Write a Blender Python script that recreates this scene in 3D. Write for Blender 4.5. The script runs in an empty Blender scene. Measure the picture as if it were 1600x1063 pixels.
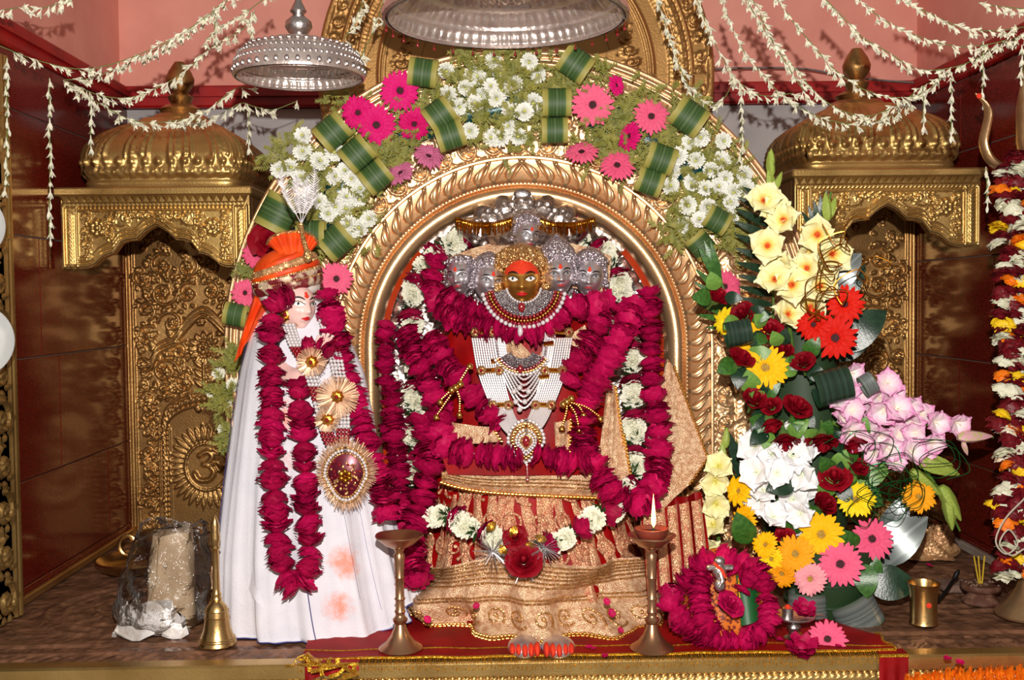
import bpy, math, random
import numpy as np
from mathutils import Vector, Matrix
from math import sin, cos, pi, atan2, sqrt, radians
random.seed(7)
scene = bpy.context.scene
COL = scene.collection
# ------------------------------------------------------------------ camera, world, flash, exposure
F = 1650.0
CAMH = 0.70
PITCH = math.atan(64.5 / F)
YAW = math.atan(25 / F)
cd = bpy.data.cameras.new('camera')
cd.sensor_width = 36.0
cd.lens = 36.0 * F / 1600.0
cam = bpy.data.objects.new('camera', cd)
ROLL = radians(0.6)
cam.matrix_basis = Matrix.Translation((0, 0, CAMH)) @ Matrix.Rotation(-YAW, 4, 'Z') @ Matrix.Rotation(pi / 2 - PITCH, 4, 'X') @ Matrix.Rotation(-ROLL, 4, 'Z')
COL.objects.link(cam)
scene.camera = cam
w = bpy.data.worlds.new('World')
scene.world = w
w.use_nodes = True
w.node_tree.nodes['Background'].inputs[0].default_value = (1.0, 0.86, 0.74, 1)
w.node_tree.nodes['Background'].inputs[1].default_value = 0.24
fl = bpy.data.lights.new('camera_flash', 'POINT')       # the camera's flash, above the lens
fl.energy = 235
fl.color = (1.0, 0.94, 0.88)
fl.shadow_soft_size = 0.014
flo = bpy.data.objects.new('camera_flash', fl)
flo.location = (0.0, -0.02, CAMH + 0.23)
COL.objects.link(flo)
vs = scene.view_settings
vs.view_transform = 'Standard'
vs.look = 'None'
vs.exposure = 0.0
vs.gamma = 1.0
vs.use_curve_mapping = False
# ------------------------------------------------------------------ pixel helpers
RC = Matrix.Rotation(-YAW, 3, 'Z') @ Matrix.Rotation(pi / 2 - PITCH, 3, 'X') @ Matrix.Rotation(-ROLL, 3, 'Z')
CC = Vector((0, 0, CAMH))
def ray(px, py): return RC @ Vector(((px - 800) / F, (531.5 - py) / F, -1))
def P(px, py, Y):
    d = ray(px, py); return CC + d * (Y / d.y)
def G(px, py, z=0.0):
    d = ray(px, py); return CC + d * ((z - CAMH) / d.z)
def S(Y): return Y / F          # metres per pixel at depth Y
R3 = lambda a, ax: Matrix.Rotation(a, 4, ax)
T3 = lambda v: Matrix.Translation(Vector(v))
def SC(x, y=None, z=None):
    if y is None: y = z = x
    return Matrix.Diagonal((x, y, z, 1))
def aim(p, n, roll=0.0, s=1.0):
    """matrix at p whose local +Z looks along n"""
    n = Vector(n).normalized()
    q = n.to_track_quat('Z', 'Y').to_matrix().to_4x4()
    return T3(p) @ q @ R3(roll, 'Z') @ SC(s)
def lerp(a, b, t): return a + (b - a) * t
def rnd(a, b): return random.uniform(a, b)
def spline(pts, n):
    """Catmull-Rom through pts (tuples of any length) -> n points"""
    p = [np.array(q, float) for q in pts]
    p = [2 * p[0] - p[1]] + p + [2 * p[-1] - p[-2]]
    m = len(p) - 3
    out = []
    for i in range(n):
        t = i / (n - 1) * m
        k = min(int(t), m - 1); t -= k
        a, b, c, d = p[k:k + 4]
        out.append(.5 * (2 * b + (c - a) * t + (2 * a - 5 * b + 4 * c - d) * t * t + (3 * b - a - 3 * c + d) * t ** 3))
    return out
def evenly(pts, step):
    """resample polyline at even spacing; returns list of (point, tangent)"""
    pts = [Vector(p[:3]) for p in pts]
    L = [0]
    for a, b in zip(pts, pts[1:]): L.append(L[-1] + (b - a).length)
    n = max(2, int(round(L[-1] / step)) + 1)
    out = []; k = 0
    for i in range(n):
        d = L[-1] * i / (n - 1)
        while k < len(L) - 2 and L[k + 1] < d: k += 1
        t = (d - L[k]) / max(1e-9, L[k + 1] - L[k])
        out.append((pts[k].lerp(pts[k + 1], t), (pts[k + 1] - pts[k]).normalized()))
    return out
# ------------------------------------------------------------------ materials
def lin(c):
    r = []
    for x in c[:3]:
        x /= 255.0
        r.append(x / 12.92 if x <= .04045 else ((x + .055) / 1.055) ** 2.4)
    return (*r, 1.0)
def nd(nt, typ, **kw):
    n = nt.nodes.new(typ)
    for k, v in kw.items():
        if k.startswith('i_'): n.inputs[k[2:]].default_value = v
        else: setattr(n, k, v)
    return n
def inp(n, name, v):
    if name in n.inputs: n.inputs[name].default_value = v
MATS = {}
def mat(name, col, rough=.5, metal=0., col2=None, vs=25., vb=(.35, .65), bump=0., bs=80., spec=.5, sss=0., trans=0., alpha=1., emit=None, sheen=0., detail=4., tex='noise', coat=0., stretch=None):
    m = bpy.data.materials.new(name); m.use_nodes = True
    nt = m.node_tree; b = nt.nodes['Principled BSDF']; L = nt.links.new
    inp(b, 'Base Color', lin(col)); inp(b, 'Roughness', rough); inp(b, 'Metallic', metal)
    inp(b, 'Specular IOR Level', spec); inp(b, 'Alpha', alpha); inp(b, 'Transmission Weight', trans)
    if sss: inp(b, 'Subsurface Weight', sss); inp(b, 'Subsurface Radius', (.01, .006, .004)); inp(b, 'Subsurface Scale', 1.0)
    if sheen: inp(b, 'Sheen Weight', sheen)
    if coat: inp(b, 'Coat Weight', coat); inp(b, 'Coat Roughness', .1)
    if emit: inp(b, 'Emission Color', lin(emit[0])); inp(b, 'Emission Strength', emit[1])
    tc = nd(nt, 'ShaderNodeTexCoord')
    vec = tc.outputs['Object']
    if stretch:
        mp = nd(nt, 'ShaderNodeMapping'); mp.inputs['Scale'].default_value = stretch
        L(vec, mp.inputs[0]); vec = mp.outputs[0]
    if col2 is not None:
        n = nd(nt, 'ShaderNodeTexNoise'); n.inputs['Scale'].default_value = vs; n.inputs['Detail'].default_value = detail
        L(vec, n.inputs['Vector'])
        cr = nd(nt, 'ShaderNodeValToRGB')
        cr.color_ramp.elements[0].position, cr.color_ramp.elements[1].position = vb
        cr.color_ramp.elements[0].color = lin(col); cr.color_ramp.elements[1].color = lin(col2)
        L(n.outputs['Fac'], cr.inputs[0]); L(cr.outputs[0], b.inputs['Base Color'])
    if bump:
        if tex == 'voronoi':
            n2 = nd(nt, 'ShaderNodeTexVoronoi'); o2 = 'Distance'
        else:
            n2 = nd(nt, 'ShaderNodeTexNoise'); o2 = 'Fac'; n2.inputs['Detail'].default_value = 5
        n2.inputs['Scale'].default_value = bs
        L(vec, n2.inputs['Vector'])
        bp = nd(nt, 'ShaderNodeBump'); bp.inputs['Strength'].default_value = bump; bp.inputs['Distance'].default_value = .004
        L(n2.outputs[o2], bp.inputs['Height']); L(bp.outputs[0], b.inputs['Normal'])
    MATS[name] = m
    return m
# ------------------------------------------------------------------ mesh builder
class MB:
    def __init__(s): s.v = []; s.f = []; s.m = []
    def add(s, V, Fc, m=0):
        o = len(s.v); s.v += [tuple(p) for p in V]
        for f in Fc: s.f.append(tuple(i + o for i in f)); s.m.append(m)
        return s
    def xf(s, M):
        s.v = [tuple(M @ Vector(p)) for p in s.v]; return s
    def join(s, o, M=None, m=None):
        k = len(s.v)
        s.v += [tuple(M @ Vector(p)) for p in o.v] if M is not None else o.v
        s.f += [tuple(i + k for i in f) for f in o.f]; s.m += o.m if m is None else [m] * len(o.f)
        return s
    def box(s, a, b, m=0, bev=0.0):
        x0, y0, z0 = [min(p, q) for p, q in zip(a, b)]; x1, y1, z1 = [max(p, q) for p, q in zip(a, b)]
        if not bev:
            return s.add([(x0, y0, z0), (x1, y0, z0), (x1, y1, z0), (x0, y1, z0), (x0, y0, z1), (x1, y0, z1), (x1, y1, z1), (x0, y1, z1)],
                     [(0, 3, 2, 1), (4, 5, 6, 7), (0, 1, 5, 4), (1, 2, 6, 5), (2, 3, 7, 6), (3, 0, 4, 7)], m)
        V = []; c = bev
        for (z, ins) in ((z0, c), (z0 + c, 0), (z1 - c, 0), (z1, c)):
            V += [(x0 + ins, y0 + c, z), (x0 + c, y0 + ins, z), (x1 - c, y0 + ins, z), (x1 - ins, y0 + c, z), (x1 - ins, y1 - c, z), (x1 - c, y1 - ins, z), (x0 + c, y1 - ins, z), (x0 + ins, y1 - c, z)]
        Fc = [tuple(range(7, -1, -1)), tuple(range(24, 32))]
        for k in range(3):
            for i in range(8):
                j = (i + 1) % 8; Fc.append((k * 8 + i, k * 8 + j, k * 8 + 8 + j, k * 8 + 8 + i))
        return s.add(V, Fc, m)
    def grid(s, rows, cu=False, cv=False, m=0, flip=False):
        nr = len(rows); nc = len(rows[0]); V = [p for r in rows for p in r]; Fc = []
        for i in range(nr if cv else nr - 1):
            for j in range(nc if cu else nc - 1):
                a = i * nc + j; b = i * nc + (j + 1) % nc; c = ((i + 1) % nr) * nc + (j + 1) % nc; d = ((i + 1) % nr) * nc + j
                Fc.append((a, d, c, b) if flip else (a, b, c, d))
        return s.add(V, Fc, m)
    def lathe(s, prof, n=24, m=0, M=None, cap=True, fn=None):
        rows = []
        for (r, z) in prof:
            row = []
            for i in range(n):
                a = 2 * pi * i / n
                rr = r * (fn(a, z) if fn else 1)
                p = Vector((rr * cos(a), rr * sin(a), z)); row.append(tuple(M @ p) if M is not None else tuple(p))
            rows.append(row)
        o = len(s.v)
        s.grid(rows, cu=True, m=m)
        if cap:
            if prof[0][0] > 1e-5: s.f.append(tuple(o + i for i in reversed(range(n)))); s.m.append(m)
            if prof[-1][0] > 1e-5: k = o + (len(prof) - 1) * n; s.f.append(tuple(k + i for i in range(n))); s.m.append(m)
        return s
    def tube(s, pts, r, n=8, m=0, closed=False, flat=1.0, up=None):
        pts = [Vector(p[:3]) for p in pts]; k = len(pts)
        rr = r if isinstance(r, (list, tuple)) else [r] * k
        rows = []; prev = None
        for i in range(k):
            t = (pts[(i + 1) % k if closed else min(i + 1, k - 1)] - pts[(i - 1) % k if closed else max(i - 1, 0)])
            if t.length < 1e-9: t = Vector((0, 0, 1))
            t.normalize()
            if prev is None or up is not None:
                u0 = Vector(up) if up is not None else (Vector((0, 0, 1)) if abs(t.z) < .9 else Vector((1, 0, 0)))
                a = (u0 - t * u0.dot(t)).normalized()
            else:
                a = (prev - t * prev.dot(t)); a = a.normalized() if a.length > 1e-6 else prev
            prev = a; b = t.cross(a)
            rows.append([tuple(pts[i] + a * (rr[i] * flat * cos(2 * pi * j / n)) + b * (rr[i] * sin(2 * pi * j / n))) for j in range(n)])
        o = len(s.v)
        s.grid(rows, cu=True, cv=closed, m=m)
        if not closed:
            s.f.append(tuple(o + j for j in reversed(range(n)))); s.m.append(m)
            s.f.append(tuple(o + (k - 1) * n + j for j in range(n))); s.m.append(m)
        return s
    def ball(s, c, r, nu=10, nv=7, m=0, M=None):
        if not isinstance(r, (list, tuple)): r = (r, r, r)
        c = Vector(c); rows = []
        for i in range(nv + 1):
            ph = pi * i / nv
            row = []
            for j in range(nu):
                a = 2 * pi * j / nu
                p = Vector((r[0] * sin(ph) * cos(a), r[1] * sin(ph) * sin(a), -r[2] * cos(ph)))
                if M is not None: p = M @ p
                row.append(tuple(c + p))
            rows.append(row)
        return s.grid(rows, cu=True, m=m)
    def prism(s, poly, y0, y1, m=0):
        """polygon of (x,z) extruded along y (y0 front)"""
        n = len(poly)
        V = [(x, y0, z) for x, z in poly] + [(x, y1, z) for x, z in poly]
        Fc = [tuple(range(n)), tuple(range(2 * n - 1, n - 1, -1))] + [(i, n + i, n + (i + 1) % n, (i + 1) % n) for i in range(n)]
        return s.add(V, Fc, m)
    def mesh(s, name, mats, smooth=True, sharp=.75):
        me = bpy.data.meshes.new(name)
        me.from_pydata(s.v, [], s.f)
        if not isinstance(mats, (list, tuple)): mats = [mats]
        for mm in mats: me.materials.append(MATS[mm] if isinstance(mm, str) else mm)
        if len(mats) > 1: me.polygons.foreach_set('material_index', s.m)
        me.update()
        if smooth:
            me.shade_smooth()
            if sharp: me.set_sharp_from_angle(angle=sharp)
        return me
    def build(s, name, mats, parent=None, smooth=True, sharp=.75, M=None):
        return put(name, s.mesh(name, mats, smooth, sharp), parent, M)
WM = {}
def put(name, me, parent=None, M=None):
    """link one object at world matrix M, keeping that place under its parent"""
    o = bpy.data.objects.new(name, me); COL.objects.link(o)
    M = Matrix.Identity(4) if M is None else M
    o.matrix_basis = M
    WM[o.name] = M
    if parent is not None:
        o.parent = parent; o.matrix_parent_inverse = WM[parent.name].inverted()
    return o
def thing(name, label, cat, loc=(0, 0, 0), group=None, M=None):
    o = put(name, None, None, T3(loc) if M is None else M)
    o.empty_display_size = .03
    return tag(o, label, cat, group)
def tag(o, label, cat, group=None, kind=None):
    o['label'] = label; o['category'] = cat
    if group: o['group'] = group
    if kind: o['kind'] = kind
    return o
def struct(o, label=None, cat=None):
    o['kind'] = 'structure'
    if label: o['label'] = label; o['category'] = cat or o.name.split('_')[0]
    return o
# ------------------------------------------------------------------ hammered relief
class Relief:
    """height map drawn with stamps, then turned into a dense mesh"""
    def __init__(s, u0, u1, v0, v1, step):
        s.st = step; s.u0, s.v0 = u0, v0
        s.nx = int((u1 - u0) / step) + 1; s.ny = int((v1 - v0) / step) + 1
        s.H = np.zeros((s.ny, s.nx)); s.base = 0
    def win(s, u, v, r):
        i0 = max(0, int((u - r - s.u0) / s.st)); i1 = min(s.nx, int((u + r - s.u0) / s.st) + 2)
        j0 = max(0, int((v - r - s.v0) / s.st)); j1 = min(s.ny, int((v + r - s.v0) / s.st) + 2)
        if i0 >= i1 or j0 >= j1: return None
        U = s.u0 + np.arange(i0, i1) * s.st - u; V = s.v0 + np.arange(j0, j1) * s.st - v
        return slice(j0, j1), slice(i0, i1), U[None, :], V[:, None]
    def ball(s, u, v, r, amp):
        q = s.win(u, v, r)
        if q is None: return
        a, b, U, V = q
        h = amp * np.sqrt(np.clip(1 - (U * U + V * V) / (r * r), 0, 1))
        s.H[a, b] = np.maximum(s.H[a, b], h)
    def ridge(s, pts, wd, amp):
        n = len(pts)
        for i in range(n - 1):
            (a, b), (c, d) = pts[i], pts[i + 1]
            wi = wd[i] if isinstance(wd, list) else wd
            k = max(1, int(math.hypot(c - a, d - b) / (wi * .45)))
            for j in range(k): s.ball(a + (c - a) * j / k, b + (d - b) * j / k, wi, amp)
    def spiral(s, u, v, r, turns, a0, dr, wd, amp):
        n = int(14 * turns) + 4; pts = []; ws = []
        for i in range(n):
            t = i / (n - 1); rr = r * (1 - .86 * t); a = a0 + dr * t * turns * 2 * pi
            pts.append((u + rr * cos(a), v + rr * sin(a))); ws.append(max(s.st, wd * (1 - .5 * t)))
        s.ridge(pts, ws, amp); s.ball(u, v, max(wd * 1.1, r * .22), amp * 1.3)
    def leaf(s, u, v, ang, L, wd, amp):
        q = s.win(u + .5 * L * cos(ang), v + .5 * L * sin(ang), L * .5 + wd)
        if q is None: return
        a, b, U, V = q
        U = U + .5 * L * cos(ang); V = V + .5 * L * sin(ang)
        x = (U * cos(ang) + V * sin(ang)) / L; y = -U * sin(ang) + V * cos(ang)
        ww = wd * np.sin(pi * np.clip(x, 0, 1) ** .75) + 1e-6
        t = np.abs(y) / ww
        h = amp * np.sqrt(np.clip(1 - t * t, 0, 1)) * np.where((x > 0) & (x < 1), 1, 0) * (.55 + .45 * np.clip(x, 0, 1))
        h = h * (1 - .55 * np.exp(-(y / (.16 * wd)) ** 2))
        s.H[a, b] = np.maximum(s.H[a, b], h)
    def rosette(s, u, v, r, n, amp, a0=0):
        for i in range(n):
            a = a0 + 2 * pi * i / n; s.ball(u + .62 * r * cos(a), v + .62 * r * sin(a), r * 1.7 / n + r * .1, amp * .85)
        s.ball(u, v, r * .36, amp * 1.25)
    def rope(s, pts, wd, amp, pitch, lean=.8):
        d = 0
        for i in range(len(pts) - 1):
            (a, b), (c, e) = pts[i], pts[i + 1]
            L = math.hypot(c - a, e - b); t = atan2(e - b, c - a)
            while d < L:
                x = a + (c - a) * d / L; y = b + (e - b) * d / L
                an = t + lean
                s.leaf(x - wd * cos(an), y - wd * sin(an), an, wd * 2, pitch * .62, amp)
                d += pitch
            d -= L
    def acanthus(s, u, v, r, a0, dr, amp, rose=5):
        s.spiral(u, v, r, 1.25, a0, dr, r * .11, amp)
        for k in range(7):
            a = a0 + dr * (k * .62 + .1)
            s.leaf(u + r * cos(a), v + r * sin(a), a + dr * 1.0, r * .55, r * .16, amp * .9)
        for k in range(4):
            a = a0 + dr * (2.2 + k * .9)
            s.leaf(u + .62 * r * cos(a), v + .62 * r * sin(a), a + dr * 2.4, r * .36, r * .12, amp * .7)
        s.rosette(u, v, r * .42, rose, amp * 1.1, a0)
    def fill(s, u0, u1, v0, v1, r, amp, rs, test=None):
        """scatter foliage into a region without large bare spots"""
        placed = []
        for k in range(400):
            u = rs.uniform(u0, u1); v = rs.uniform(v0, v1); q = r * rs.uniform(.6, 1.1)
            if test and not test(u, v): continue
            if any(math.hypot(u - a, v - b) < (q + c) * .92 for a, b, c in placed): continue
            placed.append((u, v, q))
            z = rs.random()
            if z < .5: s.acanthus(u, v, q * .8, rs.uniform(0, 6.3), rs.choice((-1, 1)), amp)
            elif z < .75: s.rosette(u, v, q * .8, 6, amp)
            else:
                a = rs.uniform(0, 6.3)
                for i in range(5): s.leaf(u - q * .3 * cos(a), v - q * .3 * sin(a), a + (i - 2) * .5, q * 1.2, q * .22, amp)
    def mesh(s, name, fn, material, mask=None, smooth=True):
        U, V = np.meshgrid(s.u0 + np.arange(s.nx) * s.st, s.v0 + np.arange(s.ny) * s.st)
        X, Y, Z = fn(U, V, s.H)
        co = np.stack([X, Y, Z], -1).reshape(-1, 3)
        idx = np.arange(s.nx * s.ny).reshape(s.ny, s.nx)
        q = np.stack([idx[:-1, :-1], idx[:-1, 1:], idx[1:, 1:], idx[1:, :-1]], -1).reshape(-1, 4)
        if mask is not None:
            mk = mask(U, V).reshape(-1); q = q[mk[q].all(1)]
        used = np.unique(q); re = np.zeros(len(co), int); re[used] = np.arange(len(used)); co = co[used]; q = re[q]
        me = bpy.data.meshes.new(name)
        me.vertices.add(len(co)); me.vertices.foreach_set('co', co.ravel())
        me.loops.add(q.size); me.loops.foreach_set('vertex_index', q.ravel().astype(np.int32))
        me.polygons.add(len(q)); me.polygons.foreach_set('loop_start', np.arange(0, q.size, 4, dtype=np.int32))
        me.update(calc_edges=True); me.validate()
        me.materials.append(MATS[material]); me.shade_smooth()
        return me
# ================================================================== materials
mat('brass', (206, 170, 104), .36, .84, (172, 136, 78), 9, (.4, .7), .15, 220)
mat('brass_dark', (190, 148, 90), .38, .84, (156, 114, 66), 7, (.35, .7), .2, 180)
mat('arch_gold', (238, 198, 150), .36, .8, (218, 172, 124), 8, (.4, .7), .12, 200)
mat('halo_brass', (178, 136, 82), .42, .84, (146, 104, 58), 6, (.35, .7), .15, 160)
mat('floor_brass', (150, 106, 80), .4, .2, (98, 68, 50), 22, (.35, .65), .9, 46, tex='voronoi')
mat('bell_brass', (208, 172, 114), .32, 1., (178, 142, 90), 14, (.4, .7), .1, 160)
mat('silver', (212, 206, 204), .34, 1., (176, 168, 168), 22, (.4, .7), .3, 160)
mat('silver_embossed', (208, 198, 192), .38, 1., (176, 164, 158), 30, (.4, .7), .7, 70, tex='voronoi')
mat('granite', (116, 32, 22), .14, 0., (78, 20, 14), 240, (.4, .62), .02, 30, spec=.4)
mat('grout', (120, 104, 96), .8)
mat('pink_paint', (240, 168, 150), .75, 0., (218, 142, 128), 5, (.3, .75), .12, 60)
mat('red_paint', (168, 20, 20), .45, 0., (132, 18, 18), 12, (.4, .7), .15, 60)
mat('white_paint', (196, 192, 190), .8, 0., (168, 164, 164), 7, (.3, .7), .1, 50)
mat('marble_trim', (176, 164, 150), .4, 0., (140, 124, 110), 14)
# ================================================================== the room
YB = 3.25
XL, XR = -1.112, 1.282
# altar floor with a low hammered pattern
rs = random.Random(3)
FY0 = 2.015
fr = Relief(XL - .03, XR + .03, FY0, YB, .0052)
for cx, cy, rr in ((-.83, 2.42, .2), (-.86, 2.85, .18), (1.02, 2.5, .2), (1.0, 2.9, .18), (.6, 2.7, .18), (-.4, 2.7, .18)):
    for q in (1, .8, .45, .2):
        fr.ridge([(cx + rr * q * cos(a * .13), cy + rr * q * sin(a * .13)) for a in range(50)], .009, .004)
    for k in range(16):
        a = k * pi / 8; fr.leaf(cx + .45 * rr * cos(a), cy + .45 * rr * sin(a), a, rr * .36, .014, .004)
for k in range(int((XR - XL) / .03)):
    fr.leaf(XL + k * .03, 2.06, .9, .05, .009, .004); fr.leaf(XL + k * .03, 2.14, -.9, .05, .009, .004)
for y in (2.045, 2.105, 2.16):
    fr.ridge([(XL, y), (XR, y)], .008, .0035)
for k in range(260):
    x, y = rs.uniform(XL, XR), rs.uniform(2.2, 3.2); a = rs.uniform(0, 6.3)
    fr.leaf(x, y, a, .07, .012, .003)
floor = put('floor', fr.mesh('floor', lambda U, V, H: (U, V, H * 1.5 - .005), 'floor_brass'))
struct(floor, 'dark embossed brass sheet covering the altar floor', 'floor')
b = MB().box((XL - .1, FY0 + .002, -.25), (XR + .1, YB + .1, -.014)); b.build('floor_slab', 'floor_brass', floor, smooth=False)
# front edge: plain lip, rope moulding
e = MB().box((XL - .1, FY0 - .012, -.028), (XR + .1, FY0 + .03, .003), bev=.004).build('trim_1', 'brass')
struct(e, 'plain brass lip along the front edge of the altar', 'trim')
rr_ = Relief(XL - .1, XR + .1, -.062, -.028, .0032)
rr_.rope([(XL - .1, -.045), (XR + .1, -.045)], .02, .012, .0135, .9)
struct(put('trim_2', rr_.mesh('rope_moulding', lambda U, V, H: (U, FY0 - .004 - H, V), 'brass')), 'brass rope moulding under the front lip of the altar', 'trim')
struct(MB().box((XL - .1, FY0, -.2), (XR + .1, FY0 + .02, -.06)).build('trim_3', 'brass_dark', smooth=False), 'plain brass riser below the rope moulding', 'trim')
# walls
wl = struct(MB().box((XL - .12, 1.9, -.02), (XL - .006, YB + .1, 1.29)).build('wall_left', 'grout', smooth=False), 'dark maroon polished granite side wall by the plastic bag', 'wall')
wr = struct(MB().box((XR + .006, 1.9, -.02), (XR + .12, YB + .1, 1.29)).build('wall_right', 'grout', smooth=False), 'dark maroon polished granite side wall behind the trident', 'wall')
def tiles(wall, X, sgn, zs, ys):
    for i in range(len(zs) - 1):
        off = ys[i % len(ys)]
        for y0, y1 in zip(off, off[1:]):
            g = .0015
            MB().box((X, y0 + g, zs[i] + g), (X + sgn * .012, y1 - g, zs[i + 1] - g), bev=.0012).build('tile', 'granite', wall, smooth=False)
tiles(wl, XL, -1, (.0, .035, .283, .571, .86, 1.15, 1.285), ((1.92, 2.6, 3.25), (1.92, 2.4, 3.02, 3.25), (1.92, 2.7, 3.25)))
tiles(wr, XR, 1, (.0, .04, .24, .52, .80, 1.09, 1.285), ((1.92, 2.7, 3.25), (1.92, 2.55, 3.25), (1.92, 2.32, 2.9, 3.25)))
wb = struct(MB().box((XL - .12, YB, -.02), (XR + .12, YB + .1, 1.285)).build('wall_back', 'white_paint', smooth=False), 'pale grey plastered back wall between the brass towers', 'wall')
struct(MB().box((XL - .12, YB + .03, 1.285), (XR + .12, YB + .13, 2.3)).build('wall_back_upper', 'pink_paint', smooth=False), 'pink painted back wall above the red band', 'wall')
struct(MB().box((XL - .14, 1.9, 1.285), (XL - .03, YB + .1, 2.3)).build('wall_left_upper', 'pink_paint', smooth=False), 'pink painted side wall above the red beam by the silver bell canopy', 'wall')
struct(MB().box((XR + .03, 1.9, 1.285), (XR + .14, YB + .1, 2.3)).build('wall_right_upper', 'pink_paint', smooth=False), 'pink painted side wall above the red beam by the trident', 'wall')
zb0, zb1 = P(350, 170, YB).z, P(350, 136, YB).z
struct(MB().box((XL - .02, YB - .03, zb0), (XR + .02, YB + .06, zb1), bev=.006).box((XL, YB - .042, zb0 + .03), (XR, YB, zb0 + .042)).build('trim_4', 'red_paint', smooth=False), 'chipped red painted band across the back wall', 'trim')
struct(MB().box((XL - .05, 1.9, zb0), (XL + .012, YB, zb1), bev=.006).box((XL - .05, 1.9, zb0 + .03), (XL + .022, YB, zb0 + .042)).build('trim_5', 'red_paint', smooth=False), 'chipped red painted beam on top of the granite wall by the bag', 'trim')
struct(MB().box((XR - .012, 1.9, zb0), (XR + .05, YB, zb1), bev=.006).box((XR - .022, 1.9, zb0 + .03), (XR + .05, YB, zb0 + .042)).build('trim_6', 'red_paint', smooth=False), 'chipped red painted beam on top of the granite wall by the trident', 'trim')
struct(MB().box((XL, 1.95, 0), (XL + .014, YB, .02), bev=.003).build('baseboard_left', 'brass_dark', smooth=False), 'narrow brass strip along the foot of the wall by the bag', 'baseboard')
struct(MB().box((XR - .016, 1.95, 0), (XR, YB, .022), bev=.003).build('baseboard_right', 'marble_trim', smooth=False), 'narrow pale strip along the foot of the wall by the trident', 'baseboard')
# brass jamb at the left edge of the frame
jr = Relief(1.9, 2.39, 0, 1.25, .004)
for z in np.arange(.05, 1.25, .1):
    jr.acanthus(2.31, z, .04, 1.5, 1 if int(z * 10) % 2 else -1, .012)
    jr.acanthus(2.2, z + .05, .04, 1.5, -1, .012)
jr.ridge([(2.372, 0), (2.372, 1.25)], .012, .01); jr.ridge([(2.355, 0), (2.355, 1.25)], .005, .008)
jm = tag(put('brass_jamb', jr.mesh('brass_jamb', lambda U, V, H: (XL + .03 + H, U, V), 'brass')), 'embossed brass jamb strip fixed on the granite wall under the white plates', 'jamb')
MB().box((XL - .002, 1.9, 0.003), (XL + .03, 2.392, 1.25)).build('jamb_core', 'brass', jm, smooth=False)
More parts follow.
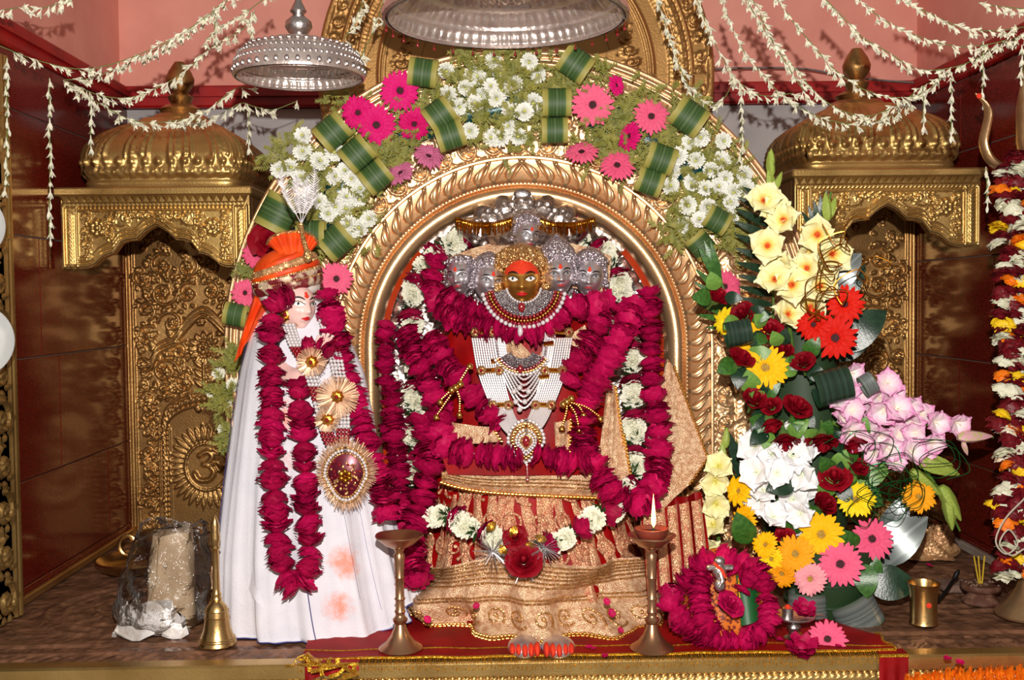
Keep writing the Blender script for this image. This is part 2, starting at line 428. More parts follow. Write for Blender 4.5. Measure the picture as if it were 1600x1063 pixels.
# ================================================================== back panels
def backpanel(px0, px1, py0, py1, mirror, label):
    """px range on the plane in front of the back wall"""
    Y = 3.21
    a = P(px0, py1, Y); c = P(px1, py0, Y)
    z0 = 0.004; z1 = c.z
    k = S(Y); Wd = (c.x - a.x) / k; Hd = (z1 - z0) / k
    R = Relief(0, Wd, 0, Hd, 1.45)
    A = 6.5
    r2 = random.Random(5)
    R.ridge([(4, 0), (4, Hd)], 4, 4)
    R.ridge([(14, 0), (14, Hd)], 2, 4)
    # lower niche: rope posts, rope arch, sunburst
    cx, cy = 122, 100
    R.rope([(58, 0), (58, 165)], 5, A, 8)
    R.ridge([(50, 0), (50, 168)], 2, 4); R.ridge([(66, 0), (66, 160)], 2, 4)
    arc = [(58 + (1 - cos(t)) * 64, 165 + sin(t) * 42) for t in np.linspace(0, pi, 30)]
    R.rope(arc, 7, A, 9)
    R.ridge([(x, y + 11) for x, y in arc], 2, 4); R.ridge([(x, y - 10) for x, y in arc], 2, 4)
    for i in range(34):
        t = 2 * pi * i / 34; q = 1 + .12 * (i % 2)
        R.leaf(cx + 36 * cos(t), cy + 40 * sin(t), t, 26 * q, 4.2, 5)
    ring = [(cx + 33 * cos(t), cy + 37 * sin(t)) for t in np.linspace(0, 2 * pi, 40)]
    R.rope(ring, 3, 4, 4.5)
    s = [(cx - 10, cy + 18), (cx + 2, cy + 24), (cx + 10, cy + 16), (cx + 2, cy + 6), (cx - 4, cy + 4), (cx + 4, cy + 2), (cx + 12, cy - 8), (cx + 4, cy - 20), (cx - 12, cy - 20), (cx - 20, cy - 8)]
    R.ridge([tuple(q) for q in spline(s, 40)], 4.2, 6)
    R.ridge([tuple(q) for q in spline([(cx + 4, cy + 1), (cx + 14, cy + 4), (cx + 20, cy - 6), (cx + 26, cy + 2)], 14)], 3, 6)
    R.ridge([tuple(q) for q in spline([(cx + 10, cy + 24), (cx + 18, cy + 20), (cx + 26, cy + 26)], 10)], 2.4, 5); R.ball(cx + 18, cy + 30, 3.4, 6)
    # scroll column at the border
    for i, v in enumerate(np.arange(14, 215, 28)):
        R.acanthus(33, v, 13, pi / 2 + (pi if i % 2 else 0), 1 if i % 2 else -1, A)
        R.leaf(22 if i % 2 else 44, v + 14, 1.2 if i % 2 else 1.9, 16, 4, A)
    # upper ogee arch with scrolls
    og = [tuple(q) for q in spline([(24, 232 + 25), (40, 262), (52, 285), (78, 298), (92, 318), (122, 342), (152, 318), (166, 298), (192, 285), (204, 262), (222, 257)], 80)]
    for d, ww in ((0, 3.2), (7, 2), (-7, 2.2)): R.ridge([(x, y + d) for x, y in og], ww, A)
    R.rope([(x, y + 3.5) for x, y in og], 2.4, 4, 5)
    R.spiral(27, 262, 10, 1.2, 0, 1, 2.5, A)
    for (u, v, q, a0, d) in ((62, 250, 22, 0, 1), (84, 282, 15, 2, -1), (60, 222, 14, 4, 1), (92, 232, 18, 1, 1), (150, 240, 20, 2, -1), (180, 262, 18, 1, 1),
                             (36, 305, 18, 1, 1), (72, 325, 20, 3, -1), (34, 345, 16, 5, 1), (62, 372, 22, 0, -1), (100, 372, 18, 1, 1), (30, 395, 16, 2, 1), (135, 375, 16, 2, -1), (170, 345, 20, 2, 1), (205, 330, 18, 1, -1),
                             (60, 415, 20, 1, 1), (100, 412, 18, 1, -1), (140, 415, 20, 0, 1), (178, 395, 20, 2, -1), (215, 380, 18, 3, 1), (215, 420, 16, 3, 1), (180, 430, 14, 3, 1), (32, 205, 12, 1, 1), (200, 225, 18, 1, 1)):
        R.acanthus(u, v, q, a0, d, A, 6)
    # flower in the ogee
    for i in range(12): R.leaf(122 + 10 * cos(i * pi / 6), 285 + 12 * sin(i * pi / 6), i * pi / 6, 16, 5, A)
    R.rosette(122, 286, 12, 7, A * 1.2)
    R.ridge([(122, 220), (122, 262)], 2.5, A)
    for sg in (-1, 1):
        for v in (225, 240, 255): R.leaf(122, v, pi / 2 - sg * .9, 22, 5, A)
    # frieze of big leaves
    R.ridge([(18, 356 + 4), (60, 352)], 1.5, 3)
    R.fill(20, Wd - 6, 14, Hd - 4, 9, A * .8, r2, lambda u, v: R.H[min(R.ny - 1, int(v / R.st)), min(R.nx - 1, int(u / R.st))] < .5 and not (64 < u < 182 and v < 170))
    R.H *= k
    if mirror: fn = lambda U, V, H: (c.x - U * k, Y - H, z0 + V * k)
    else: fn = lambda U, V, H: (a.x + U * k, Y - H, z0 + V * k)
    me = R.mesh('embossed_sheet', fn, 'brass_dark')
    t = thing('embossed_brass_panel', label, 'panel', ((a.x + c.x) / 2, Y, 0))
    put('embossed_sheet', me, t)
    MB().box((a.x, Y + .002, 0), (c.x, YB - .002, z1)).build('backing', 'brass_dark', t, smooth=False)
backpanel(203, 455, 300, 838, False, 'embossed brass wall panel with a sunburst medallion beside the white-robed figure')
backpanel(1210, 1432, 270, 838, True, 'embossed brass wall panel behind the tall flower bouquet')
# ================================================================== the two canopy towers
def tower(xa, xb, ytop, ybot, fin_px, label, side):
    Y = 2.70; k = S(Y)
    A = P(xa, ytop, Y); B = P(xb, ybot, Y)
    cxw = (A.x + P(xb, ytop, Y).x) / 2
    Wp = xb - xa; Hp = (A.z - P(xa, ybot, Y).z) / k
    x0 = cxw - Wp * k / 2; z1 = A.z
    t = thing('brass_canopy_tower', label, 'canopy', (cxw, Y + .2, z1))
    # pelmet
    half = [(0, 0), (37, 0), (48, 4), (61, 16), (70, 20), (78, 22), (90, 38), (100, 42), (114, 43), (120, 48), (128, 56), (136, 61), (Wp / 2, 66)]
    low = half + [(Wp - u, v) for u, v in reversed(half[:-1])]
    lu = np.array([p[0] for p in low]); lv = np.array([p[1] for p in low])
    lo = lambda U: np.interp(U, lu, lv)
    R = Relief(0, Wp, 0, Hp, 1.3)
    M = 5.0
    for d, ww in ((4, 2.4), (11, 2.2), (17, 1.4)):
        R.ridge([(u, lo(u) + d) for u in np.arange(28 if d > 5 else 4, Wp - (27 if d > 5 else 3), 2.0)], ww, M * .8)
    R.rope([(14, 6), (14, Hp - 26)], 8, M, 6, .6); R.rope([(Wp - 14, 6), (Wp - 14, Hp - 26)], 8, M, 6, 2.4)
    for u in (4, 24, Wp - 24, Wp - 4): R.ridge([(u, 2), (u, Hp - 20)], 1.8, M)
    R.rope([(6, Hp - 18), (Wp - 6, Hp - 18)], 5, M, 6.5, .7)
    R.ridge([(24, Hp - 26), (Wp - 24, Hp - 26)], 1.8, M)
    for sg in (0, 1):
        X = (lambda u: u) if not sg else (lambda u: Wp - u)
        d = 1 if not sg else -1
        for i in range(7):
            a = i * 2 * pi / 7; R.ball(X(56 + 9 * cos(a)), 62 + 9 * sin(a), 5.5, M * 1.2)
        R.ball(X(56), 62, 6, M * 1.6)
        for u, v, q in ((40, 36, 9), (40, 78, 8), (80, 72, 11), (100, 76, 8), (38, 56, 7), (74, 52, 8)): R.acanthus(X(u), v, q, 1 if not sg else 2, d, M)
        for i in range(5): R.leaf(X(84), 66, (0.3 + i * .28) if not sg else pi - (.3 + i * .28), 26, 5, M)
        for u in (110, 122, 134): R.acanthus(X(u), 80, 6.5, 0, d, M)
        R.rosette(X(40), 18, 7, 6, M)
    R.H *= k
    inside = lambda U, V: V >= lo(U) - .01
    put('pelmet', R.mesh('pelmet', lambda U, V, H: (x0 + U * k, Y - H, z1 - Hp * k + V * k), 'brass', inside), t)
    zz = z1 - Hp * k
    poly = [(x0 + u * k, zz + v * k) for u, v in low] + [(x0 + Wp * k, z1 - .001), (x0, z1 - .001)]
    MB().prism(poly, Y + .001, Y + .03).build('pelmet_backing', 'brass_dark', t, smooth=False)
    # cornice with hanging points
    cm = MB().box((x0 - .012, Y - .022, z1 - .008), (x0 + Wp * k + .012, 3.19, z1 + .014), bev=.004)
    n = 24
    for i in range(n):
        u0 = x0 + Wp * k * i / n; u1 = x0 + Wp * k * (i + 1) / n
        cm.add([(u0, Y - .014, z1 - .007), (u1, Y - .014, z1 - .007), ((u0 + u1) / 2, Y - .006, z1 - .026), ((u0 + u1) / 2, Y - .018, z1 - .012)], [(0, 3, 1), (0, 2, 3), (3, 2, 1)])
    cm.build('cornice', 'brass', t, smooth=False)
    for s_ in ((1,) if side < 0 else (0,)):
        xx = x0 + .004 if not s_ else x0 + Wp * k - .004
        MB().box((xx - .004, Y + .031, zz + .003), (xx + .004, 3.19, z1 - .009)).build('side_plate', 'brass_dark', t, smooth=False)
    # dome
    hw0 = .213; hd = .205; cy = Y + .02 + hd; cx = cxw + (.004 if side < 0 else -.004)
    zd = z1 + .014; top = P(fin_px[0], fin_px[2], cy).z
    prof = [(.0, .95), (.04, .965), (.10, .975), (.11, .955), (.2, .985), (.32, 1.0), (.45, .995), (.56, .96), (.66, .89), (.76, .77), (.85, .62), (.93, .47), (1.0, .38)]
    pt = np.array([p[0] for p in prof]); pw = np.array([p[1] for p in prof])
    Hh = top - zd
    D = Relief(0, 1040, 0, 120, 2.6)
    AM = 5.0
    for f in range(4):
        o = f * 260
        for i in range(13):
            u = o + 10 + i * 20
            for j in range(5): D.leaf(u, 16, pi / 2 + (j - 2) * .3, 22 - abs(j - 2) * 3, 3.0, AM)
            D.ball(u, 41, 6, AM); D.ball(u + 10, 24, 3.5, AM); D.leaf(u + 10, 18, pi / 2, 16, 3, AM)
        for i in range(4):
            u = o + 28 + i * 68
            for q in (-17, 17): D.ridge([(u + q, 46), (u + q, 118)], 2.2, 3.2)
            for v in range(50, 116, 8):
                D.rosette(u - 7, v, 5, 5, AM * .7); D.rosette(u + 7, v + 3, 5, 5, AM * .7); D.leaf(u, v, pi / 2, 9, 2.5, AM * .8)
    D.H *= S(Y)
    def fn(U, V, H):
        s_ = (U / 260.0); f = np.floor(s_).astype(int) % 4; a = (s_ - np.floor(s_)) * 2 - 1
        n_ = 8.0
        ang = np.arctan2(np.ones_like(a), -a) if False else None
        bx = np.where(f == 0, a, np.where(f == 1, 1, np.where(f == 2, -a, -1)))
        by = np.where(f == 0, -1, np.where(f == 1, a, np.where(f == 2, 1, -a)))
        l = (np.abs(bx) ** n_ + np.abs(by) ** n_) ** (1 / n_)
        bx, by = bx / l, by / l
        tt = V / 120.0
        ww = np.interp(tt, pt, pw)
        hz = H * np.where(tt < .9, 1, 0)
        return cx + bx * (hw0 * ww + hz), cy + by * (hd * ww + hz), zd + Hh * tt + .0 * H
    put('dome', D.mesh('dome', fn, 'brass'), t)
    # collar and finial
    zf = top; fh = P(fin_px[0], fin_px[1], cy).z - zf
    MB().lathe([(.075, -.012), (.082, 0), (.07, .012), (.05, .02), (.058, .03), (.04, .042), (.02, .05)], 28, M=T3((cx, cy, zf))).build('collar', 'brass_dark', t)
    MB().lathe([(.018, .04), (.03, .055), (.034, .066), (.018, .078), (.024, .082), (.036, .1), (.038, .115), (.03, .135), (.014, .16), (.004, fh)], 24, M=T3((cx, cy, zf))).build('finial', 'brass_dark', t)
tower(97, 387, 303, 420, (279, 108, 190), 'brass canopy tower with ribbed dome over the sunburst panel', -1)
tower(1241, 1533, 274, 388, (1338, 78, 168), 'brass canopy tower with ribbed dome behind the yellow gladioli', 1)
# ================================================================== tall round halo behind the arch
YH = 2.80; kh = S(YH)
hc = P(807, 118, YH)
th = thing('brass_halo', 'round ringed brass halo rising behind the great arch', 'halo', (hc.x, YH, 0))
HR = Relief(0, 2 * pi * 260, 150, 306, 2.2)
L_ = 2 * pi * 260
for r_, ww in ((301, 4), (272, 3), (246, 3), (212, 3), (205, 2)): HR.ridge([(u, r_) for u in np.arange(0, L_, 3)], ww, 4)
for i in range(110):
    u = i * L_ / 110
    HR.rosette(u, 259, 10, 6, 5); HR.ball(u + L_ / 220, 252, 3, 4)
HR.rope([(u, 240) for u in np.arange(0, L_, 8)], 4, 4, 7)
for i in range(60): HR.acanthus(i * L_ / 60, 180, 11, i, 1, 5)
for i in range(64): HR.acanthus(i * L_ / 64, 287, 9, i, 1 if i % 2 else -1, 5)
HR.H *= kh
def hfn(U, V, H):
    a = U / 260.0
    return hc.x + V * kh * np.cos(a), YH - H, hc.z + V * kh * np.sin(a)
put('embossed_ring', HR.mesh('embossed_ring', hfn, 'halo_brass'), th)
MB().lathe([(0, .0), (306 * kh, 0), (306 * kh, .04), (0, .04)], 96, M=T3((hc.x, YH + .003, hc.z)) @ R3(-pi / 2, 'X')).build('disc', 'halo_brass', th)
MB().tube([(hc.x + 303 * kh * cos(a), YH, hc.z + 303 * kh * sin(a)) for a in np.linspace(0, 2 * pi, 96, endpoint=False)], .008, 8, closed=True).build('rim', 'halo_brass', th)
zl = hc.z - 306 * kh
MB().box((hc.x - .05, YH + .045, 0), (hc.x + .05, YH + .08, hc.z)).build('stand', 'halo_brass', th, smooth=False)
# ================================================================== the great arch
YA = 2.55; ka = S(YA)
ac = P(818, 543, YA)
AX, AZ = ac.x, ac.z
LEG = AZ / ka
def ring_map(rref, y0=YA):
    def fn(U, V, H):
        arc = (U - LEG) / rref
        ang = np.clip(arc, 0, pi)
        x = -V * np.cos(ang); z = V * np.sin(ang)
        z = z + np.where(U < LEG, U - LEG, 0) + np.where(arc > pi, -(U - LEG - pi * rref), 0)
        return AX + x * ka, y0 - H, AZ + z * ka
    return fn
def apt(ang, r, y=YA, leg=0):
    """point on the arch: ang 0 left spring .. pi right spring, leg px below the spring"""
    return Vector((AX - r * ka * cos(ang), y, AZ + r * ka * sin(ang) - leg * ka))
ta = thing('brass_arch', 'great golden brass arch with petal moulding framing the enthroned goddess', 'arch', (AX, YA, 0))
# scroll field
rref = 360
UL = 2 * LEG + pi * rref
SF = Relief(0, UL, 288, 466, 1.9)
r3 = random.Random(11)
for i in range(int(UL / 46)):
    u = 20 + i * 46
    d = 1 if u < UL / 2 else -1
    SF.acanthus(u, 318, 20, 1.5 + d, d, 7, 6)
    for j in range(6): SF.leaf(u + 23 * d, 300, pi / 2 + d * (j * .28 - .6), 34 - abs(j - 3) * 3, 5, 6.5)
    SF.acanthus(u + 23, 362, 18, 4, -d, 6.5, 6)
    SF.rosette(u, 392, 12, 7, 6)
    for j in range(5): SF.leaf(u + 8 * j * d, 332, pi / 2 - d * (.9 - j * .12), 40 - 4 * j, 5.5, 6)
SF.fill(0, UL, 340, 415, 13, 6, r3, lambda u, v: SF.H[min(SF.ny - 1, int((v - 288) / 1.9)), min(SF.nx - 1, int(u / 1.9))] < 1)
for i in range(int(UL / 15)):
    u = i * 15; d = .5 if u < UL / 2 else -.5
    for j in (-1, 0, 1): SF.leaf(u, 418, pi / 2 - d + j * .35, 22, 3.6, 5)
for r_, ww, am in ((446, 4, 6), (455, 5, 9), (463, 3, 5), (415, 2, 4)): SF.ridge([(u, r_) for u in np.arange(0, UL, 4)], ww, am)
SF.H *= ka
put('scroll_field', SF.mesh('scroll_field', ring_map(rref), 'arch_gold'), ta)
# inner moulding (smooth) and bead line: lofted profile along the path
def path_loft(prof, mat_, name, n=80, y0=YA):
    rows = []
    stations = [('l', q) for q in np.linspace(LEG, 0, 14)] + [('a', q) for q in np.linspace(0, pi, n)] + [('r', q) for q in np.linspace(0, LEG, 14)]
    for kd, q in stations:
        row = []
        for r_, h in prof:
            p = apt(0, r_, y0 - h * ka, q) if kd == 'l' else apt(pi, r_, y0 - h * ka, q) if kd == 'r' else apt(q, r_, y0 - h * ka)
            row.append(tuple(p))
        rows.append(row)
    return MB().grid(rows, flip=True).build(name, mat_, ta, sharp=.9)
path_loft([(225, -75), (225, 6), (227, 12), (230, 16), (234, 18.5), (238, 19.5), (242, 19), (246, 16), (249, 11), (251, 6)], 'arch_gold', 'inner_moulding')
path_loft([(251, 7), (252, 10), (254, 11), (256, 10), (257, 6), (262, 3), (292, 3), (293, 8), (296, 9), (298, 8), (299, 0)], 'arch_gold', 'petal_channel')
path_loft([(452, -40), (464, -40), (467, 0), (464, 4), (460, 4)], 'arch_gold', 'outer_edge')
# beads
bm_ = MB()
tot = LEG * 2 + pi * 254
for i in range(int(tot / 6)):
    u = i * 6
    if u < LEG: p = apt(0, 254, YA - 11 * ka, LEG - u)
    elif u < LEG + pi * 254: p = apt((u - LEG) / 254, 254, YA - 11 * ka)
    else: p = apt(pi, 254, YA - 11 * ka, u - LEG - pi * 254)
    bm_.ball(p, 2.6 * ka, 6, 4)
o = bm_.build('bead_line', 'arch_gold', ta); o['kind'] = 'stuff'
# lotus petals, each its own piece
def petal_mesh():
    """one lotus tongue: a leaning swollen lobe with a rolled rim and a small curl"""
    m = MB(); rows = []
    n, q = 15, 9
    for i in range(n):
        t = i / (n - 1)
        wdt = 9.5 * sin(pi * (.1 + .8 * t)) ** .7
        row = []
        for j in range(q):
            a = (j / (q - 1)) * 2 - 1
            cx = -8 + 22 * t ** 1.5 - 3 * sin(pi * t)
            h = 3 + 10 * sqrt(max(0, 1 - a * a)) * sin(pi * (.12 + .8 * t)) - 3.4 * math.exp(-((a - .15) / .2) ** 2) * sin(pi * t)
            if abs(a) == 1: h = 0
            row.append(((cx + a * wdt) * ka, -h * ka, (262 + 29 * t + a * 3 * t) * ka))
        rows.append(row)
    m.grid(rows)
    m.tube([((-8 + 22 * t ** 1.5 - 3 * sin(pi * t) + 11.5 * sin(pi * (.1 + .8 * t)) ** .7) * ka, -(5 + 5 * sin(pi * t)) * ka, (263 + 29 * t) * ka) for t in np.linspace(0, 1, 12)], [1.2 * ka + 1.3 * ka * sin(pi * t) for t in np.linspace(0, 1, 12)], 6)
    m.ball((13 * ka, -6 * ka, 288 * ka), 3.6 * ka, 8, 6)
    return m.mesh('petal', 'arch_gold', sharp=None)
pm = petal_mesh()
NP = 34
for i in range(NP):
    ang = pi * (i + .5) / NP
    mir = 1 if ang < pi / 2 else -1
    put('petal', pm, ta, T3((AX, YA - 2 * ka, AZ)) @ R3(ang - pi / 2, 'Y') @ SC(mir, 1, 1))
for sgn in (-1, 1):
    for i in range(int(LEG / 25.5)):
        put('petal', pm, ta, T3((AX, YA - 2 * ka, AZ - (i + .5) * 25.5 * ka)) @ R3(sgn * pi / 2, 'Y') @ SC(-sgn, 1, 1))
# body slab behind
rows = []
poly_o = [apt(0, 462, 0, LEG)] + [apt(a, 462, 0) for a in np.linspace(0, pi, 48)] + [apt(pi, 462, 0, LEG)]
poly_i = [apt(0, 250, 0, LEG)] + [apt(a, 250, 0) for a in np.linspace(0, pi, 48)] + [apt(pi, 250, 0, LEG)]
m = MB()
for y in (YA + .004, YA + .11):
    m.grid([[(p.x, y, p.z) for p in poly_o], [(p.x, y, p.z) for p in poly_i]])
m.grid([[(p.x, YA + .004, p.z) for p in poly_o], [(p.x, YA + .11, p.z) for p in poly_o]])
m.build('arch_back', 'brass_dark', ta)
# small hook at the crown
hk = apt(pi / 2, 236, YA - 22 * ka)
m = MB().ball(hk, (.022, .008, .014), 14, 8)
for s_ in (-1, 1): m.tube([hk + Vector((s_ * .018, 0, 0)), hk + Vector((s_ * .024, 0, -.012)), hk + Vector((s_ * .02, -.002, -.022))], .0025, 6)
m.build('crown_clasp', 'silver', ta)
# ================================================================== flower kit
def mat_obj(name, c1, c2, rough=.5, sheen=0., sss=0., nz=.5, bump=.15, bs=60, spec=.3):
    """petal colour that differs a little from object to object and within one"""
    m = mat(name, c1, rough + .08, 0., None, bump=bump, bs=bs, spec=spec * .5, sheen=sheen, sss=sss)
    nt = m.node_tree; L = nt.links.new; b = nt.nodes['Principled BSDF']
    oi = nd(nt, 'ShaderNodeObjectInfo'); n = nd(nt, 'ShaderNodeTexNoise'); n.inputs['Scale'].default_value = 3.0
    tc = nd(nt, 'ShaderNodeTexCoord'); L(tc.outputs['Object'], n.inputs['Vector'])
    a = nd(nt, 'ShaderNodeMath', operation='MULTIPLY_ADD'); a.inputs[1].default_value = 1 - nz; 
    s_ = nd(nt, 'ShaderNodeMath', operation='MULTIPLY'); s_.inputs[1].default_value = nz
    L(n.outputs['Fac'], s_.inputs[0]); L(oi.outputs['Random'], a.inputs[0]); L(s_.outputs[0], a.inputs[2])
    mx = nd(nt, 'ShaderNodeMix', data_type='RGBA'); mx.inputs[6].default_value = lin(c1); mx.inputs[7].default_value = lin(c2)
    L(a.outputs[0], mx.inputs[0]); L(mx.outputs[2], b.inputs['Base Color'])
    return m
def ramp_mat(name, axis, stops, rough=.4, metal=0., spec=.5, scale=1., ab=True, bump=0):
    m = mat(name, (100, 100, 100), rough, metal, spec=spec, bump=bump, bs=8)
    nt = m.node_tree; L = nt.links.new; b = nt.nodes['Principled BSDF']
    tc = nd(nt, 'ShaderNodeTexCoord'); sp = nd(nt, 'ShaderNodeSeparateXYZ'); L(tc.outputs['Object'], sp.inputs[0])
    src = sp.outputs[axis] if axis != 'r' else None
    if axis == 'r':
        vm = nd(nt, 'ShaderNodeVectorMath', operation='MULTIPLY'); vm.inputs[1].default_value = (1, 1, 0); L(tc.outputs['Object'], vm.inputs[0])
        vl = nd(nt, 'ShaderNodeVectorMath', operation='LENGTH'); L(vm.outputs[0], vl.inputs[0]); src = vl.outputs['Value']
    if ab:
        q = nd(nt, 'ShaderNodeMath', operation='ABSOLUTE'); L(src, q.inputs[0]); src = q.outputs[0]
    q = nd(nt, 'ShaderNodeMath', operation='MULTIPLY'); q.inputs[1].default_value = scale; L(src, q.inputs[0])
    cr = nd(nt, 'ShaderNodeValToRGB'); el = cr.color_ramp.elements
    while len(el) < len(stops): el.new(.5)
    for e_, (p_, c_) in zip(el, stops): e_.position = p_; e_.color = lin(c_)
    L(q.outputs[0], cr.inputs[0]); L(cr.outputs[0], b.inputs['Base Color'])
    return m
mat_obj('hot_pink_petal', (232, 30, 128), (206, 14, 96), .5)
mat_obj('pink_petal', (246, 112, 146), (232, 84, 126), .5)
mat_obj('pale_pink_petal', (248, 172, 178), (240, 140, 154), .5)
mat_obj('faded_pink_petal', (216, 88, 140), (196, 120, 150), .5)
mat_obj('yellow_petal', (255, 204, 20), (250, 176, 4), .5)
mat_obj('lemon_petal', (252, 226, 40), (246, 206, 14), .5)
mat_obj('orange_petal', (250, 176, 30), (244, 150, 10), .5)
mat_obj('red_petal', (226, 36, 16), (204, 18, 10), .5)
mat_obj('white_petal', (250, 250, 244), (240, 242, 230), .6)
mat_obj('cream_petal', (250, 248, 234), (242, 242, 216), .6)
mat_obj('rose_red', (156, 10, 32), (112, 4, 18), .45)
mat_obj('garland_rose', (222, 22, 100), (120, 0, 36), .4, nz=.62)
mat_obj('garland_rose_dark', (204, 18, 84), (100, 2, 30), .45, nz=.6)
mat_obj('jasmine', (246, 244, 226), (226, 224, 196), .6)
mat('eye_dark', (44, 12, 18), .7, 0., (80, 20, 30), 14, (.4, .6), .6, 20)
mat('eye_yellow', (196, 160, 60), .7, 0., (150, 110, 40), 14, (.4, .6), .6, 20)
mat('mum_heart', (222, 224, 120), .7, 0., (196, 200, 90), 12)
mat('fern', (152, 146, 62), .6, 0., (116, 120, 42), 30, (.35, .65))
mat('stem_green', (96, 132, 46), .5, 0., (70, 104, 36), 20)
mat('leaf_green', (44, 84, 30), .32, 0., (70, 120, 44), 9, (.35, .7), .12, 30)
mat('leaf_light', (96, 140, 56), .4, 0., (120, 160, 70), 9, (.35, .7), .12, 30)
mat('leaf_dark', (24, 48, 32), .3, 0., (36, 66, 44), 9, (.35, .7), .15, 30)
mat('teal_foil', (10, 74, 70), .3, .2, (6, 48, 52), 20, (.4, .6), .8, 40)
ramp_mat('striped_leaf', 0, [(0, (104, 124, 78)), (.05, (66, 92, 50)), (.2, (52, 78, 40)), (.26, (84, 108, 58)), (.3, (52, 80, 40)), (.58, (72, 98, 46)), (.66, (150, 146, 70)), (1, (172, 160, 84))], .5, scale=2.0, spec=.3)
ramp_mat('dark_striped_leaf', 0, [(0, (20, 40, 30)), (.3, (34, 60, 44)), (.34, (16, 34, 26)), (.6, (40, 66, 50)), (.66, (20, 40, 30)), (1, (30, 60, 36))], .22, scale=2.0, spec=.8)
ramp_mat('silver_leaf', 0, [(0, (150, 158, 156)), (.06, (104, 112, 110)), (.3, (132, 140, 138)), (.36, (98, 108, 106)), (.65, (136, 142, 140)), (1, (84, 104, 84))], .3, metal=.35, scale=2.0, spec=.8)
def gerbera_mesh(name, mat_, n=26, seed=1, wob=.1, cup=.14):
    r = random.Random(seed); m = MB()
    for lay, (cnt, ln, z0, wd) in enumerate(((n, 1., 0., .15), (n - 5, .84, .05, .13), (18, .45, .07, .07))):
        for i in range(cnt):
            a = 2 * pi * (i + .5 * lay) / cnt + r.uniform(-.06, .06); L_ = ln * r.uniform(.9, 1.05); dz = r.uniform(-wob, wob); rows = []
            for k, t in enumerate((0, .3, .6, .85, 1.)):
                ww = wd * (.35 + .65 * sin(pi * min(1, .12 + t * .72))) * (1 if t < 1 else .45)
                rr = .12 + (L_ - .12) * t
                z = z0 + cup * sin(t * 2.6) + dz * t * t - .05 * t ** 3
                row = []
                for j in (-1, 0, 1):
                    zz = z + .03 * abs(j); x = rr + (.03 if j == 0 and t == 1 else 0)
                    row.append((x * cos(a) - j * ww * .8 * sin(a), x * sin(a) + j * ww * .8 * cos(a), zz))
                rows.append(row)
            m.grid(rows, flip=True)
    return m.mesh(name, mat_, sharp=None)
def eye_mesh(name, mat_):
    m = MB().lathe([(.27, .02), (.28, .08), (.22, .14), (.1, .15), (.03, .135), (0, .13)], 18)
    r = random.Random(2)
    for i in range(40):
        a = r.uniform(0, 6.28); q = r.uniform(.12, .24); m.tube([(q * cos(a), q * sin(a), .1), (q * 1.1 * cos(a), q * 1.1 * sin(a), .19)], .012, 4)
    return m.mesh(name, mat_)
EYE = {'d': eye_mesh('eye', 'eye_dark'), 'y': eye_mesh('eye', 'eye_yellow')}
GER = {}
for i, c in enumerate(('hot_pink_petal', 'pink_petal', 'pale_pink_petal', 'faded_pink_petal', 'yellow_petal', 'lemon_petal', 'orange_petal', 'red_petal')):
    GER[c] = [gerbera_mesh('petals', c, 22 + 3 * k if c != 'red_petal' else 17 + 2 * k, 3 * i + k, .08 + .08 * k, .14 + .1 * k) for k in (0, 1)]
def face(p, tx=0., ty=0.):
    """a direction towards the viewer's side, leaning by tx, ty"""
    d = (CC + Vector((0, 0, .1)) - Vector(p)).normalized()
    return (d + Vector((tx, 0, ty))).normalized()
def gerbera(px, py, Y, dia, c, label, eye='d', tx=0., ty=0., var=0, name='gerbera', cat='flower', group=None, n=None):
    p = P(px, py, Y); s = dia / 2 * S(Y)
    M = aim(p, n if n is not None else face(p, tx, ty), rnd(0, 6), s)
    t = thing(name, label, cat, M=M, group=group)
    put('petals', GER[c][var], t, M); put('eye', EYE[eye], t, M)
    return t
def mum_mesh(mat_, seed=1, loose=0.):
    r = random.Random(seed); m = MB()
    for ph, n, ln in ((1.75, 18, .95), (1.5, 20, 1.), (1.22, 18, .98), (.95, 15, .92), (.66, 11, .85), (.36, 7, .78)):
        for i in range(n):
            a = 2 * pi * i / n + r.uniform(-.15, .15); p0 = ph + r.uniform(-.12, .12) + loose * r.uniform(-.3, .3); L_ = ln * r.uniform(.9, 1.05); ww = .105
            rows = []
            for t in (0.25, .65, .9, 1.):
                pp = p0 - .25 * t; rr = L_ * t * sin(pp); z = L_ * t * cos(pp) * .75 + .05
                w_ = ww * (.6, 1, .9, .35)[(0.25, .65, .9, 1.).index(t)]
                rows.append([(rr * cos(a) - j * w_ * sin(a), rr * sin(a) + j * w_ * cos(a), z - .03 * abs(j)) for j in (-1, 1)])
            m.grid(rows, flip=True)
    return m.mesh('petals', mat_, sharp=None)
MUM = [mum_mesh('white_petal', i) for i in range(3)] + [mum_mesh('cream_petal', 9, .6), mum_mesh('cream_petal', 10, .6)]
mh = MB().ball((0, 0, .5), (.16, .16, .17), 10, 6).mesh('heart', 'mum_heart')
def mum(px, py, Y, dia, label, group, var=None, tx=0., ty=0.):
    p = P(px, py, Y); s = dia / 2 * S(Y)
    M = aim(p, face(p, tx, ty), rnd(0, 6), s)
    t = thing('chrysanthemum', label, 'flower', M=M, group=group)
    put('petals', MUM[random.randrange(3) if var is None else var], t, M); put('heart', mh, t, M)
    return t
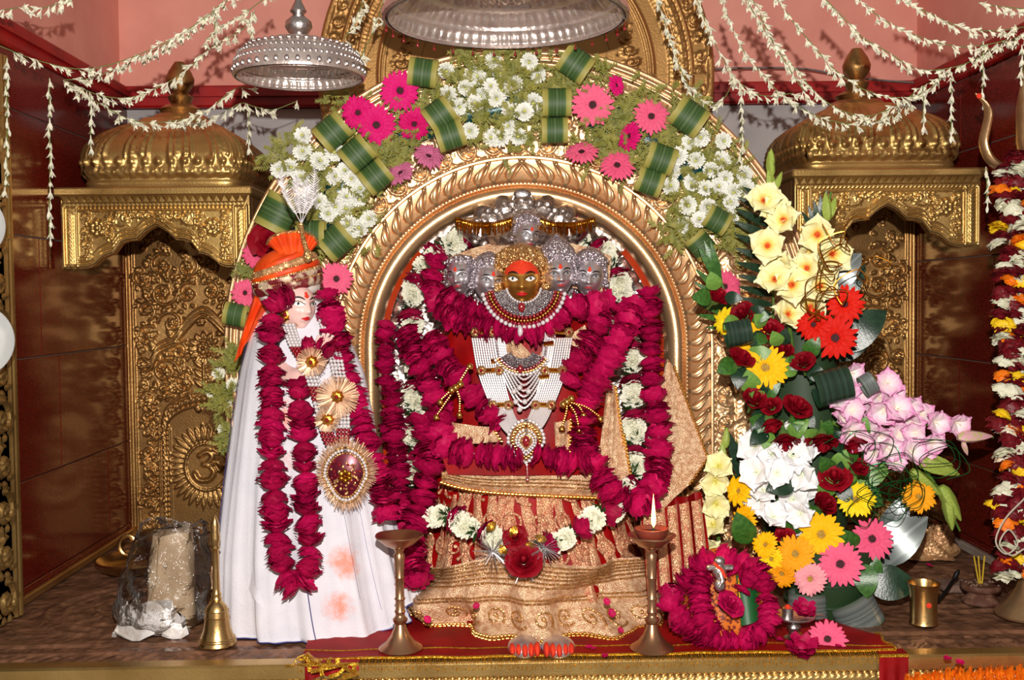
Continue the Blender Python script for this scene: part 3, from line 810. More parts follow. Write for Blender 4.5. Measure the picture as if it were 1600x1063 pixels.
def rose_mesh(mat_, seed=1, open_=.5, layers=((.22, 3), (.4, 4), (.62, 5), (.85, 5)), H=1.0, rag=.05):
    """cupped overlapping petals round local z"""
    r = random.Random(seed); m = MB()
    m.lathe([(.1, 0), (.17, .5), (.14, .95 * H), (.03, H)], 8)
    for li, (R_, n) in enumerate(layers):
        for i in range(n):
            a0 = 2 * pi * i / n + li * .7 + r.uniform(-.2, .2); half = 2.3 * pi / n * .62; rows = []
            hh = H * (1 - .10 * li) * r.uniform(.92, 1.06); fl_ = open_ * (.15 + .28 * li) * r.uniform(.8, 1.2)
            for t in (0, .3, .6, .82, 1.):
                row = []
                for j in range(6):
                    u = j / 5 * 2 - 1
                    edge = 1 - .22 * abs(u) ** 3 * (t > .5)
                    rr = R_ * (.3 + .7 * sin(min(1, t * 1.25) * pi / 2)) + fl_ * t ** 4 + rag * r.uniform(-1, 1) * t
                    z = hh * t * edge - fl_ * .5 * t ** 6 + rag * .6 * r.uniform(-1, 1) * t
                    a = a0 + u * half * (.6 + .4 * sin(pi * (.2 + .7 * t)))
                    row.append((rr * cos(a), rr * sin(a), z))
                rows.append(row)
            m.grid(rows)
    return m.mesh('rose_petals', mat_, sharp=None)
ROSE = [rose_mesh('rose_red', i, .35 + .2 * i) for i in range(3)]
ROSEBUD = [rose_mesh('rose_red', 30 + i, .22 + .1 * i, ((.2, 3), (.36, 3), (.52, 4), (.64, 4)), 1.15, .03) for i in range(3)]
# flattened ruffled head, threaded on a string along local z, radius 1, height about .75
def thread_rose(mat_, seed):
    r = random.Random(seed); m = MB()
    m.lathe([(.15, -.4), (.55, -.2), (.6, .15), (.2, .4)], 8)
    for li, (n, R_, z0, hh) in enumerate(((5, .96, -.5, .72), (6, 1.0, -.22, .7), (4, .72, .0, .6))):
        for i in range(n):
            a0 = 2 * pi * i / n + li * .6 + r.uniform(-.3, .3); half = 1.5 * pi / n; rows = []; RR = R_ * r.uniform(.86, 1.08); dz = r.uniform(-.1, .1); ph = r.uniform(0, 6)
            for t in (.0, .3, .55, .78, 1.):
                row = []
                for j in range(7):
                    u = j / 6 * 2 - 1
                    rr = RR * (.2 + .74 * sin(min(1, t * 1.35) * pi / 2)) + .55 * max(0, t - .62) * (1 + sin(u * 4 + ph)) - .14 * u * u + .09 * sin(u * 8 + ph) * t + r.uniform(-.05, .05) * t
                    z = z0 + hh * t * (1 - .16 * u * u) + dz * t + .12 * sin(u * 5 + ph) * t + r.uniform(-.05, .05) * t - .12 * max(0, t - .78) * 4 * (.5 + .5 * cos(u * 3 + ph))
                    a = a0 + u * half * (.55 + .45 * min(1, t * 1.6))
                    row.append((rr * cos(a), rr * sin(a), z))
                rows.append(row)
            m.grid(rows)
    return m.mesh('rose', mat_, sharp=None)
TROSE = [thread_rose('garland_rose', 20 + i) for i in range(5)]
TROSE_D = [thread_rose('garland_rose_dark', 40 + i) for i in range(5)]
mat('thread', (190, 180, 160), .8)
mat('green_sprig', (30, 62, 28), .5, 0., (46, 84, 34), 40)
def sprig_mesh(seed=1, n=40, mat_='green_sprig'):
    r = random.Random(seed); m = MB()
    for i in range(n):
        a = r.uniform(0, 6.28); L_ = r.uniform(.6, 1.15); z = r.uniform(-.3, .3); dz = r.uniform(-.3, .3)
        d = Vector((cos(a), sin(a), dz)); q = Vector((-sin(a), cos(a), .3)) * .09
        b0 = d * .15 + Vector((0, 0, z)); e_ = d * L_ + Vector((0, 0, z))
        mid = (b0 + e_) / 2
        m.add([b0, mid - q, e_, mid + q], [(0, 1, 2, 3)])
    return m.mesh('green_sprig', mat_, sharp=None)
SPRIG = [sprig_mesh(i) for i in range(3)]
def axis_mat(p, t, s, roll=None):
    return aim(p, t, rnd(0, 6.28) if roll is None else roll, s)
def garland(name, path, rad, label, cat='garland', meshes=None, pitch=.66, group=None, jit=.22, thing_=None, squash=.72):
    """roses threaded on a string; path = list of Vector"""
    meshes = meshes or TROSE
    ev = evenly(path, rad * pitch)
    t = thing_ or thing(name, label, cat, ev[0][0], group)
    MB().tube([p for p, _ in ev[::2]] + [ev[-1][0]], .0016, 5).build('string', 'thread', t)
    for i, (p, d) in enumerate(ev):
        d = (d * random.choice((1, 1, -1)) + Vector((rnd(-jit, jit), rnd(-jit, jit), rnd(-jit, jit)))).normalized()
        put('rose', random.choice(meshes), t, axis_mat(p + Vector((rnd(-.04, .04) * rad, rnd(-.04, .04) * rad, 0)), d, rad * rnd(.88, 1.1)) @ SC(1, 1, squash))
    return t
def px_path(pts, n=30):
    """(px, py, Y) knots -> smooth world path"""
    return [Vector(q) for q in spline([tuple(P(*k)) for k in pts], n)]
ORD = 'first second third fourth fifth sixth seventh eighth ninth tenth eleventh twelfth thirteenth fourteenth fifteenth sixteenth seventeenth eighteenth nineteenth twentieth'.split()
ORD += ['twenty-' + o for o in ORD[:9]] + ['thirtieth'] + ['thirty-' + o for o in ORD[:9]]
# ================================================================== floral dressing on the arch
YF = YA - .055
def loop_mesh(mat_, L_=.5, D_=.34, n=18, wd=.5):
    m = MB(); rows = []
    for i in range(n + 1):
        a = -pi * .5 + 2 * pi * i / n * .94
        rows.append([(x * wd * 2, L_ * cos(a) * -1 * (1 if True else 1), D_ * sin(a) + D_ + .03 * abs(x)) for x in (-.5, -.3, -.1, .1, .3, .5)])
    m.grid(rows)
    return m.mesh('leaf_band', mat_, sharp=None)
LOOP = loop_mesh('striped_leaf')
LOOPD = loop_mesh('dark_striped_leaf'); LOOPS = loop_mesh('silver_leaf', .6, .4)
def loop_leaf(px, py, Y, size, rot, label, me=None, tilt=0., group='rolled striped leaves on the arch', sx=1.0, name='rolled_leaf'):
    p = P(px, py, Y); s = size * S(Y)
    M = T3(p) @ R3(pi / 2, 'X') @ R3(radians(rot), 'Z') @ R3(tilt, 'X') @ SC(s * sx, s, s)
    return tag(put(name, me or LOOP, None, M), label, 'leaf', group)
CL = {
 'crown': [(771, 95), (747, 121), (783, 113), (827, 96), (841, 117), (804, 131), (785, 143), (751, 150), (742, 161), (775, 153), (796, 172), (819, 175), (834, 160), (795, 197), (769, 215), (782, 217), (810, 214), (697, 110), (728, 137), (700, 148), (717, 166), (735, 204), (738, 118), (767, 135)],
 'left': [(474, 213), (473, 237), (499, 252), (523, 237), (436, 265), (453, 262), (471, 277), (523, 276), (540, 267), (550, 279), (563, 296), (499, 315), (513, 334), (540, 308), (541, 327), (486, 306), (563, 356), (577, 342), (545, 351), (560, 310), (543, 369), (523, 322)],
 'right': [(1060, 244), (1088, 250), (1095, 215), (1078, 222), (1130, 220), (1051, 267), (1048, 291), (1111, 265), (1128, 251), (1133, 278), (1081, 285), (1102, 294), (1122, 292), (1146, 300), (1164, 294), (1164, 272), (1074, 321), (1105, 323), (1093, 344), (1140, 339), (1069, 352), (1143, 314)],
}
WHERE = {'crown': "at the arch's crown", 'left': 'on the arch above the turban', 'right': 'on the arch above the bouquet'}
for k, pts in CL.items():
    for i, (x, y) in enumerate(sorted(pts)):
        mum(x, y, YF - rnd(0, .02), rnd(28, 33), f'white chrysanthemum {WHERE[k]}, {ORD[i]} from the left of its cluster', f'white chrysanthemums {WHERE[k]}', tx=rnd(-.3, .3), ty=rnd(-.3, .3))
for i, (x, y) in enumerate([(364, 549), (342, 584), (332, 612), (354, 628), (350, 671), (364, 602)]):
    mum(x, y, YA - .03, rnd(20, 26), f'wilted white chrysanthemum beside the white robe, {ORD[i]} from the top', 'wilted chrysanthemums beside the robe', var=3 + i % 2, tx=-.3, ty=.2)
for (x, y, d, c, lab, tx, ty, v) in (
    (625, 142, 62, 'hot_pink_petal', "hot pink gerbera highest on the arch's shoulder left of the crown flowers", 0, 0, 0),
    (560, 177, 54, 'hot_pink_petal', 'hot pink gerbera half tucked behind its neighbour on the arch', -.2, .2, 1),
    (588, 195, 62, 'hot_pink_petal', 'large hot pink gerbera overlapping another one on the arch', 0, -.1, 0),
    (647, 193, 52, 'hot_pink_petal', 'hot pink gerbera beside the crossed striped leaves on the arch', .1, -.4, 1),
    (669, 246, 50, 'faded_pink_petal', 'faded pink gerbera seen from the side above the petal moulding', .3, .8, 1),
    (627, 272, 48, 'faded_pink_petal', 'faded pink gerbera drooping lowest on the arch above the turbaned figure', -.5, .7, 1),
    (926, 164, 66, 'pink_petal', 'large pink gerbera with dark eye highest on the right shoulder of the arch', 0, 0, 0),
    (1017, 183, 58, 'pink_petal', 'pink gerbera below the striped leaf on the right shoulder of the arch', .2, .3, 0),
    (985, 213, 46, 'hot_pink_petal', 'magenta gerbera turned sideways between pink ones on the arch', -.9, .1, 1),
    (909, 240, 54, 'pink_petal', 'flattened pink gerbera just above the petal moulding on the arch', -.1, 1.1, 0),
    (964, 260, 56, 'pink_petal', 'pink gerbera lowest of the right shoulder group on the arch', .1, .6, 0),
    (962, 134, 34, 'hot_pink_petal', 'small magenta bloom at the outer rim of the arch', .8, .3, 1),
    (525, 436, 54, 'pink_petal', "pink gerbera beside the turban's pale hem", .15, 0, 0),
    (400, 398, 44, 'pink_petal', "pink gerbera peeking out behind the turban's top", -.4, 0, 1),
    (384, 458, 46, 'pink_petal', 'pink gerbera above the orange veil of the turbaned figure', -.4, 0, 1),
    (1132, 448, 52, 'pink_petal', 'pink gerbera between the palm fan and the arch', .3, 0, 1)):
    gerbera(x, y, YF - .02, d, c, lab, tx=tx, ty=ty, var=v, group='gerberas on the arch')
for (x, y, s_, r_, lab) in (
    (662, 117, 46, -8, 'leftmost of the two upright striped leaves at the crown flowers'), (687, 182, 46, 35, 'upper of two crossed striped leaves beside a hot pink gerbera'),
    (704, 214, 46, 18, 'lower of two crossed striped leaves beside a hot pink gerbera'), (522, 209, 50, 40, 'striped leaf curling behind the hot pink gerberas'),
    (560, 243, 48, 40, 'striped leaf below the pair of hot pink gerberas'), (589, 278, 46, 38, 'striped leaf pointing down at the petal moulding above the turban'),
    (898, 104, 50, -35, 'olive striped leaf under the rim of the silver canopy'), (869, 163, 46, 0, 'upper of two stacked striped leaves beside the large pink gerbera'),
    (866, 206, 42, 0, 'lower of two stacked striped leaves beside the large pink gerbera'), (1073, 186, 52, -35, 'striped leaf at the outer rim above the white flowers'),
    (1030, 250, 46, -20, 'upper of two striped leaves left of the flowers above the bouquet'), (1013, 286, 42, -20, 'lower of two striped leaves left of the flowers above the bouquet'),
    (1117, 345, 40, -30, 'striped leaf tucked behind the palm fan'), (1093, 384, 40, -50, 'striped leaf lying along the petal moulding beside the palm fan'),
    (438, 335, 58, 62, 'broad striped leaf fanned behind the feather plume'), (489, 368, 46, 0, 'striped leaf standing right behind the turban'),
    (528, 378, 50, 40, 'striped leaf above the pink gerbera beside the turban'), (372, 492, 38, -12, 'striped leaf left of the orange veil')):
    loop_leaf(x, y, YF - .005, s_ * .95, r_, lab)
# fern sprigs: nobody could count the needles
def fern_cloud(name, label, spots, seed, L0=16, nn=16, Y0=YF + .01, matn='fern'):
    r = random.Random(seed); m = MB()
    for (x, y, n, sp) in spots:
        for _ in range(int(n * 1.5)):
            px, py = r.gauss(x, sp), r.gauss(y, sp)
            p = P(px, py, Y0 + r.uniform(-.03, .02)); k = S(Y0)
            a = r.uniform(0, 6.28); d = Vector((cos(a), r.uniform(-.8, .1), sin(a))).normalized(); L_ = r.uniform(1, 1.9) * L0 * k
            sd = d.cross(Vector((0, 1, 0))).normalized()
            for i in range(nn):
                t = i / nn; b0 = p + d * L_ * t; sg = 1 if i % 2 else -1
                dd = (d * .8 + sd * sg * 1.0 + Vector((r.uniform(-.4, .4), r.uniform(-.5, .3), r.uniform(-.4, .4)))).normalized() * (9 * k * (1.1 - .6 * t))
                q = dd.cross(Vector((0, 1, 0))).normalized() * 1.15 * k
                m.add([b0 - q, b0 + dd, b0 + q], [(0, 1, 2)])
    o = m.build(name, matn, None, sharp=None)
    return tag(o, label, 'fern', kind='stuff')
fern_cloud('fern_foliage', 'feathery green fern around the white flowers above the turban', [(450, 240, 26, 15), (500, 270, 40, 22), (540, 300, 40, 22), (480, 320, 22, 20), (560, 350, 26, 16), (500, 400, 16, 14), (395, 430, 16, 10), (365, 560, 22, 9), (345, 620, 26, 9), (360, 680, 14, 8)], 1)
fern_cloud('fern_foliage', 'feathery green fern around the hot pink gerberas on the arch', [(620, 215, 40, 22), (610, 240, 30, 20), (660, 170, 20, 16), (560, 215, 24, 20), (690, 150, 20, 14), (530, 160, 10, 14)], 2)
fern_cloud('fern_foliage', "feathery green fern between the white flowers at the arch's crown", [(730, 110, 40, 20), (780, 125, 40, 24), (840, 140, 40, 22), (760, 185, 46, 22), (820, 195, 40, 20), (880, 130, 22, 16), (790, 100, 26, 20)], 3)
fern_cloud('fern_foliage', 'feathery green fern around the pink gerberas on the right shoulder', [(960, 200, 46, 22), (940, 225, 34, 18), (1000, 160, 28, 20), (1040, 215, 40, 20), (990, 245, 30, 18), (1080, 170, 22, 14), (930, 120, 20, 16)], 4)
fern_cloud('fern_foliage', 'feathery green fern between the white flowers above the bouquet', [(1090, 240, 40, 20), (1130, 270, 50, 24), (1080, 310, 44, 20), (1130, 330, 44, 24), (1060, 360, 30, 14), (1150, 370, 30, 16)], 5)
# foam blocks wrapped in teal foil carry the flowers
for a0, a1, lab in ((24, 52, 'teal foil wrapped foam behind the flowers above the turban'), (54, 72, 'teal foil wrapped foam behind the hot pink gerberas'), (76, 99, "teal foil wrapped foam behind the flowers at the arch's crown"), (106, 124, 'teal foil wrapped foam behind the pink gerberas'), (127, 152, 'teal foil wrapped foam behind the flowers above the bouquet')):
    m = MB(); rows = []
    for a in np.linspace(radians(a0), radians(a1), 14):
        rows.append([tuple(apt(a, r_, y)) for r_, y in ((352, YA - .012), (352, YA - .03), (360, YA - .04), (384, YA - .042), (398, YA - .034), (404, YA - .012))])
    m.grid(rows, flip=True)
    m.f.append(tuple(range(6))); m.m.append(0); k_ = 13 * 6; m.f.append(tuple(k_ + i for i in reversed(range(6)))); m.m.append(0)
    tag(m.build('floral_foam', 'teal_foil'), lab, 'foam')
p = P(423, 381, YF - .03)
tag(put('rose', ROSE[1], None, aim(p, face(p, 0, .5), 0, 24 * S(YF))), 'dark red rose lying on top of the turban', 'rose')
# ================================================================== cloth, masks, jewels: materials
mat('gold_mask', (232, 172, 84), .3, .85, (212, 150, 66), 6)
mat('silver_mask', (240, 234, 238), .36, .9, (222, 216, 222), 6)
mat('crown_gold', (232, 190, 130), .36, .8, (196, 144, 88), 12, (.4, .6), .9, 22, tex='voronoi')
mat('crown_silver', (220, 210, 214), .3, .85, (186, 172, 182), 12, (.4, .6), .9, 18, tex='voronoi')
mat('stone_silver', (226, 220, 222), .25, .8, (120, 112, 120), 420, (.42, .58), .9, 330, tex='voronoi')
mat('bead_gold', (232, 190, 130), .36, .8, (196, 144, 88), 200, (.4, .6), .6, 200, tex='voronoi')
mat('brocade', (236, 200, 160), .42, .3, (200, 150, 112), 90, (.38, .62), .5, 330, tex='voronoi')
mat('embroidery', (238, 190, 146), .4, .4, (210, 136, 104), 90, (.38, .6), .6, 260, tex='voronoi')
mat('red_silk', (166, 4, 7), .5, 0., (132, 2, 5), 14, (.35, .65), .12, 90, spec=.25)
mat('red_cloth', (178, 16, 20), .6, 0., (150, 10, 16), 20, (.35, .65), .2, 160)
mat('orange_cloth', (236, 78, 20), .55, 0., (214, 60, 16), 20, (.35, .65), .2, 120)
mat('vermilion', (232, 62, 22), .8, 0., (214, 46, 18), 40)
mat('lip_red', (206, 30, 34), .4)
mat('eye_white', (240, 236, 228), .35)
mat('eye_silver', (196, 190, 194), .35, .5)
mat('lip_dull', (176, 60, 66), .4)
mat('ink', (16, 12, 12), .4)
mat('pearl', (212, 205, 206), .25, 0., spec=.8)
mat('red_stone', (140, 6, 22), .15, 0., spec=.9, coat=.6)
mat('gold_bead', (232, 178, 90), .25, 1.)
mat('tinsel', (226, 222, 226), .2, 1.)
mat('gold_foil', (226, 168, 64), .25, 1., (190, 128, 40), 30, (.4, .6), .6, 60)
# ================================================================== face kit (unit: head height 1, face towards -Y)
def facef(az, el, off=0.):
    rx, ry, rz = .37, .44, .5
    x = rx * cos(el) * sin(az); y = -ry * cos(el) * cos(az); z = rz * sin(el)
    tz = min(1, max(0, -z / rz)); x *= 1 - .30 * tz ** 1.4
    if y < 0:
        wt = min(1, -y / .2); g = math.exp
        d = 0.
        if z < .14: d += .115 * g(-(x / .052) ** 2) * min(1, max(0, (.14 - z) / .24)) * (1 if z > -.1 else g(-((z + .1) / .032) ** 2))
        d += .04 * g(-((abs(x) - .062) / .035) ** 2 - ((z + .1) / .034) ** 2)
        d -= .05 * g(-((abs(x) - .155) / .085) ** 2 - ((z - .06) / .055) ** 2)
        d += .022 * g(-((abs(x) - .15) / .11) ** 2 - ((z - .155) / .035) ** 2)
        d += .05 * g(-(x / .10) ** 2 - ((z + .225) / .05) ** 2) - .03 * g(-(x / .10) ** 2 - ((z + .225) / .011) ** 2)
        d -= .02 * g(-(x / .1) ** 2 - ((z + .3) / .03) ** 2)
        d += .045 * g(-(x / .1) ** 2 - ((z + .39) / .06) ** 2)
        d += .022 * g(-((abs(x) - .19) / .09) ** 2 - ((z + .1) / .1) ** 2)
        y -= d * wt
    v = Vector((x, y, z))
    return v * (1 + off) if not off else v + Vector((x / .37, y / .44, z / .5)).normalized() * off
def face_grid(a0, a1, e0, e1, na, ne, off=0., cond=None, closed=False):
    m = MB(); rows = []
    for i in range(ne + 1):
        e_ = e0 + (e1 - e0) * i / ne
        rows.append([tuple(facef(a0 + (a1 - a0) * j / na, e_, off)) for j in range(na if closed else na + 1)])
    m.grid(rows, cu=closed)
    if cond: m.f = [f for f in m.f if all(cond(Vector(m.v[i])) for i in f)]; m.m = [0] * len(m.f)
    return m
FACE_ALL = face_grid(-pi, pi, -pi / 2, pi / 2, 60, 46, closed=True)
LIPS = face_grid(-.5, .5, -.62, -.28, 40, 30, .006, lambda p: abs(p.z + .225) < .042 * max(0, 1 - (abs(p.x) / .115) ** 1.6) + .002)
FOREHEAD = face_grid(-1.1, 1.1, .2, 1.3, 40, 24, .005, lambda p: p.z > .125 + .05 * math.cos(min(1, abs(abs(p.x) - .15) / .12) * pi / 2))
def surf(x, z, off=0.):
    el = math.asin(max(-1, min(1, z / .5)))
    tz = min(1, max(0, -z / .5)); q = .37 * cos(el) * (1 - .30 * tz ** 1.4)
    az = math.asin(max(-1, min(1, x / max(.01, q))))
    return facef(az, el, off)
EYES = []
for sx in (-1, 1):
    EYE_W = MB(); EYE_P = MB(); BROW = MB(); EYES.append((EYE_W, EYE_P, BROW))
    c = surf(sx * .155, .055)
    rows = []
    for i in range(5):
        row = []
        for j in range(13):
            u = j / 12 * 2 - 1; v = i / 4 * 2 - 1
            hgt = .045 * (1 - abs(u) ** 1.8) + .001
            x = sx * (.155 + .095 * u); z = .055 + v * hgt + .01 * u
            q = surf(x, z, .012 + .016 * (1 - u * u) * (1 - v * v)); row.append(tuple(q))
        rows.append(row)
    EYE_W.grid(rows)
    q = surf(sx * .15, .058, .024); EYE_P.ball(q, (.03, .016, .034), 12, 8)
    BROW.tube([surf(sx * (.05 + .2 * t), .135 + .05 * sin(t * 2.6), .008) for t in np.linspace(0, 1, 9)], [.006 + .012 * sin(pi * t) for t in np.linspace(0, 1, 9)], 6)
    BROW.tube([surf(sx * (.155 + .1 * u), .055 + .047 * (1 - abs(u) ** 1.8) + .01 * u, .02) for u in np.linspace(-1, 1.15, 11)], .007, 5)
TILAK = MB()
for (x, z, r_) in ((0, .2, .05), (0, .255, .035)): TILAK.ball(surf(x, z), (r_, .02, r_), 12, 8)
FACES = {}
def face_set(skin):
    if skin not in FACES:
        FACES[skin] = dict(face=FACE_ALL.mesh('face', skin, sharp=None), eyes=[(e_[0].mesh('eye', 'eye_silver' if skin == 'silver_mask' else 'eye_white', sharp=None), e_[1].mesh('pupil', 'ink'), e_[2].mesh('eyebrow', 'ink')) for e_ in EYES], lips=LIPS.mesh('lips', 'lip_dull' if skin == 'silver_mask' else 'lip_red', sharp=None), tilak=TILAK.mesh('tilak', 'vermilion'))
    return FACES[skin]
def head(parent, px, py, Y, hpx, yaw, nod, skin, tilt=0., label=None, tilak=True, pt=None):
    p = P(px, py, Y) if pt is None else pt; s = hpx * S(Y)
    M = T3(p) @ R3(radians(yaw), 'Z') @ R3(radians(tilt), 'Y') @ R3(radians(nod), 'X') @ SC(s)
    fs = face_set(skin)
    h = put('head', fs['face'], parent, M)
    if label: h['label'] = label
    for ew, ep, eb in fs['eyes']: put('eye', ew, h, M); put('pupil', ep, h, M); put('eyebrow', eb, h, M)
    put('lips', fs['lips'], h, M)
    if tilak: put('tilak', fs['tilak'], h, M)
    return h, M
def horseshoe(m, rx, rz, z0, a0, a1, y, r, n=30, beads=0, br=.03):
    pts = [(rx * sin(a), y + .06 * abs(sin(a)), z0 + rz * cos(a)) for a in np.linspace(a0, a1, n)]
    m.tube(pts, r, 8)
    if beads:
        for p, _ in evenly(pts, beads): m.ball(p + Vector((0, -r, 0)), br, 6, 4)
def crown_mesh(kind, mat_):
    m = MB()
    tip = {'tall': .98, 'round': .78, 'main': .74, 'low': .62}[kind]
    wd = {'tall': .56, 'round': .5, 'main': .62, 'low': .48}[kind]
    prof = [(wd * .8, .26), (wd * .86, .32), (wd * .88, .4), (wd * .8, .34 + (tip - .34) * .35), (wd * .55, .34 + (tip - .34) * .7), (wd * .2, tip - .03), (0, tip)]
    pr = [tuple(q) for q in spline(prof, 22)]
    m.lathe([(max(0, r), z) for r, z in pr], 36, M=T3((0, .16, 0)) @ SC(1, .8, 1), fn=lambda a, z: 1 + .03 * cos(18 * a) + .02 * sin(30 * z))
    horseshoe(m, .42, .47, .05, -2.1, 2.1, -.02, .05, 34, .075, .034)
    for zz in [z_ for z_ in (.42, .5, .6, .72) if z_ < tip - .08]:
        q_ = wd * .9 * (1 - max(0, zz - .42) / (tip - .40)) ** .6
        for a in np.linspace(-1.5, 1.5, 17): m.ball((q_ * sin(a), .16 - q_ * .82 * cos(a), zz), .036, 6, 5)
    if kind == 'main': horseshoe(m, .52, .54, .04, -2.0, 2.0, -.08, .06, 34, .08, .04)
    if kind in ('main',): horseshoe(m, .46, .50, .02, -3.1, -1.7, -.16, .09, 16); horseshoe(m, .46, .50, .02, 1.7, 3.1, -.16, .09, 16)
    for sx in (-1, 1):
        m.ball((sx * .45, .0, -.14), (.07, .05, .1), 10, 7)
    # front crest
    for k in range(5):
        a = (k - 2) * .42; zc = .34 + (tip - .34) * (.45 - .06 * abs(k - 2))
        m.ball((wd * .72 * sin(a), .14 - wd * .8 * cos(a) * .9, zc), (.07, .04, .12), 8, 6)
    if kind == 'tall':
        m.ball((0, -.28, .66), (.1, .05, .15), 10, 8); m.ball((0, .1, tip), .06, 8, 6)
    return m.mesh('crown', mat_)
CROWN = {(k, mm): crown_mesh(k, mm) for k, mm in (('main', 'crown_gold'), ('tall', 'crown_silver'), ('round', 'crown_silver'), ('low', 'crown_silver'))}
def patch(name, c, mat_, parent=None, n=(12, 12), bulge=0., fold=0., ff=3., thick=.003, bow=0.):
    """cloth patch between four corners (px, py, Y): tl, tr, br, bl"""
    q = [P(*k) for k in c]; rows = []
    for i in range(n[1] + 1):
        v = i / n[1]; row = []
        for j in range(n[0] + 1):
            u = j / n[0]
            p = q[0].lerp(q[1], u).lerp(q[3].lerp(q[2], u), v)
            p = p + Vector((0, -bulge * 4 * u * (1 - u) - fold * sin(ff * 2 * pi * u + 2 * v), bow * 4 * u * (1 - u)))
            row.append(p)
        rows.append(row)
    m = MB(); m.grid([[tuple(p) for p in r] for r in rows], flip=True)
    m.grid([[tuple(p + Vector((0, thick, 0))) for p in r] for r in rows])
    edge = rows[0] + [r[-1] for r in rows[1:]] + rows[-1][::-1][1:] + [r[0] for r in rows[::-1]][1:]
    m.grid([[tuple(p) for p in edge], [tuple(p + Vector((0, thick, 0))) for p in edge]])
    return (m.build(name, mat_, parent, sharp=.9) if name else m), rows
def bead_row(pts, r, step, mat_, parent, name='bead_fringe', drop=0.):
    m = MB()
    for i, (p, _) in enumerate(evenly(pts, step)):
        m.ball(p + Vector((0, 0, -drop * (i % 2))), r * (1 if i % 2 else 1.25), 6, 5)
    o = m.build(name, mat_, parent); o['kind'] = 'stuff'
    return o
# ================================================================== niche behind the goddess
nb = MB(); YN = 2.635
pts = [apt(0, 249, 0, LEG)] + [apt(a, 249, 0) for a in np.linspace(0, pi, 40)] + [apt(pi, 249, 0, LEG)]
nb.prism([(p.x, p.z + .003) for p in pts][::-1], YN, YN + .02)
tn = thing('niche_backdrop', 'embossed silver sheet lining the niche behind the goddess', 'backdrop', (AX, YN, 0))
nb.build('silver_sheet', 'silver_embossed', tn, smooth=False)
rs = random.Random(8)
for i in range(26):
    a = pi * (i + .5) / 26; p = apt(a, 205, YN)
    MB().lathe([(0, .012), (.014, .01), (.026, 0)], 10, M=aim(p, (0, -1, 0), i), fn=lambda a_, z: 1 + .15 * cos(6 * a_)).build('boss', 'silver', tn)
for sx, lab in ((0, 'strip of orange cloth hanging inside the arch beside the saint'), (1, 'strip of orange cloth hanging inside the arch beside the bouquet')):
    rows = []
    for st in list(np.linspace(LEG - 2, 0, 14)) + [-a for a in np.linspace(.05, .75, 14)]:
        row = []
        for r_, dy in ((246, .02), (240, .03), (232, .05), (224, .065), (217, .085)):
            ang = 0 if st >= 0 else -st
            ang = pi - ang if sx else ang
            row.append(tuple(apt(ang, r_, 2.54 + dy, max(0, st))))
        rows.append(row)
    tag(MB().grid(rows).build('orange_drape', 'orange_cloth'), lab, 'cloth')
# ================================================================== goddess
tg = thing('goddess_idol', 'many-headed goddess idol in red and gold seated under the brass arch', 'idol', G(845, 1000) + Vector((0, .25, 0)))
tg.rotation_mode = 'XYZ'
TC = P(820, 600, 2.46)
sec = [(470, 40, .05), (488, 80, .07), (505, 118, .085), (530, 132, .095), (600, 128, .11), (680, 140, .14), (720, 150, .16), (760, 156, .17), (800, 150, .165)]
rows = []
for y, hw, bb in [tuple(q) for q in spline(sec, 26)]:
    c = P(820, y, 2.46); row = []
    for j in range(40):
        a = 2 * pi * j / 40; row.append((c.x + hw * S(2.46) * sin(a) * (1 + .01 * sin(7 * a + y * .05)), 2.46 - bb * cos(a) + .006 * sin(9 * a + y * .04), c.z))
    rows.append(row)
MB().grid(rows, cu=True, flip=True).build('bodice', 'red_silk', tg, sharp=None)
# skirt
zt = P(825, 752, 2.28).z; xt = P(826, 752, 2.28).x; xb = P(850, 990, 2.15).x
def skirt_pt(u, t, off=0.):
    ang = u * radians(112)
    a = lerp(.185, .285, t ** .8) + off; b = lerp(.15, .285, t ** 1.1) + off
    pl = 1 + .035 * t * cos(u * 30) + .012 * t * sin(u * 71)
    return Vector((lerp(xt, xb, t) + a * pl * sin(ang), 2.44 - b * pl * cos(ang), zt * (1 - t) + .008))
MB().grid([[tuple(skirt_pt(j / 70 * 2 - 1, i / 24)) for j in range(71)] for i in range(25)]).build('skirt', 'red_silk', tg, sharp=None)
NS = 30
for k in range(NS):
    uc = (k + .5) / NS * 1.9 - .95; rows = []; ph = k * 1.7
    for i in range(27):
        t = .03 + .93 * i / 26
        cu = uc + .02 * sin(t * 7 + ph); hw = .026 * (1 + .16 * sin(t * 34 + ph)) * (.85 if k % 3 == 0 else 1)
        rows.append([tuple(skirt_pt(cu + hw * q, t, .004 + .004 * (1 - abs(q)))) for q in (-1, -.6, 0, .6, 1)])
    MB().grid(rows).build('embroidered_strip', 'embroidery', tg, sharp=None)
def coil(u0, t0, r_, dr):
    pts = []
    for i in range(26):
        q = i / 25; a = dr * q * 9 + 1.2; rr = r_ * (1 - .85 * q); pts.append(skirt_pt(u0 + rr * cos(a) / .42, t0 + rr * sin(a) / .3, .011))
    m = MB().tube(pts, [.0034 * (1 - .4 * i / 25) for i in range(26)], 6); m.ball(pts[-1], .005, 8, 6)
    for i in range(0, 16, 3): m.ball(pts[i] + Vector((0, -.003, 0)), .0042, 6, 5)
    m.build('embroidered_scroll', 'embroidery', tg, sharp=None)
for i in range(3):
    for j in range(11): coil(-.62 + 1.24 * (j + .5 * (i % 2)) / 10.5, .10 + .2 * i, .018 + .004 * ((i + j) % 3), 1 if (i + j) % 2 else -1)
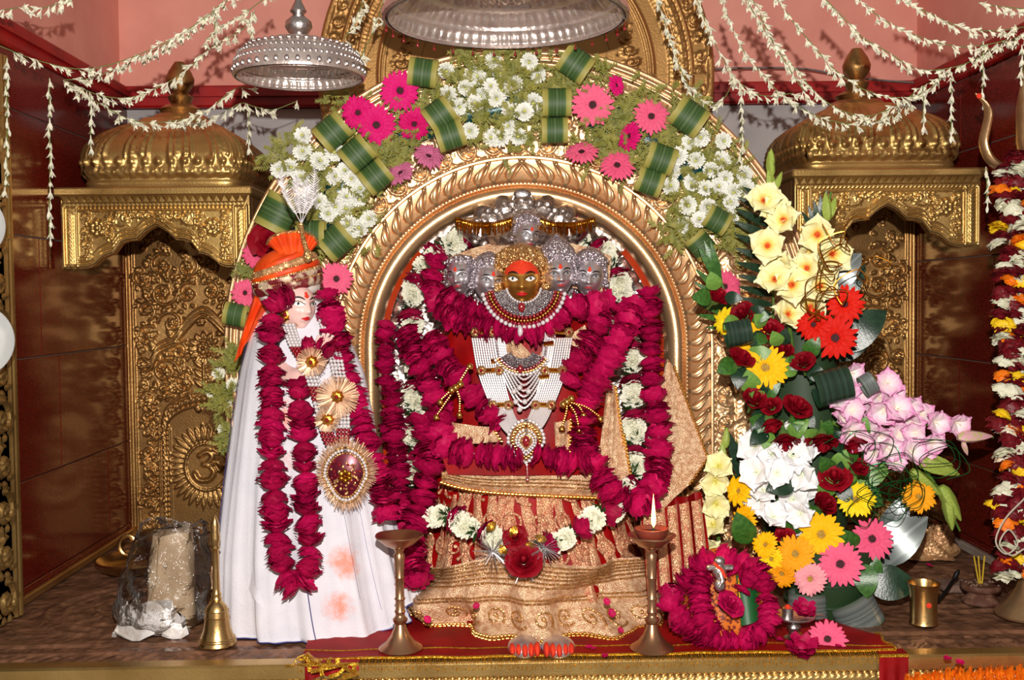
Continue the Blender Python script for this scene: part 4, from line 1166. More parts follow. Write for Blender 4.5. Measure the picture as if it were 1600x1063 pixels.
# gold hem overlay with folds
def hem_pt(u, v, off=0.):
    top = .52 + .24 * abs(u - .05) ** 1.3 + .03 * sin(u * 9); t = lerp(top, 1.0, v)
    f = .016 * sin(u * 15 + v * 3.2) + .007 * sin(u * 31 - v * 5) + .016 * sin(v * 7 + u * 6)
    return skirt_pt(u, t, .030 + f + .008 * v + off)
hr = [[tuple(hem_pt(j / 90 * 1.5 - .75, i / 26)) for j in range(91)] for i in range(27)]
hm = MB().grid(hr).build('hem_overlay', 'brocade', tg, sharp=None)
for v in (.05, .1, .15, .2, .26, .32, .5, .55):
    MB().tube([hem_pt(j / 60 * 1.48 - .74, v, .002) for j in range(61)], .0022, 5).build('braid', 'bead_gold', hm)
for j in range(17):
    pts = []; u0 = -.68 + 1.36 * j / 16; dr = 1 if j % 2 else -1
    for i in range(24):
        q = i / 23; a = dr * q * 8 + .6; rr = 1 - .82 * q; pts.append(hem_pt(u0 + .035 * rr * cos(a), .76 + .13 * rr * sin(a), .003))
    m = MB().tube(pts, [.003 * (1 - .4 * i / 23) for i in range(24)], 6); m.ball(pts[-1], .005, 8, 6)
    m.build('floral_scroll', 'bead_gold', hm)
bead_row([hem_pt(j / 80 * 1.5 - .75, 1.0, .003) for j in range(81)], .0048, .0095, 'gold_bead', hm)
bead_row([hem_pt(j / 80 * 1.5 - .75, .965, .006) for j in range(81)], .0035, .008, 'gold_bead', hm)
# waist sash
def sash_pt(u, v, off=0.):
    x = 690 + 246 * u; yt = 729 + 12 * u + 10 * sin(u * 5) * (1 - u) + (8 if u < .04 else 0); yb_ = 768 + 10 * u - 14 * (1 - u) ** 6
    return P(x, lerp(yt, yb_, v), 2.262 - .012 * sin(v * pi) - off + .03 * abs(u - .5) ** 2 + .004 * sin(u * 26 + v * 2))
sa = MB().grid([[tuple(sash_pt(j / 50, i / 8)) for j in range(51)] for i in range(9)], flip=True)
sa.grid([[tuple(sash_pt(j / 50, i / 8, -.008)) for j in range(51)] for i in range(9)])
sp_ = sa.build('waist_sash', 'brocade', tg, sharp=None)
for v in (.05, .35, .5, .65): MB().tube([sash_pt(j / 50, v, .002) for j in range(51)], .0018, 5).build('braid', 'bead_gold', sp_)
bead_row([sash_pt(j / 50, 1.02, .004) for j in range(51)], .0042, .008, 'gold_bead', sp_)
patch('red_lap_fold', ((690, 712, 2.27), (870, 712, 2.275), (920, 742, 2.255), (700, 742, 2.25)), 'red_silk', tg, bulge=.01)
# brocade pieces of the shawl
for nm, c, kw in (
    ('shawl_end', ((1042, 560, 2.44), (1054, 575, 2.42), (1106, 716, 2.36), (1010, 700, 2.38)), {}),
    ('shawl_end', ((1010, 690, 2.38), (1106, 716, 2.36), (1078, 756, 2.34), (1000, 830, 2.3)), {}),
    ('sleeve_trim', ((950, 590, 2.36), (962, 606, 2.35), (975, 700, 2.33), (930, 760, 2.31)), dict(bulge=.01)),
    ('sleeve_trim', ((930, 700, 2.32), (975, 680, 2.33), (985, 740, 2.31), (945, 770, 2.3)), {}),
    ('sleeve_trim', ((706, 660, 2.285), (770, 668, 2.28), (784, 690, 2.28), (708, 694, 2.28)), dict(bulge=.012)),
    ('sleeve_trim', ((866, 660, 2.28), (892, 656, 2.285), (890, 706, 2.28), (868, 700, 2.28)), dict(bulge=.008)),
    ('shoulder_trim', ((882, 528, 2.33), (914, 508, 2.345), (922, 532, 2.34), (884, 570, 2.325)), dict(bulge=.008)),
    ('bodice_trim', ((784, 540, 2.335), (806, 528, 2.33), (832, 556, 2.325), (790, 580, 2.325)), dict(bulge=.008)),
    ('bodice_trim', ((842, 556, 2.328), (852, 540, 2.33), (852, 600, 2.325), (838, 580, 2.325)), {})):
    o, rw = patch(nm, c, 'brocade', tg, fold=.003, ff=2, **kw)
    if nm in ('shawl_end', 'sleeve_trim'): bead_row([r[-1] for r in rw], .0036, .008, 'gold_bead', o)
# side cloth right of the skirt
o, _ = patch('side_cloth', ((1000, 790, 2.32), (1096, 770, 2.36), (1112, 900, 2.3), (1010, 930, 2.22)), 'red_silk', tg, n=(20, 12), fold=.012, ff=3)
for k in range(5):
    patch('embroidered_strip', ((1004 + 19 * k, 800 - 4 * k, 2.300 + .008 * k), (1019 + 19 * k, 796 - 4 * k, 2.302 + .008 * k), (1028 + 20 * k, 922 - 6 * k, 2.203 + .014 * k), (1012 + 20 * k, 926 - 6 * k, 2.201 + .014 * k)), 'embroidery', tg, bulge=.006)
# heads
YHD = 2.37
h, M = head(tg, 815, 440, YHD, 82, -1, 2, 'gold_mask', label='golden mask face with orange painted forehead', tilak=False)
put('forehead_paint', FOREHEAD.mesh('forehead_paint', 'vermilion', sharp=None), h, M); put('crown', CROWN[('main', 'crown_gold')], h, M)
put('forehead_dot', MB().ball(surf(0, .36), (.05, .03, .06), 10, 7).mesh('forehead_dot', 'vermilion'), h, M)
for (x, y, hp, yaw, nod, tilt, kind, lab, Y) in (
    (763, 441, 62, 16, 4, 6, 'round', 'silver mask face just left of the golden one', YHD + .015),
    (719, 433, 58, -14, 4, -6, 'low', 'silver mask face farthest to the left', YHD + .035),
    (873, 431, 64, 4, 2, -2, 'tall', 'silver mask face with the tall jewelled crown', YHD + .01),
    (921, 434, 62, -6, 4, 4, 'round', 'silver mask face farthest to the right', YHD + .03),
    (823, 369, 52, 18, 6, 8, 'round', 'small silver mask face above the others', YHD + .07)):
    h, M = head(tg, x, y, Y, hp, yaw, nod, 'silver_mask', tilt, lab)
    put('crown', CROWN[(kind, 'crown_silver')], h, M)
    cb = MB(); horseshoe(cb, .4, .5, -.06, 2.2, 2 * pi - 2.2, -.06, .05, 24, .075, .036)
    put('collar_beads', cb.mesh('collar_beads', 'crown_silver'), h, M)
# brocade veil behind the heads and silver hood above
patch('veil', ((690, 408, 2.47), (955, 400, 2.47), (950, 470, 2.44), (690, 470, 2.44)), 'brocade', tg, n=(30, 8), fold=.004, ff=6, bow=.045)
hb = MB()
for k in range(7):
    a = (k - 3) * .36; c = P(820 + 78 * sin(a), 392 - 58 * cos(a), 2.53)
    hb.ball(c, (.034, .03, .055), 14, 10, M=Matrix.Rotation(a, 3, 'Y'))
    for q in range(6): hb.ball(c + Vector((.02 * cos(q), -.028, .03 * sin(q))), .011, 7, 5)
hb.lathe([(.0, .0), (.10, .0), (.11, .02), (.06, .075), (0, .1)], 24, M=T3(P(820, 385, 2.53)))
hb.build('silver_hood', 'silver_embossed', tg)
for sx in (-1, 1):
    pts = [Vector(q) for q in spline([tuple(P(820 + sx * d, y, 2.47 - .02 * (d < 60))) for d, y in ((20, 345), (48, 352), (78, 352), (108, 345))], 20)]
    m = MB(); 
    for i, (p, d) in enumerate(evenly(pts, .005)): m.tube([p + Vector((0, 0, .008)), p + Vector((rnd(-.004, .004), -.01, -.012 - .012 * abs(sin(i))))], .0022, 4)
    m.tube(pts, .004, 6); o = m.build('gold_fringe', 'gold_foil', tg)
# arms' gold tassels
def tassel(px, py, Y, ends, label):
    t = thing('gold_tassel', label, 'tassel', P(px, py, Y))
    for ex, ey in ends:
        pts = [Vector(q) for q in spline([tuple(P(px, py, Y)), tuple(P((px + ex) / 2 + 3, (py + ey) / 2 - 4, Y - .008)), tuple(P(ex, ey, Y))], 14)]
        m = MB()
        for p, _ in evenly(pts, .0055): m.ball(p, .0026, 6, 4)
        m.build('bead_string', 'gold_bead', t); MB().ball(P(ex, ey, Y) + Vector((0, 0, -.004)), .0075, 10, 8).build('gold_ball', 'gold_bead', t)
    for dx, dy in ((0, 0), (7, -5), (-6, 4)): MB().ball(P(px + dx, py + dy, Y - .006), .0085, 10, 8).build('gold_ball', 'gold_bead', t)
tassel(712, 606, 2.26, ((688, 626), (682, 650), (718, 646), (734, 570)), 'gold bead tassel on the rose garland over her right arm')
tassel(886, 628, 2.25, ((905, 670), (938, 652), (878, 668), (912, 646)), 'gold bead tassel beside the pearl necklace over her left arm')
# feet
for sx, x0 in ((-1, 820), (1, 873)):
    f = MB(); c = G(x0, 1030); k = S(2.06)
    ft = f.ball(c + Vector((0, .018, .018)), (27 * k, .045, .019), 16, 10).build('foot', 'silver_mask', tg)
    for i in range(5):
        o_ = (i - 2) * sx; p = c + Vector((o_ * 9.6 * k, -.016 + .003 * abs(i - 2) + .005 * (i > 2), .022))
        MB().ball(p, (5.4 * k, .022, .0135 - .001 * i), 10, 7).build('toe', 'vermilion', ft)
# ================================================================== jewellery
def strand(m, pts, r, pitch=2.2):
    ev = evenly(pts, r * pitch / 2)
    m.tube([p for p, _ in ev], [r if i % 2 else r * .55 for i in range(len(ev))], 6)
# collar
tcx = thing('jewelled_collar', 'jewelled crescent collar with red stones under the golden face', 'necklace', P(818, 480, 2.31))
cc_ = P(818, 446, 2.315)
def arc_pts(r_, y, a0=-1.35, a1=1.35, n=40, sq=1.0): return [cc_ + Vector((r_ * S(2.31) * sin(a), y - .03 * cos(a), -r_ * sq * S(2.31) * cos(a))) for a in np.linspace(a0, a1, n)]
rows = [[tuple(p) for p in arc_pts(r_, dy)] for r_, dy in ((26, .0), (33, -.006), (42, -.008), (48, -.002))]
MB().grid(rows).build('silver_plate', 'stone_silver', tcx)
for r_, br, mm, nm in ((50, .0042, 'red_stone', 'red_stone_row'), (55, .0036, 'gold_bead', 'gold_bead_row'), (60, .004, 'red_stone', 'red_stone_row'), (65, .0052, 'pearl', 'pearl_row'), (27, .003, 'pearl', 'pearl_row')):
    m = MB()
    for p, _ in evenly(arc_pts(r_, -.01), br * 2): m.ball(p, br, 7, 5)
    m.build(nm, mm, tcx)
MB().ball(P(815, 480, 2.275), (.008, .006, .011), 10, 8).build('centre_stone', 'red_stone', tcx)
MB().ball(P(813, 518, 2.27), (.006, .006, .012), 10, 8).build('drop', 'pearl', tcx)
# long pearl necklace with pendant
tp = thing('pearl_necklace', 'long many-stranded pearl necklace with a drop-shaped pendant', 'necklace', P(822, 690, 2.25))
Lk = [((738, 530), (772, 530)), ((747, 586), (776, 582)), ((762, 606), (786, 604)), ((776, 636), (796, 634))]
for sx in (0, 1):
    mx = (lambda x: x) if not sx else (lambda x: 2 * 815 + 1 - x)
    for k in range(11):
        f = k / 10
        kn = [((738 + 36 * f, 528), 2.318), ((748 + 36 * f, 582), 2.305), ((768 + 30 * f, 636), 2.29), ((782 + 26 * f, 664 - 4 * f), 2.27), ((800 + 12 * f, 684 - 10 * f), 2.255)]
        if sx: kn = [((x, y), Y) for (x, y), Y in kn]
        m = MB(); strand(m, [Vector(q) for q in spline([tuple(P(mx(x), y, Y - .004)) for (x, y), Y in kn], 40)], .0026); m.build('pearl_strand', 'pearl', tp)
    for (x0, x1, y, Y) in ((736, 776, 520, 2.312), (746, 786, 580, 2.298), (764, 800, 634, 2.284)):
        o = MB().tube([P(mx(x0), y, Y), P(mx(x1), y - 2, Y)], .0095, 8, flat=.6).build('gold_bar', 'gold_foil', tp)
        for q in (.15, .85):
            c = P(mx(lerp(x0, x1, q)), y - 1, Y - .01)
            MB().lathe([(.0, .007), (.006, .006), (.0105, 0)], 14, M=aim(c, (0, -1, 0)), fn=lambda a, z: 1 + .12 * cos(8 * a)).build('gold_flower', 'bead_gold', tp)
            MB().ball(c + Vector((0, -.006, 0)), .0042, 8, 6).build('red_stone', 'red_stone', tp)
# pendant: drop outline rings
def drop(cx, cy, w_, h_, Y, n=40):
    out = []
    for i in range(n):
        a = 2 * pi * i / n; x = sin(a) * (1 - .18 * (cos(a) < 0) * cos(a) ** 2); y = cos(a)
        if y < 0: x *= (1 + y * .55); 
        out.append(P(cx + w_ * x, cy - h_ * y, Y))
    return out
dp = drop(822, 690, 29, 34, 2.24)
m = MB(); c0 = P(822, 690, 2.225); 
rows = [[tuple(p + Vector((0, .012, 0))) for p in dp], [tuple(p) for p in dp]] + [[tuple(c0 + (p - Vector((0, 0, 0)) - c0) * q + Vector((0, -.012 * (1 - q), 0))) for p in dp] for q in (.75, .5, .25, .02)]
m.grid(rows, cu=True); m.build('pendant_plate', 'bead_gold', tp)
for q, br, mm in ((.97, .0042, 'pearl'), (.74, .0034, 'gold_bead'), (.55, .0032, 'pearl'), (.4, .0028, 'pearl')):
    m = MB()
    for p, _ in evenly([P(822, 692, 2.23) + (p - P(822, 692, 2.24)) * q for p in dp + dp[:1]], br * 2): m.ball(p + Vector((0, -.012 * (1 - q), 0)), br, 6, 5)
    m.build('bead_ring', mm, tp)
MB().ball(P(822, 690, 2.212), (.008, .006, .012), 12, 8).build('centre_stone', 'red_stone', tp)
m = MB(); strand(m, [P(823, 724, 2.235), P(824, 740, 2.232), P(824, 752, 2.23)], .004); m.build('drop_tassel', 'red_stone', tp)
# short pearl swag and crescent necklace
ts = thing('pearl_swag', 'short pearl swag hanging inside the long pearl necklace', 'necklace', P(820, 610, 2.3))
for k in range(6):
    kn = [(770 + 3 * k, 515, 2.318), (778 + 3 * k, 560, 2.308), (790 + 3 * k, 596 - 3 * k, 2.3), (818, 638 - 9 * k, 2.288), (848 - 3 * k, 598 - 3 * k, 2.3), (862 - 3 * k, 556, 2.308), (868 - 3 * k, 512, 2.318)]
    m = MB(); strand(m, px_path(kn, 60), .0028); m.build('pearl_strand', 'pearl', ts)
for i, (x, y) in enumerate(((803, 612), (812, 606), (820, 628), (806, 628), (812, 640), (826, 612))): MB().ball(P(x, y, 2.278), .0062, 10, 7).build('pearl', 'pearl', ts)
for (x, y) in ((775, 565), (857, 538), (850, 590)): MB().tube([P(x - 8, y, 2.3), P(x + 8, y - 2, 2.3)], .009, 8, flat=.6).build('gold_bar', 'gold_foil', ts)
tc_ = thing('crescent_necklace', 'crescent necklace of clear stones with red bead edge on the bodice', 'necklace', P(816, 575, 2.3))
rows = []
for i in range(13):
    a = (i / 12 - .5) * 2.1; rows.append([tuple(P(815 + r_ * sin(a), 545 + r_ * .95 * cos(a) - 4, 2.298 - dy)) for r_, dy in ((20, .0), (26, .006), (33, .006), (37, 0))])
MB().grid(rows).build('silver_plate', 'stone_silver', tc_)
for r_, br, mm, nm in ((39, .0035, 'red_stone', 'red_stone_row'), (43, .003, 'gold_bead', 'gold_bead_row'), (47, .004, 'pearl', 'pearl_row')):
    m = MB()
    for p, _ in evenly([P(815 + r_ * sin(a), 541 + r_ * .95 * cos(a), 2.292) for a in np.linspace(-1.05, 1.05, 30)], br * 2): m.ball(p, br, 6, 5)
    m.build(nm, mm, tc_)
MB().ball(P(813, 577, 2.284), (.006, .005, .01), 10, 7).build('centre_stone', 'red_stone', tc_)
m = MB()
for sx in (-1, 1): strand(m, px_path([(815 + sx * 36, 560, 2.298), (815 + sx * 40, 536, 2.31), (815 + sx * 44, 512, 2.318)], 20), .003)
m.build('side_chain', 'crown_silver', tc_)
# ================================================================== her garlands
GR = 19 * S(2.3)
garland('rose_garland', px_path([(682, 404, 2.40), (676, 440, 2.385), (684, 470, 2.36), (712, 496, 2.33), (752, 508, 2.31), (790, 514, 2.30), (822, 520, 2.295), (858, 508, 2.30), (892, 482, 2.32), (920, 478, 2.335), (950, 470, 2.36)], 50), GR * .95, 'magenta rose garland looped under the row of masks')
garland('rose_garland', px_path([(694, 462, 2.35), (720, 478, 2.325), (758, 488, 2.31), (786, 494, 2.31)], 20), GR * .8, 'short magenta rose garland just below the silver masks on the left')
garland('rose_garland', px_path([(936, 466, 2.38), (940, 490, 2.36), (924, 530, 2.33), (905, 560, 2.31), (890, 598, 2.29)], 30), GR * .95, 'magenta rose garland falling from under the rightmost mask to the pearls')
garland('rose_garland', px_path([(604, 505, 2.47), (602, 560, 2.46), (604, 600, 2.45)], 20), GR * .82, 'short magenta rose garland hanging at the left inside of the arch')
garland('rose_garland', px_path([(634, 516, 2.42), (652, 560, 2.39), (672, 605, 2.35), (690, 650, 2.31), (692, 690, 2.275), (722, 706, 2.24), (770, 712, 2.235), (812, 712, 2.23)], 50), GR, 'magenta rose garland running from her right shoulder down to the pendant')
garland('rose_garland', px_path([(672, 524, 2.38), (692, 562, 2.35), (720, 596, 2.315), (752, 634, 2.285), (776, 660, 2.27)], 30), GR * .92, 'magenta rose garland crossing the red bodice beside the pearl strands')
garland('rose_garland', px_path([(612, 606, 2.43), (614, 660, 2.42), (622, 720, 2.38), (628, 790, 2.34), (640, 850, 2.27), (654, 912, 2.2)], 40), GR * .98, 'long magenta rose garland hanging beside the white robe')
garland('rose_garland', px_path([(664, 660, 2.33), (672, 715, 2.30), (664, 760, 2.27), (654, 800, 2.25), (645, 850, 2.24)], 30), GR * 1.05, 'magenta rose garland hanging down to the skirt at her right knee')
garland('rose_garland', px_path([(1015, 458, 2.43), (1016, 540, 2.41), (1022, 620, 2.38), (1030, 690, 2.33), (1026, 750, 2.27), (1000, 786, 2.22), (966, 776, 2.205), (938, 744, 2.21), (914, 700, 2.24), (912, 655, 2.265), (926, 610, 2.285), (952, 560, 2.32), (978, 510, 2.36), (990, 480, 2.40)], 90), GR, 'long looped magenta rose garland at her left side')
garland('rose_garland', px_path([(840, 708, 2.23), (866, 716, 2.225), (896, 724, 2.215), (920, 722, 2.21)], 20), GR * .95, 'short magenta rose garland between the pendant and the garland loop')
def mixed(path, rad, label, pitch=1.0, start=0, group=None):
    ev = evenly(path, rad * pitch); t = thing('mixed_garland', label, 'garland', ev[0][0], group)
    MB().tube([p for p, _ in ev], .003, 5).build('string', 'thread', t)
    for i, (p, d) in enumerate(ev):
        k = (i + start) % 4
        f = face(p)
        if k in (0, 1):
            for q in range(3):
                n = (f + d * rnd(-.4, .4) + Vector((rnd(-.5, .5), 0, rnd(-.3, .3)))).normalized()
                put('white_flower', MUM[3 + q % 2], t, aim(p + f * rad * .1 + Vector((rnd(-.3, .3) * rad, 0, rnd(-.15, .15) * rad)), n, rnd(0, 6), rad * .95))
        elif k == 2:
            put('green_sprig', random.choice(SPRIG), t, axis_mat(p, d, rad * 1.1)); 
        else:
            put('rose', random.choice(TROSE_D), t, axis_mat(p, d, rad * 1.02)); put('green_sprig', random.choice(SPRIG), t, axis_mat(p + d * rad * .5, d, rad * 1.1))
    return t
MR = 20 * S(2.45)
mixed(px_path([(770, 350, 2.56), (735, 366, 2.56), (700, 385, 2.55), (672, 408, 2.53), (652, 440, 2.52), (643, 480, 2.51), (645, 530, 2.50), (652, 580, 2.48), (648, 630, 2.46), (648, 690, 2.43), (650, 740, 2.40), (655, 770, 2.38)], 70), MR, 'white and red mixed garland lining the arch beside the saint', pitch=.72)
mixed(px_path([(872, 352, 2.56), (900, 364, 2.56), (930, 384, 2.55), (955, 410, 2.53), (966, 440, 2.51), (968, 490, 2.50), (980, 540, 2.48), (990, 590, 2.46), (992, 640, 2.43), (994, 690, 2.40), (990, 735, 2.36), (976, 765, 2.32)], 70), MR, 'white and red mixed garland lining the arch beside the bouquet', pitch=.72, start=2)
mixed(px_path([(676, 808, 2.24), (706, 806, 2.21), (732, 826, 2.19), (766, 838, 2.165), (796, 862, 2.15), (818, 872, 2.14), (846, 858, 2.15), (880, 842, 2.165), (912, 824, 2.18), (940, 800, 2.2), (960, 800, 2.22)], 50), 19 * S(2.17), 'white and red mixed garland festooned across the skirt', pitch=.78)
# rose with tinsel at the middle of the skirt
tr = thing('tinsel_rose', 'dark red rose with silver tinsel and gold leaves on the skirt', 'rose', P(818, 880, 2.12))
p = P(818, 880, 2.125)
put('rose_petals', ROSE[0], tr, aim(p, face(p, 0, .35), 0, 26 * S(2.12)))
p2 = P(806, 842, 2.135); put('rose_petals', ROSE[1], tr, aim(p2, face(p2, -.2, .4), 1, 15 * S(2.12)))
for cx_, cy_ in ((770, 862), (818, 882), (850, 856)):
    m = MB(); c = P(cx_, cy_, 2.125)
    for i in range(46):
        a = rnd(0, 6.28); L_ = rnd(.02, .042); m.tube([c, c + Vector((cos(a) * L_, -rnd(-.004, .018), sin(a) * L_))], .0006, 3)
    m.build('tinsel', 'tinsel', tr)
for i, (x, y) in enumerate(((774, 816), (782, 852), (836, 838), (806, 822), (838, 856))):
    c = P(x, y, 2.13); a = rnd(0, 6)
    MB().grid([[tuple(c + Vector((cos(a) * t * .03 - sin(a) * j * .009 * sin(pi * (t + .1)), -.006 * sin(t * 3), sin(a) * t * .03 + cos(a) * j * .009 * sin(pi * (t + .1))))) for j in (-1, 0, 1)] for t in (0, .3, .6, .9)]).build('gold_leaf', 'gold_foil', tr)
# ================================================================== the saint in white
mat('marble_skin', (242, 206, 196), .35, 0., (236, 190, 182), 5, sss=.1)
mat('turban_maroon', (120, 30, 36), .5, .2, (214, 190, 160), 30, (.45, .53), .8, 60, tex='voronoi')
mat('turban_gold', (222, 178, 126), .42, .4, (190, 140, 96), 60, (.4, .6), .6, 120, tex='voronoi')
mat('turban_white', (232, 226, 222), .5, 0., (206, 196, 186), 30)
mat('turban_orange', (238, 84, 14), .5, 0., (220, 64, 10), 24, (.4, .6), .2, 60)
mat('blue_thread', (70, 70, 130), .7)
mat('feather', (226, 220, 220), .5, .2, (190, 184, 186), 30)
mat('fringe_gold', (206, 166, 132), .4, .5, (166, 122, 92), 60)
mat('fringe_brown', (150, 106, 70), .5, .2, (206, 172, 136), 60)
mat('teal_paint', (36, 104, 104), .4, 0., (24, 74, 78), 20)
mat('hair_black', (28, 24, 26), .5)
mat('medallion_maroon', (112, 14, 40), .3, .3, (70, 6, 24), 120)
def cotton():
    m = mat('white_cotton', (232, 230, 238), .8, 0., (222, 220, 230), 18, (.35, .65), .25, 260)
    nt = m.node_tree; L = nt.links.new; b = nt.nodes['Principled BSDF']
    tc = nd(nt, 'ShaderNodeTexCoord'); src = b.inputs['Base Color'].links[0].from_socket
    tot = None
    for c, r_ in ((P(540, 880, 2.15), .07), (P(528, 950, 2.14), .06), (P(580, 850, 2.16), .045), (P(452, 650, 2.18), .07), (P(456, 720, 2.18), .05), (P(500, 620, 2.2), .05)):
        d = nd(nt, 'ShaderNodeVectorMath', operation='DISTANCE'); d.inputs[1].default_value = c; L(tc.outputs['Object'], d.inputs[0])
        mr = nd(nt, 'ShaderNodeMapRange'); mr.inputs[1].default_value = r_; mr.inputs[2].default_value = 0; L(d.outputs['Value'], mr.inputs[0])
        if tot is None: tot = mr.outputs[0]
        else:
            q = nd(nt, 'ShaderNodeMath', operation='MAXIMUM'); L(tot, q.inputs[0]); L(mr.outputs[0], q.inputs[1]); tot = q.outputs[0]
    n = nd(nt, 'ShaderNodeTexNoise'); n.inputs['Scale'].default_value = 45; n.inputs['Detail'].default_value = 8; n.inputs['Roughness'].default_value = .7
    L(tc.outputs['Object'], n.inputs['Vector'])
    a = nd(nt, 'ShaderNodeMath', operation='MULTIPLY'); L(tot, a.inputs[0]); L(n.outputs['Fac'], a.inputs[1])
    cr = nd(nt, 'ShaderNodeMapRange'); cr.inputs[1].default_value = .2; cr.inputs[2].default_value = .42; cr.inputs[4].default_value = .8; L(a.outputs[0], cr.inputs[0])
    mx = nd(nt, 'ShaderNodeMix', data_type='RGBA'); L(cr.outputs[0], mx.inputs[0]); L(src, mx.inputs[6]); mx.inputs[7].default_value = lin((244, 140, 104)); L(mx.outputs[2], b.inputs['Base Color'])
cotton()
tsn = thing('saint_statue', 'marble saint statue draped in white cloth with an orange turban', 'statue', G(480, 1005) + Vector((0, .15, 0)))
# robe: sections (py, x left, x right) on an ellipse about Y 2.27
YS = 2.27
RSEC = [(462, 430, 500, .05), (490, 408, 520, .07), (520, 394, 540, .085), (580, 380, 566, .10), (650, 370, 580, .105), (750, 358, 596, .115), (850, 348, 618, .125), (940, 346, 638, .13), (1012, 352, 650, .135)]
RY = np.array([q[0] for q in RSEC], float)
def robe_pt(u, t, off=0.):
    """u 0..1 round the figure (0.5 = front), t 0..1 down"""
    y = 462 + 550 * t
    xl = np.interp(y, RY, [q[1] for q in RSEC]); xr = np.interp(y, RY, [q[2] for q in RSEC]); bb = np.interp(y, RY, [q[3] for q in RSEC])
    c = P((xl + xr) / 2, y, YS); k = S(YS); hw = (xr - xl) / 2 * k + off
    a = (u - .5) * 2 * pi
    fo = t ** 1.3
    pl = 1 + fo * (.06 * sin(a * 13 + .8 * sin(t * 3)) + .04 * abs(sin(a * 12 + 1)) ** .7 * 1.2 + .02 * sin(a * 37)) + .012 * sin(a * 9 + t * 5)
    lift = .075 * fo * max(0, sin(a - .35)) ** 3
    z = max(.004, lerp(c.z, .004, t ** 8)) + lift * t
    return Vector((c.x + hw * pl * sin(a), YS - (bb + off) * pl * cos(a), z))
nu = 150
MB().grid([[tuple(robe_pt(j / nu, i / 44)) for j in range(nu)] for i in range(45)], cu=True).build('robe', 'white_cotton', tsn, sharp=None)
for t_ in (.985, .93):
    MB().tube([robe_pt(.2 + .62 * j / 120, t_, .002) for j in range(121)], .0013 if t_ > .95 else .0007, 4).build('hem_line', 'blue_thread', tsn)
for u_, t0, t1, w_ in ((.512, .77, .965, .0028), (.275, .1, .75, .0022), (.585, .55, .8, .0008), (.63, .58, .85, .0008)):
    MB().tube([robe_pt(u_ + (.03 * (t - t0)), t, .003) for t in np.linspace(t0, t1, 30)], w_, 4, flat=.4).build('stripe', 'blue_thread', tsn)
# mantle over the left shoulder, hanging straight
o, _ = patch('mantle', ((398, 476, 2.30), (428, 468, 2.24), (420, 960, 2.135), (345, 862, 2.24)), 'white_cotton', tsn, n=(24, 30), bulge=.012, fold=.006, ff=2.5)
patch('mantle_border', ((326, 884, 2.30), (352, 892, 2.26), (352, 926, 2.25), (318, 918, 2.30)), 'brocade', tsn, fold=.004)
# chest, arm, hands
def limb(pts, rr, name, m_): 
    return MB().tube([Vector(q[:3]) for q in spline([tuple(P(*k)) for k in pts], 16)], [float(q[0]) for q in spline([(r,) for r in rr], 16)], 14).build(name, m_, tsn, sharp=None)
limb([(462, 505, 2.25), (466, 525, 2.25), (470, 545, 2.24)], (.026, .024, .03), 'neck', 'marble_skin')
MB().ball(P(500, 528, 2.24), (.04, .03, .035), 16, 10).build('shoulder_cloth', 'teal_paint', tsn)
limb([(430, 545, 2.22), (442, 580, 2.19), (462, 592, 2.165), (490, 575, 2.15), (504, 556, 2.145)], (.026, .025, .023, .018, .014), 'arm', 'marble_skin')
hd = MB(); c = P(506, 552, 2.142)
hd.ball(c, (.016, .012, .02), 12, 8)
for i in range(4): hd.tube([c + Vector(((i - 1.5) * .008, -.002, .012)), c + Vector(((i - 1.5) * .009 + .003, -.006, .028)), c + Vector(((i - 1.5) * .009 + .006, -.004, .042 - .004 * abs(i - 1.5)))], [.005, .0045, .0035], 8)
hd.tube([c + Vector((-.016, -.006, -.004)), c + Vector((-.024, -.012, .01)), c + Vector((-.022, -.014, .022))], [.006, .005, .004], 8)
hd.build('hand', 'marble_skin', tsn)
# head
h, M = head(tsn, 461, 480, 2.215, 80, 43, 0, 'marble_skin', 2)
hair = face_grid(-pi, pi, -1.3, pi / 2, 50, 30, .03, lambda p: (p.y > -.12 and p.z > -.3) or p.z > .43, closed=True)
put('hair', hair.mesh('hair', 'hair_black', sharp=None), h, M)
put('hair_lock', MB().tube([(-.36, -.05, .1), (-.40, 0, -.25), (-.42, .05, -.7), (-.36, .05, -1.0)], [.08, .11, .12, .05], 10).mesh('hair_lock', 'hair_black'), h, M)
# turban
TB = T3(P(448, 432, 2.245)) @ R3(radians(-9), 'Y') @ R3(radians(6), 'X'); kt = S(2.24)
tb = MB().ball((0, 0, 8 * kt), (50 * kt, 46 * kt, 36 * kt), 28, 16).build('turban', 'turban_orange', tsn, M=TB)
def band(z, rx, ry, r_, m_, name, dz=0., flat=1.7, ph=0.):
    pts = [(rx * kt * cos(a), ry * kt * sin(a), (z + dz * cos(a + ph)) * kt) for a in np.linspace(0, 2 * pi, 64, endpoint=False)]
    put(name, MB().tube(pts, [r_ * kt * (1 + .06 * sin(5 * i * .3)) for i in range(64)], 10, closed=True, flat=flat, up=(0, 0, 1)).mesh(name, m_), tb, TB)
band(-24, 43, 42, 5, 'turban_white', 'rim_band', 1, 1.6)
band(-12, 47, 45, 8, 'turban_maroon', 'embroidered_band', 2, 1.3)
band(-2, 50, 47, 6, 'turban_maroon', 'embroidered_band', 4, 1.2)
band(8, 49, 46, 5, 'turban_orange', 'orange_band', 6, 1.2)
band(16, 47, 44, 5.5, 'turban_gold', 'gold_band', 8, 1.1)
band(24, 40, 38, 5, 'turban_orange', 'orange_band', 8, 1.2)
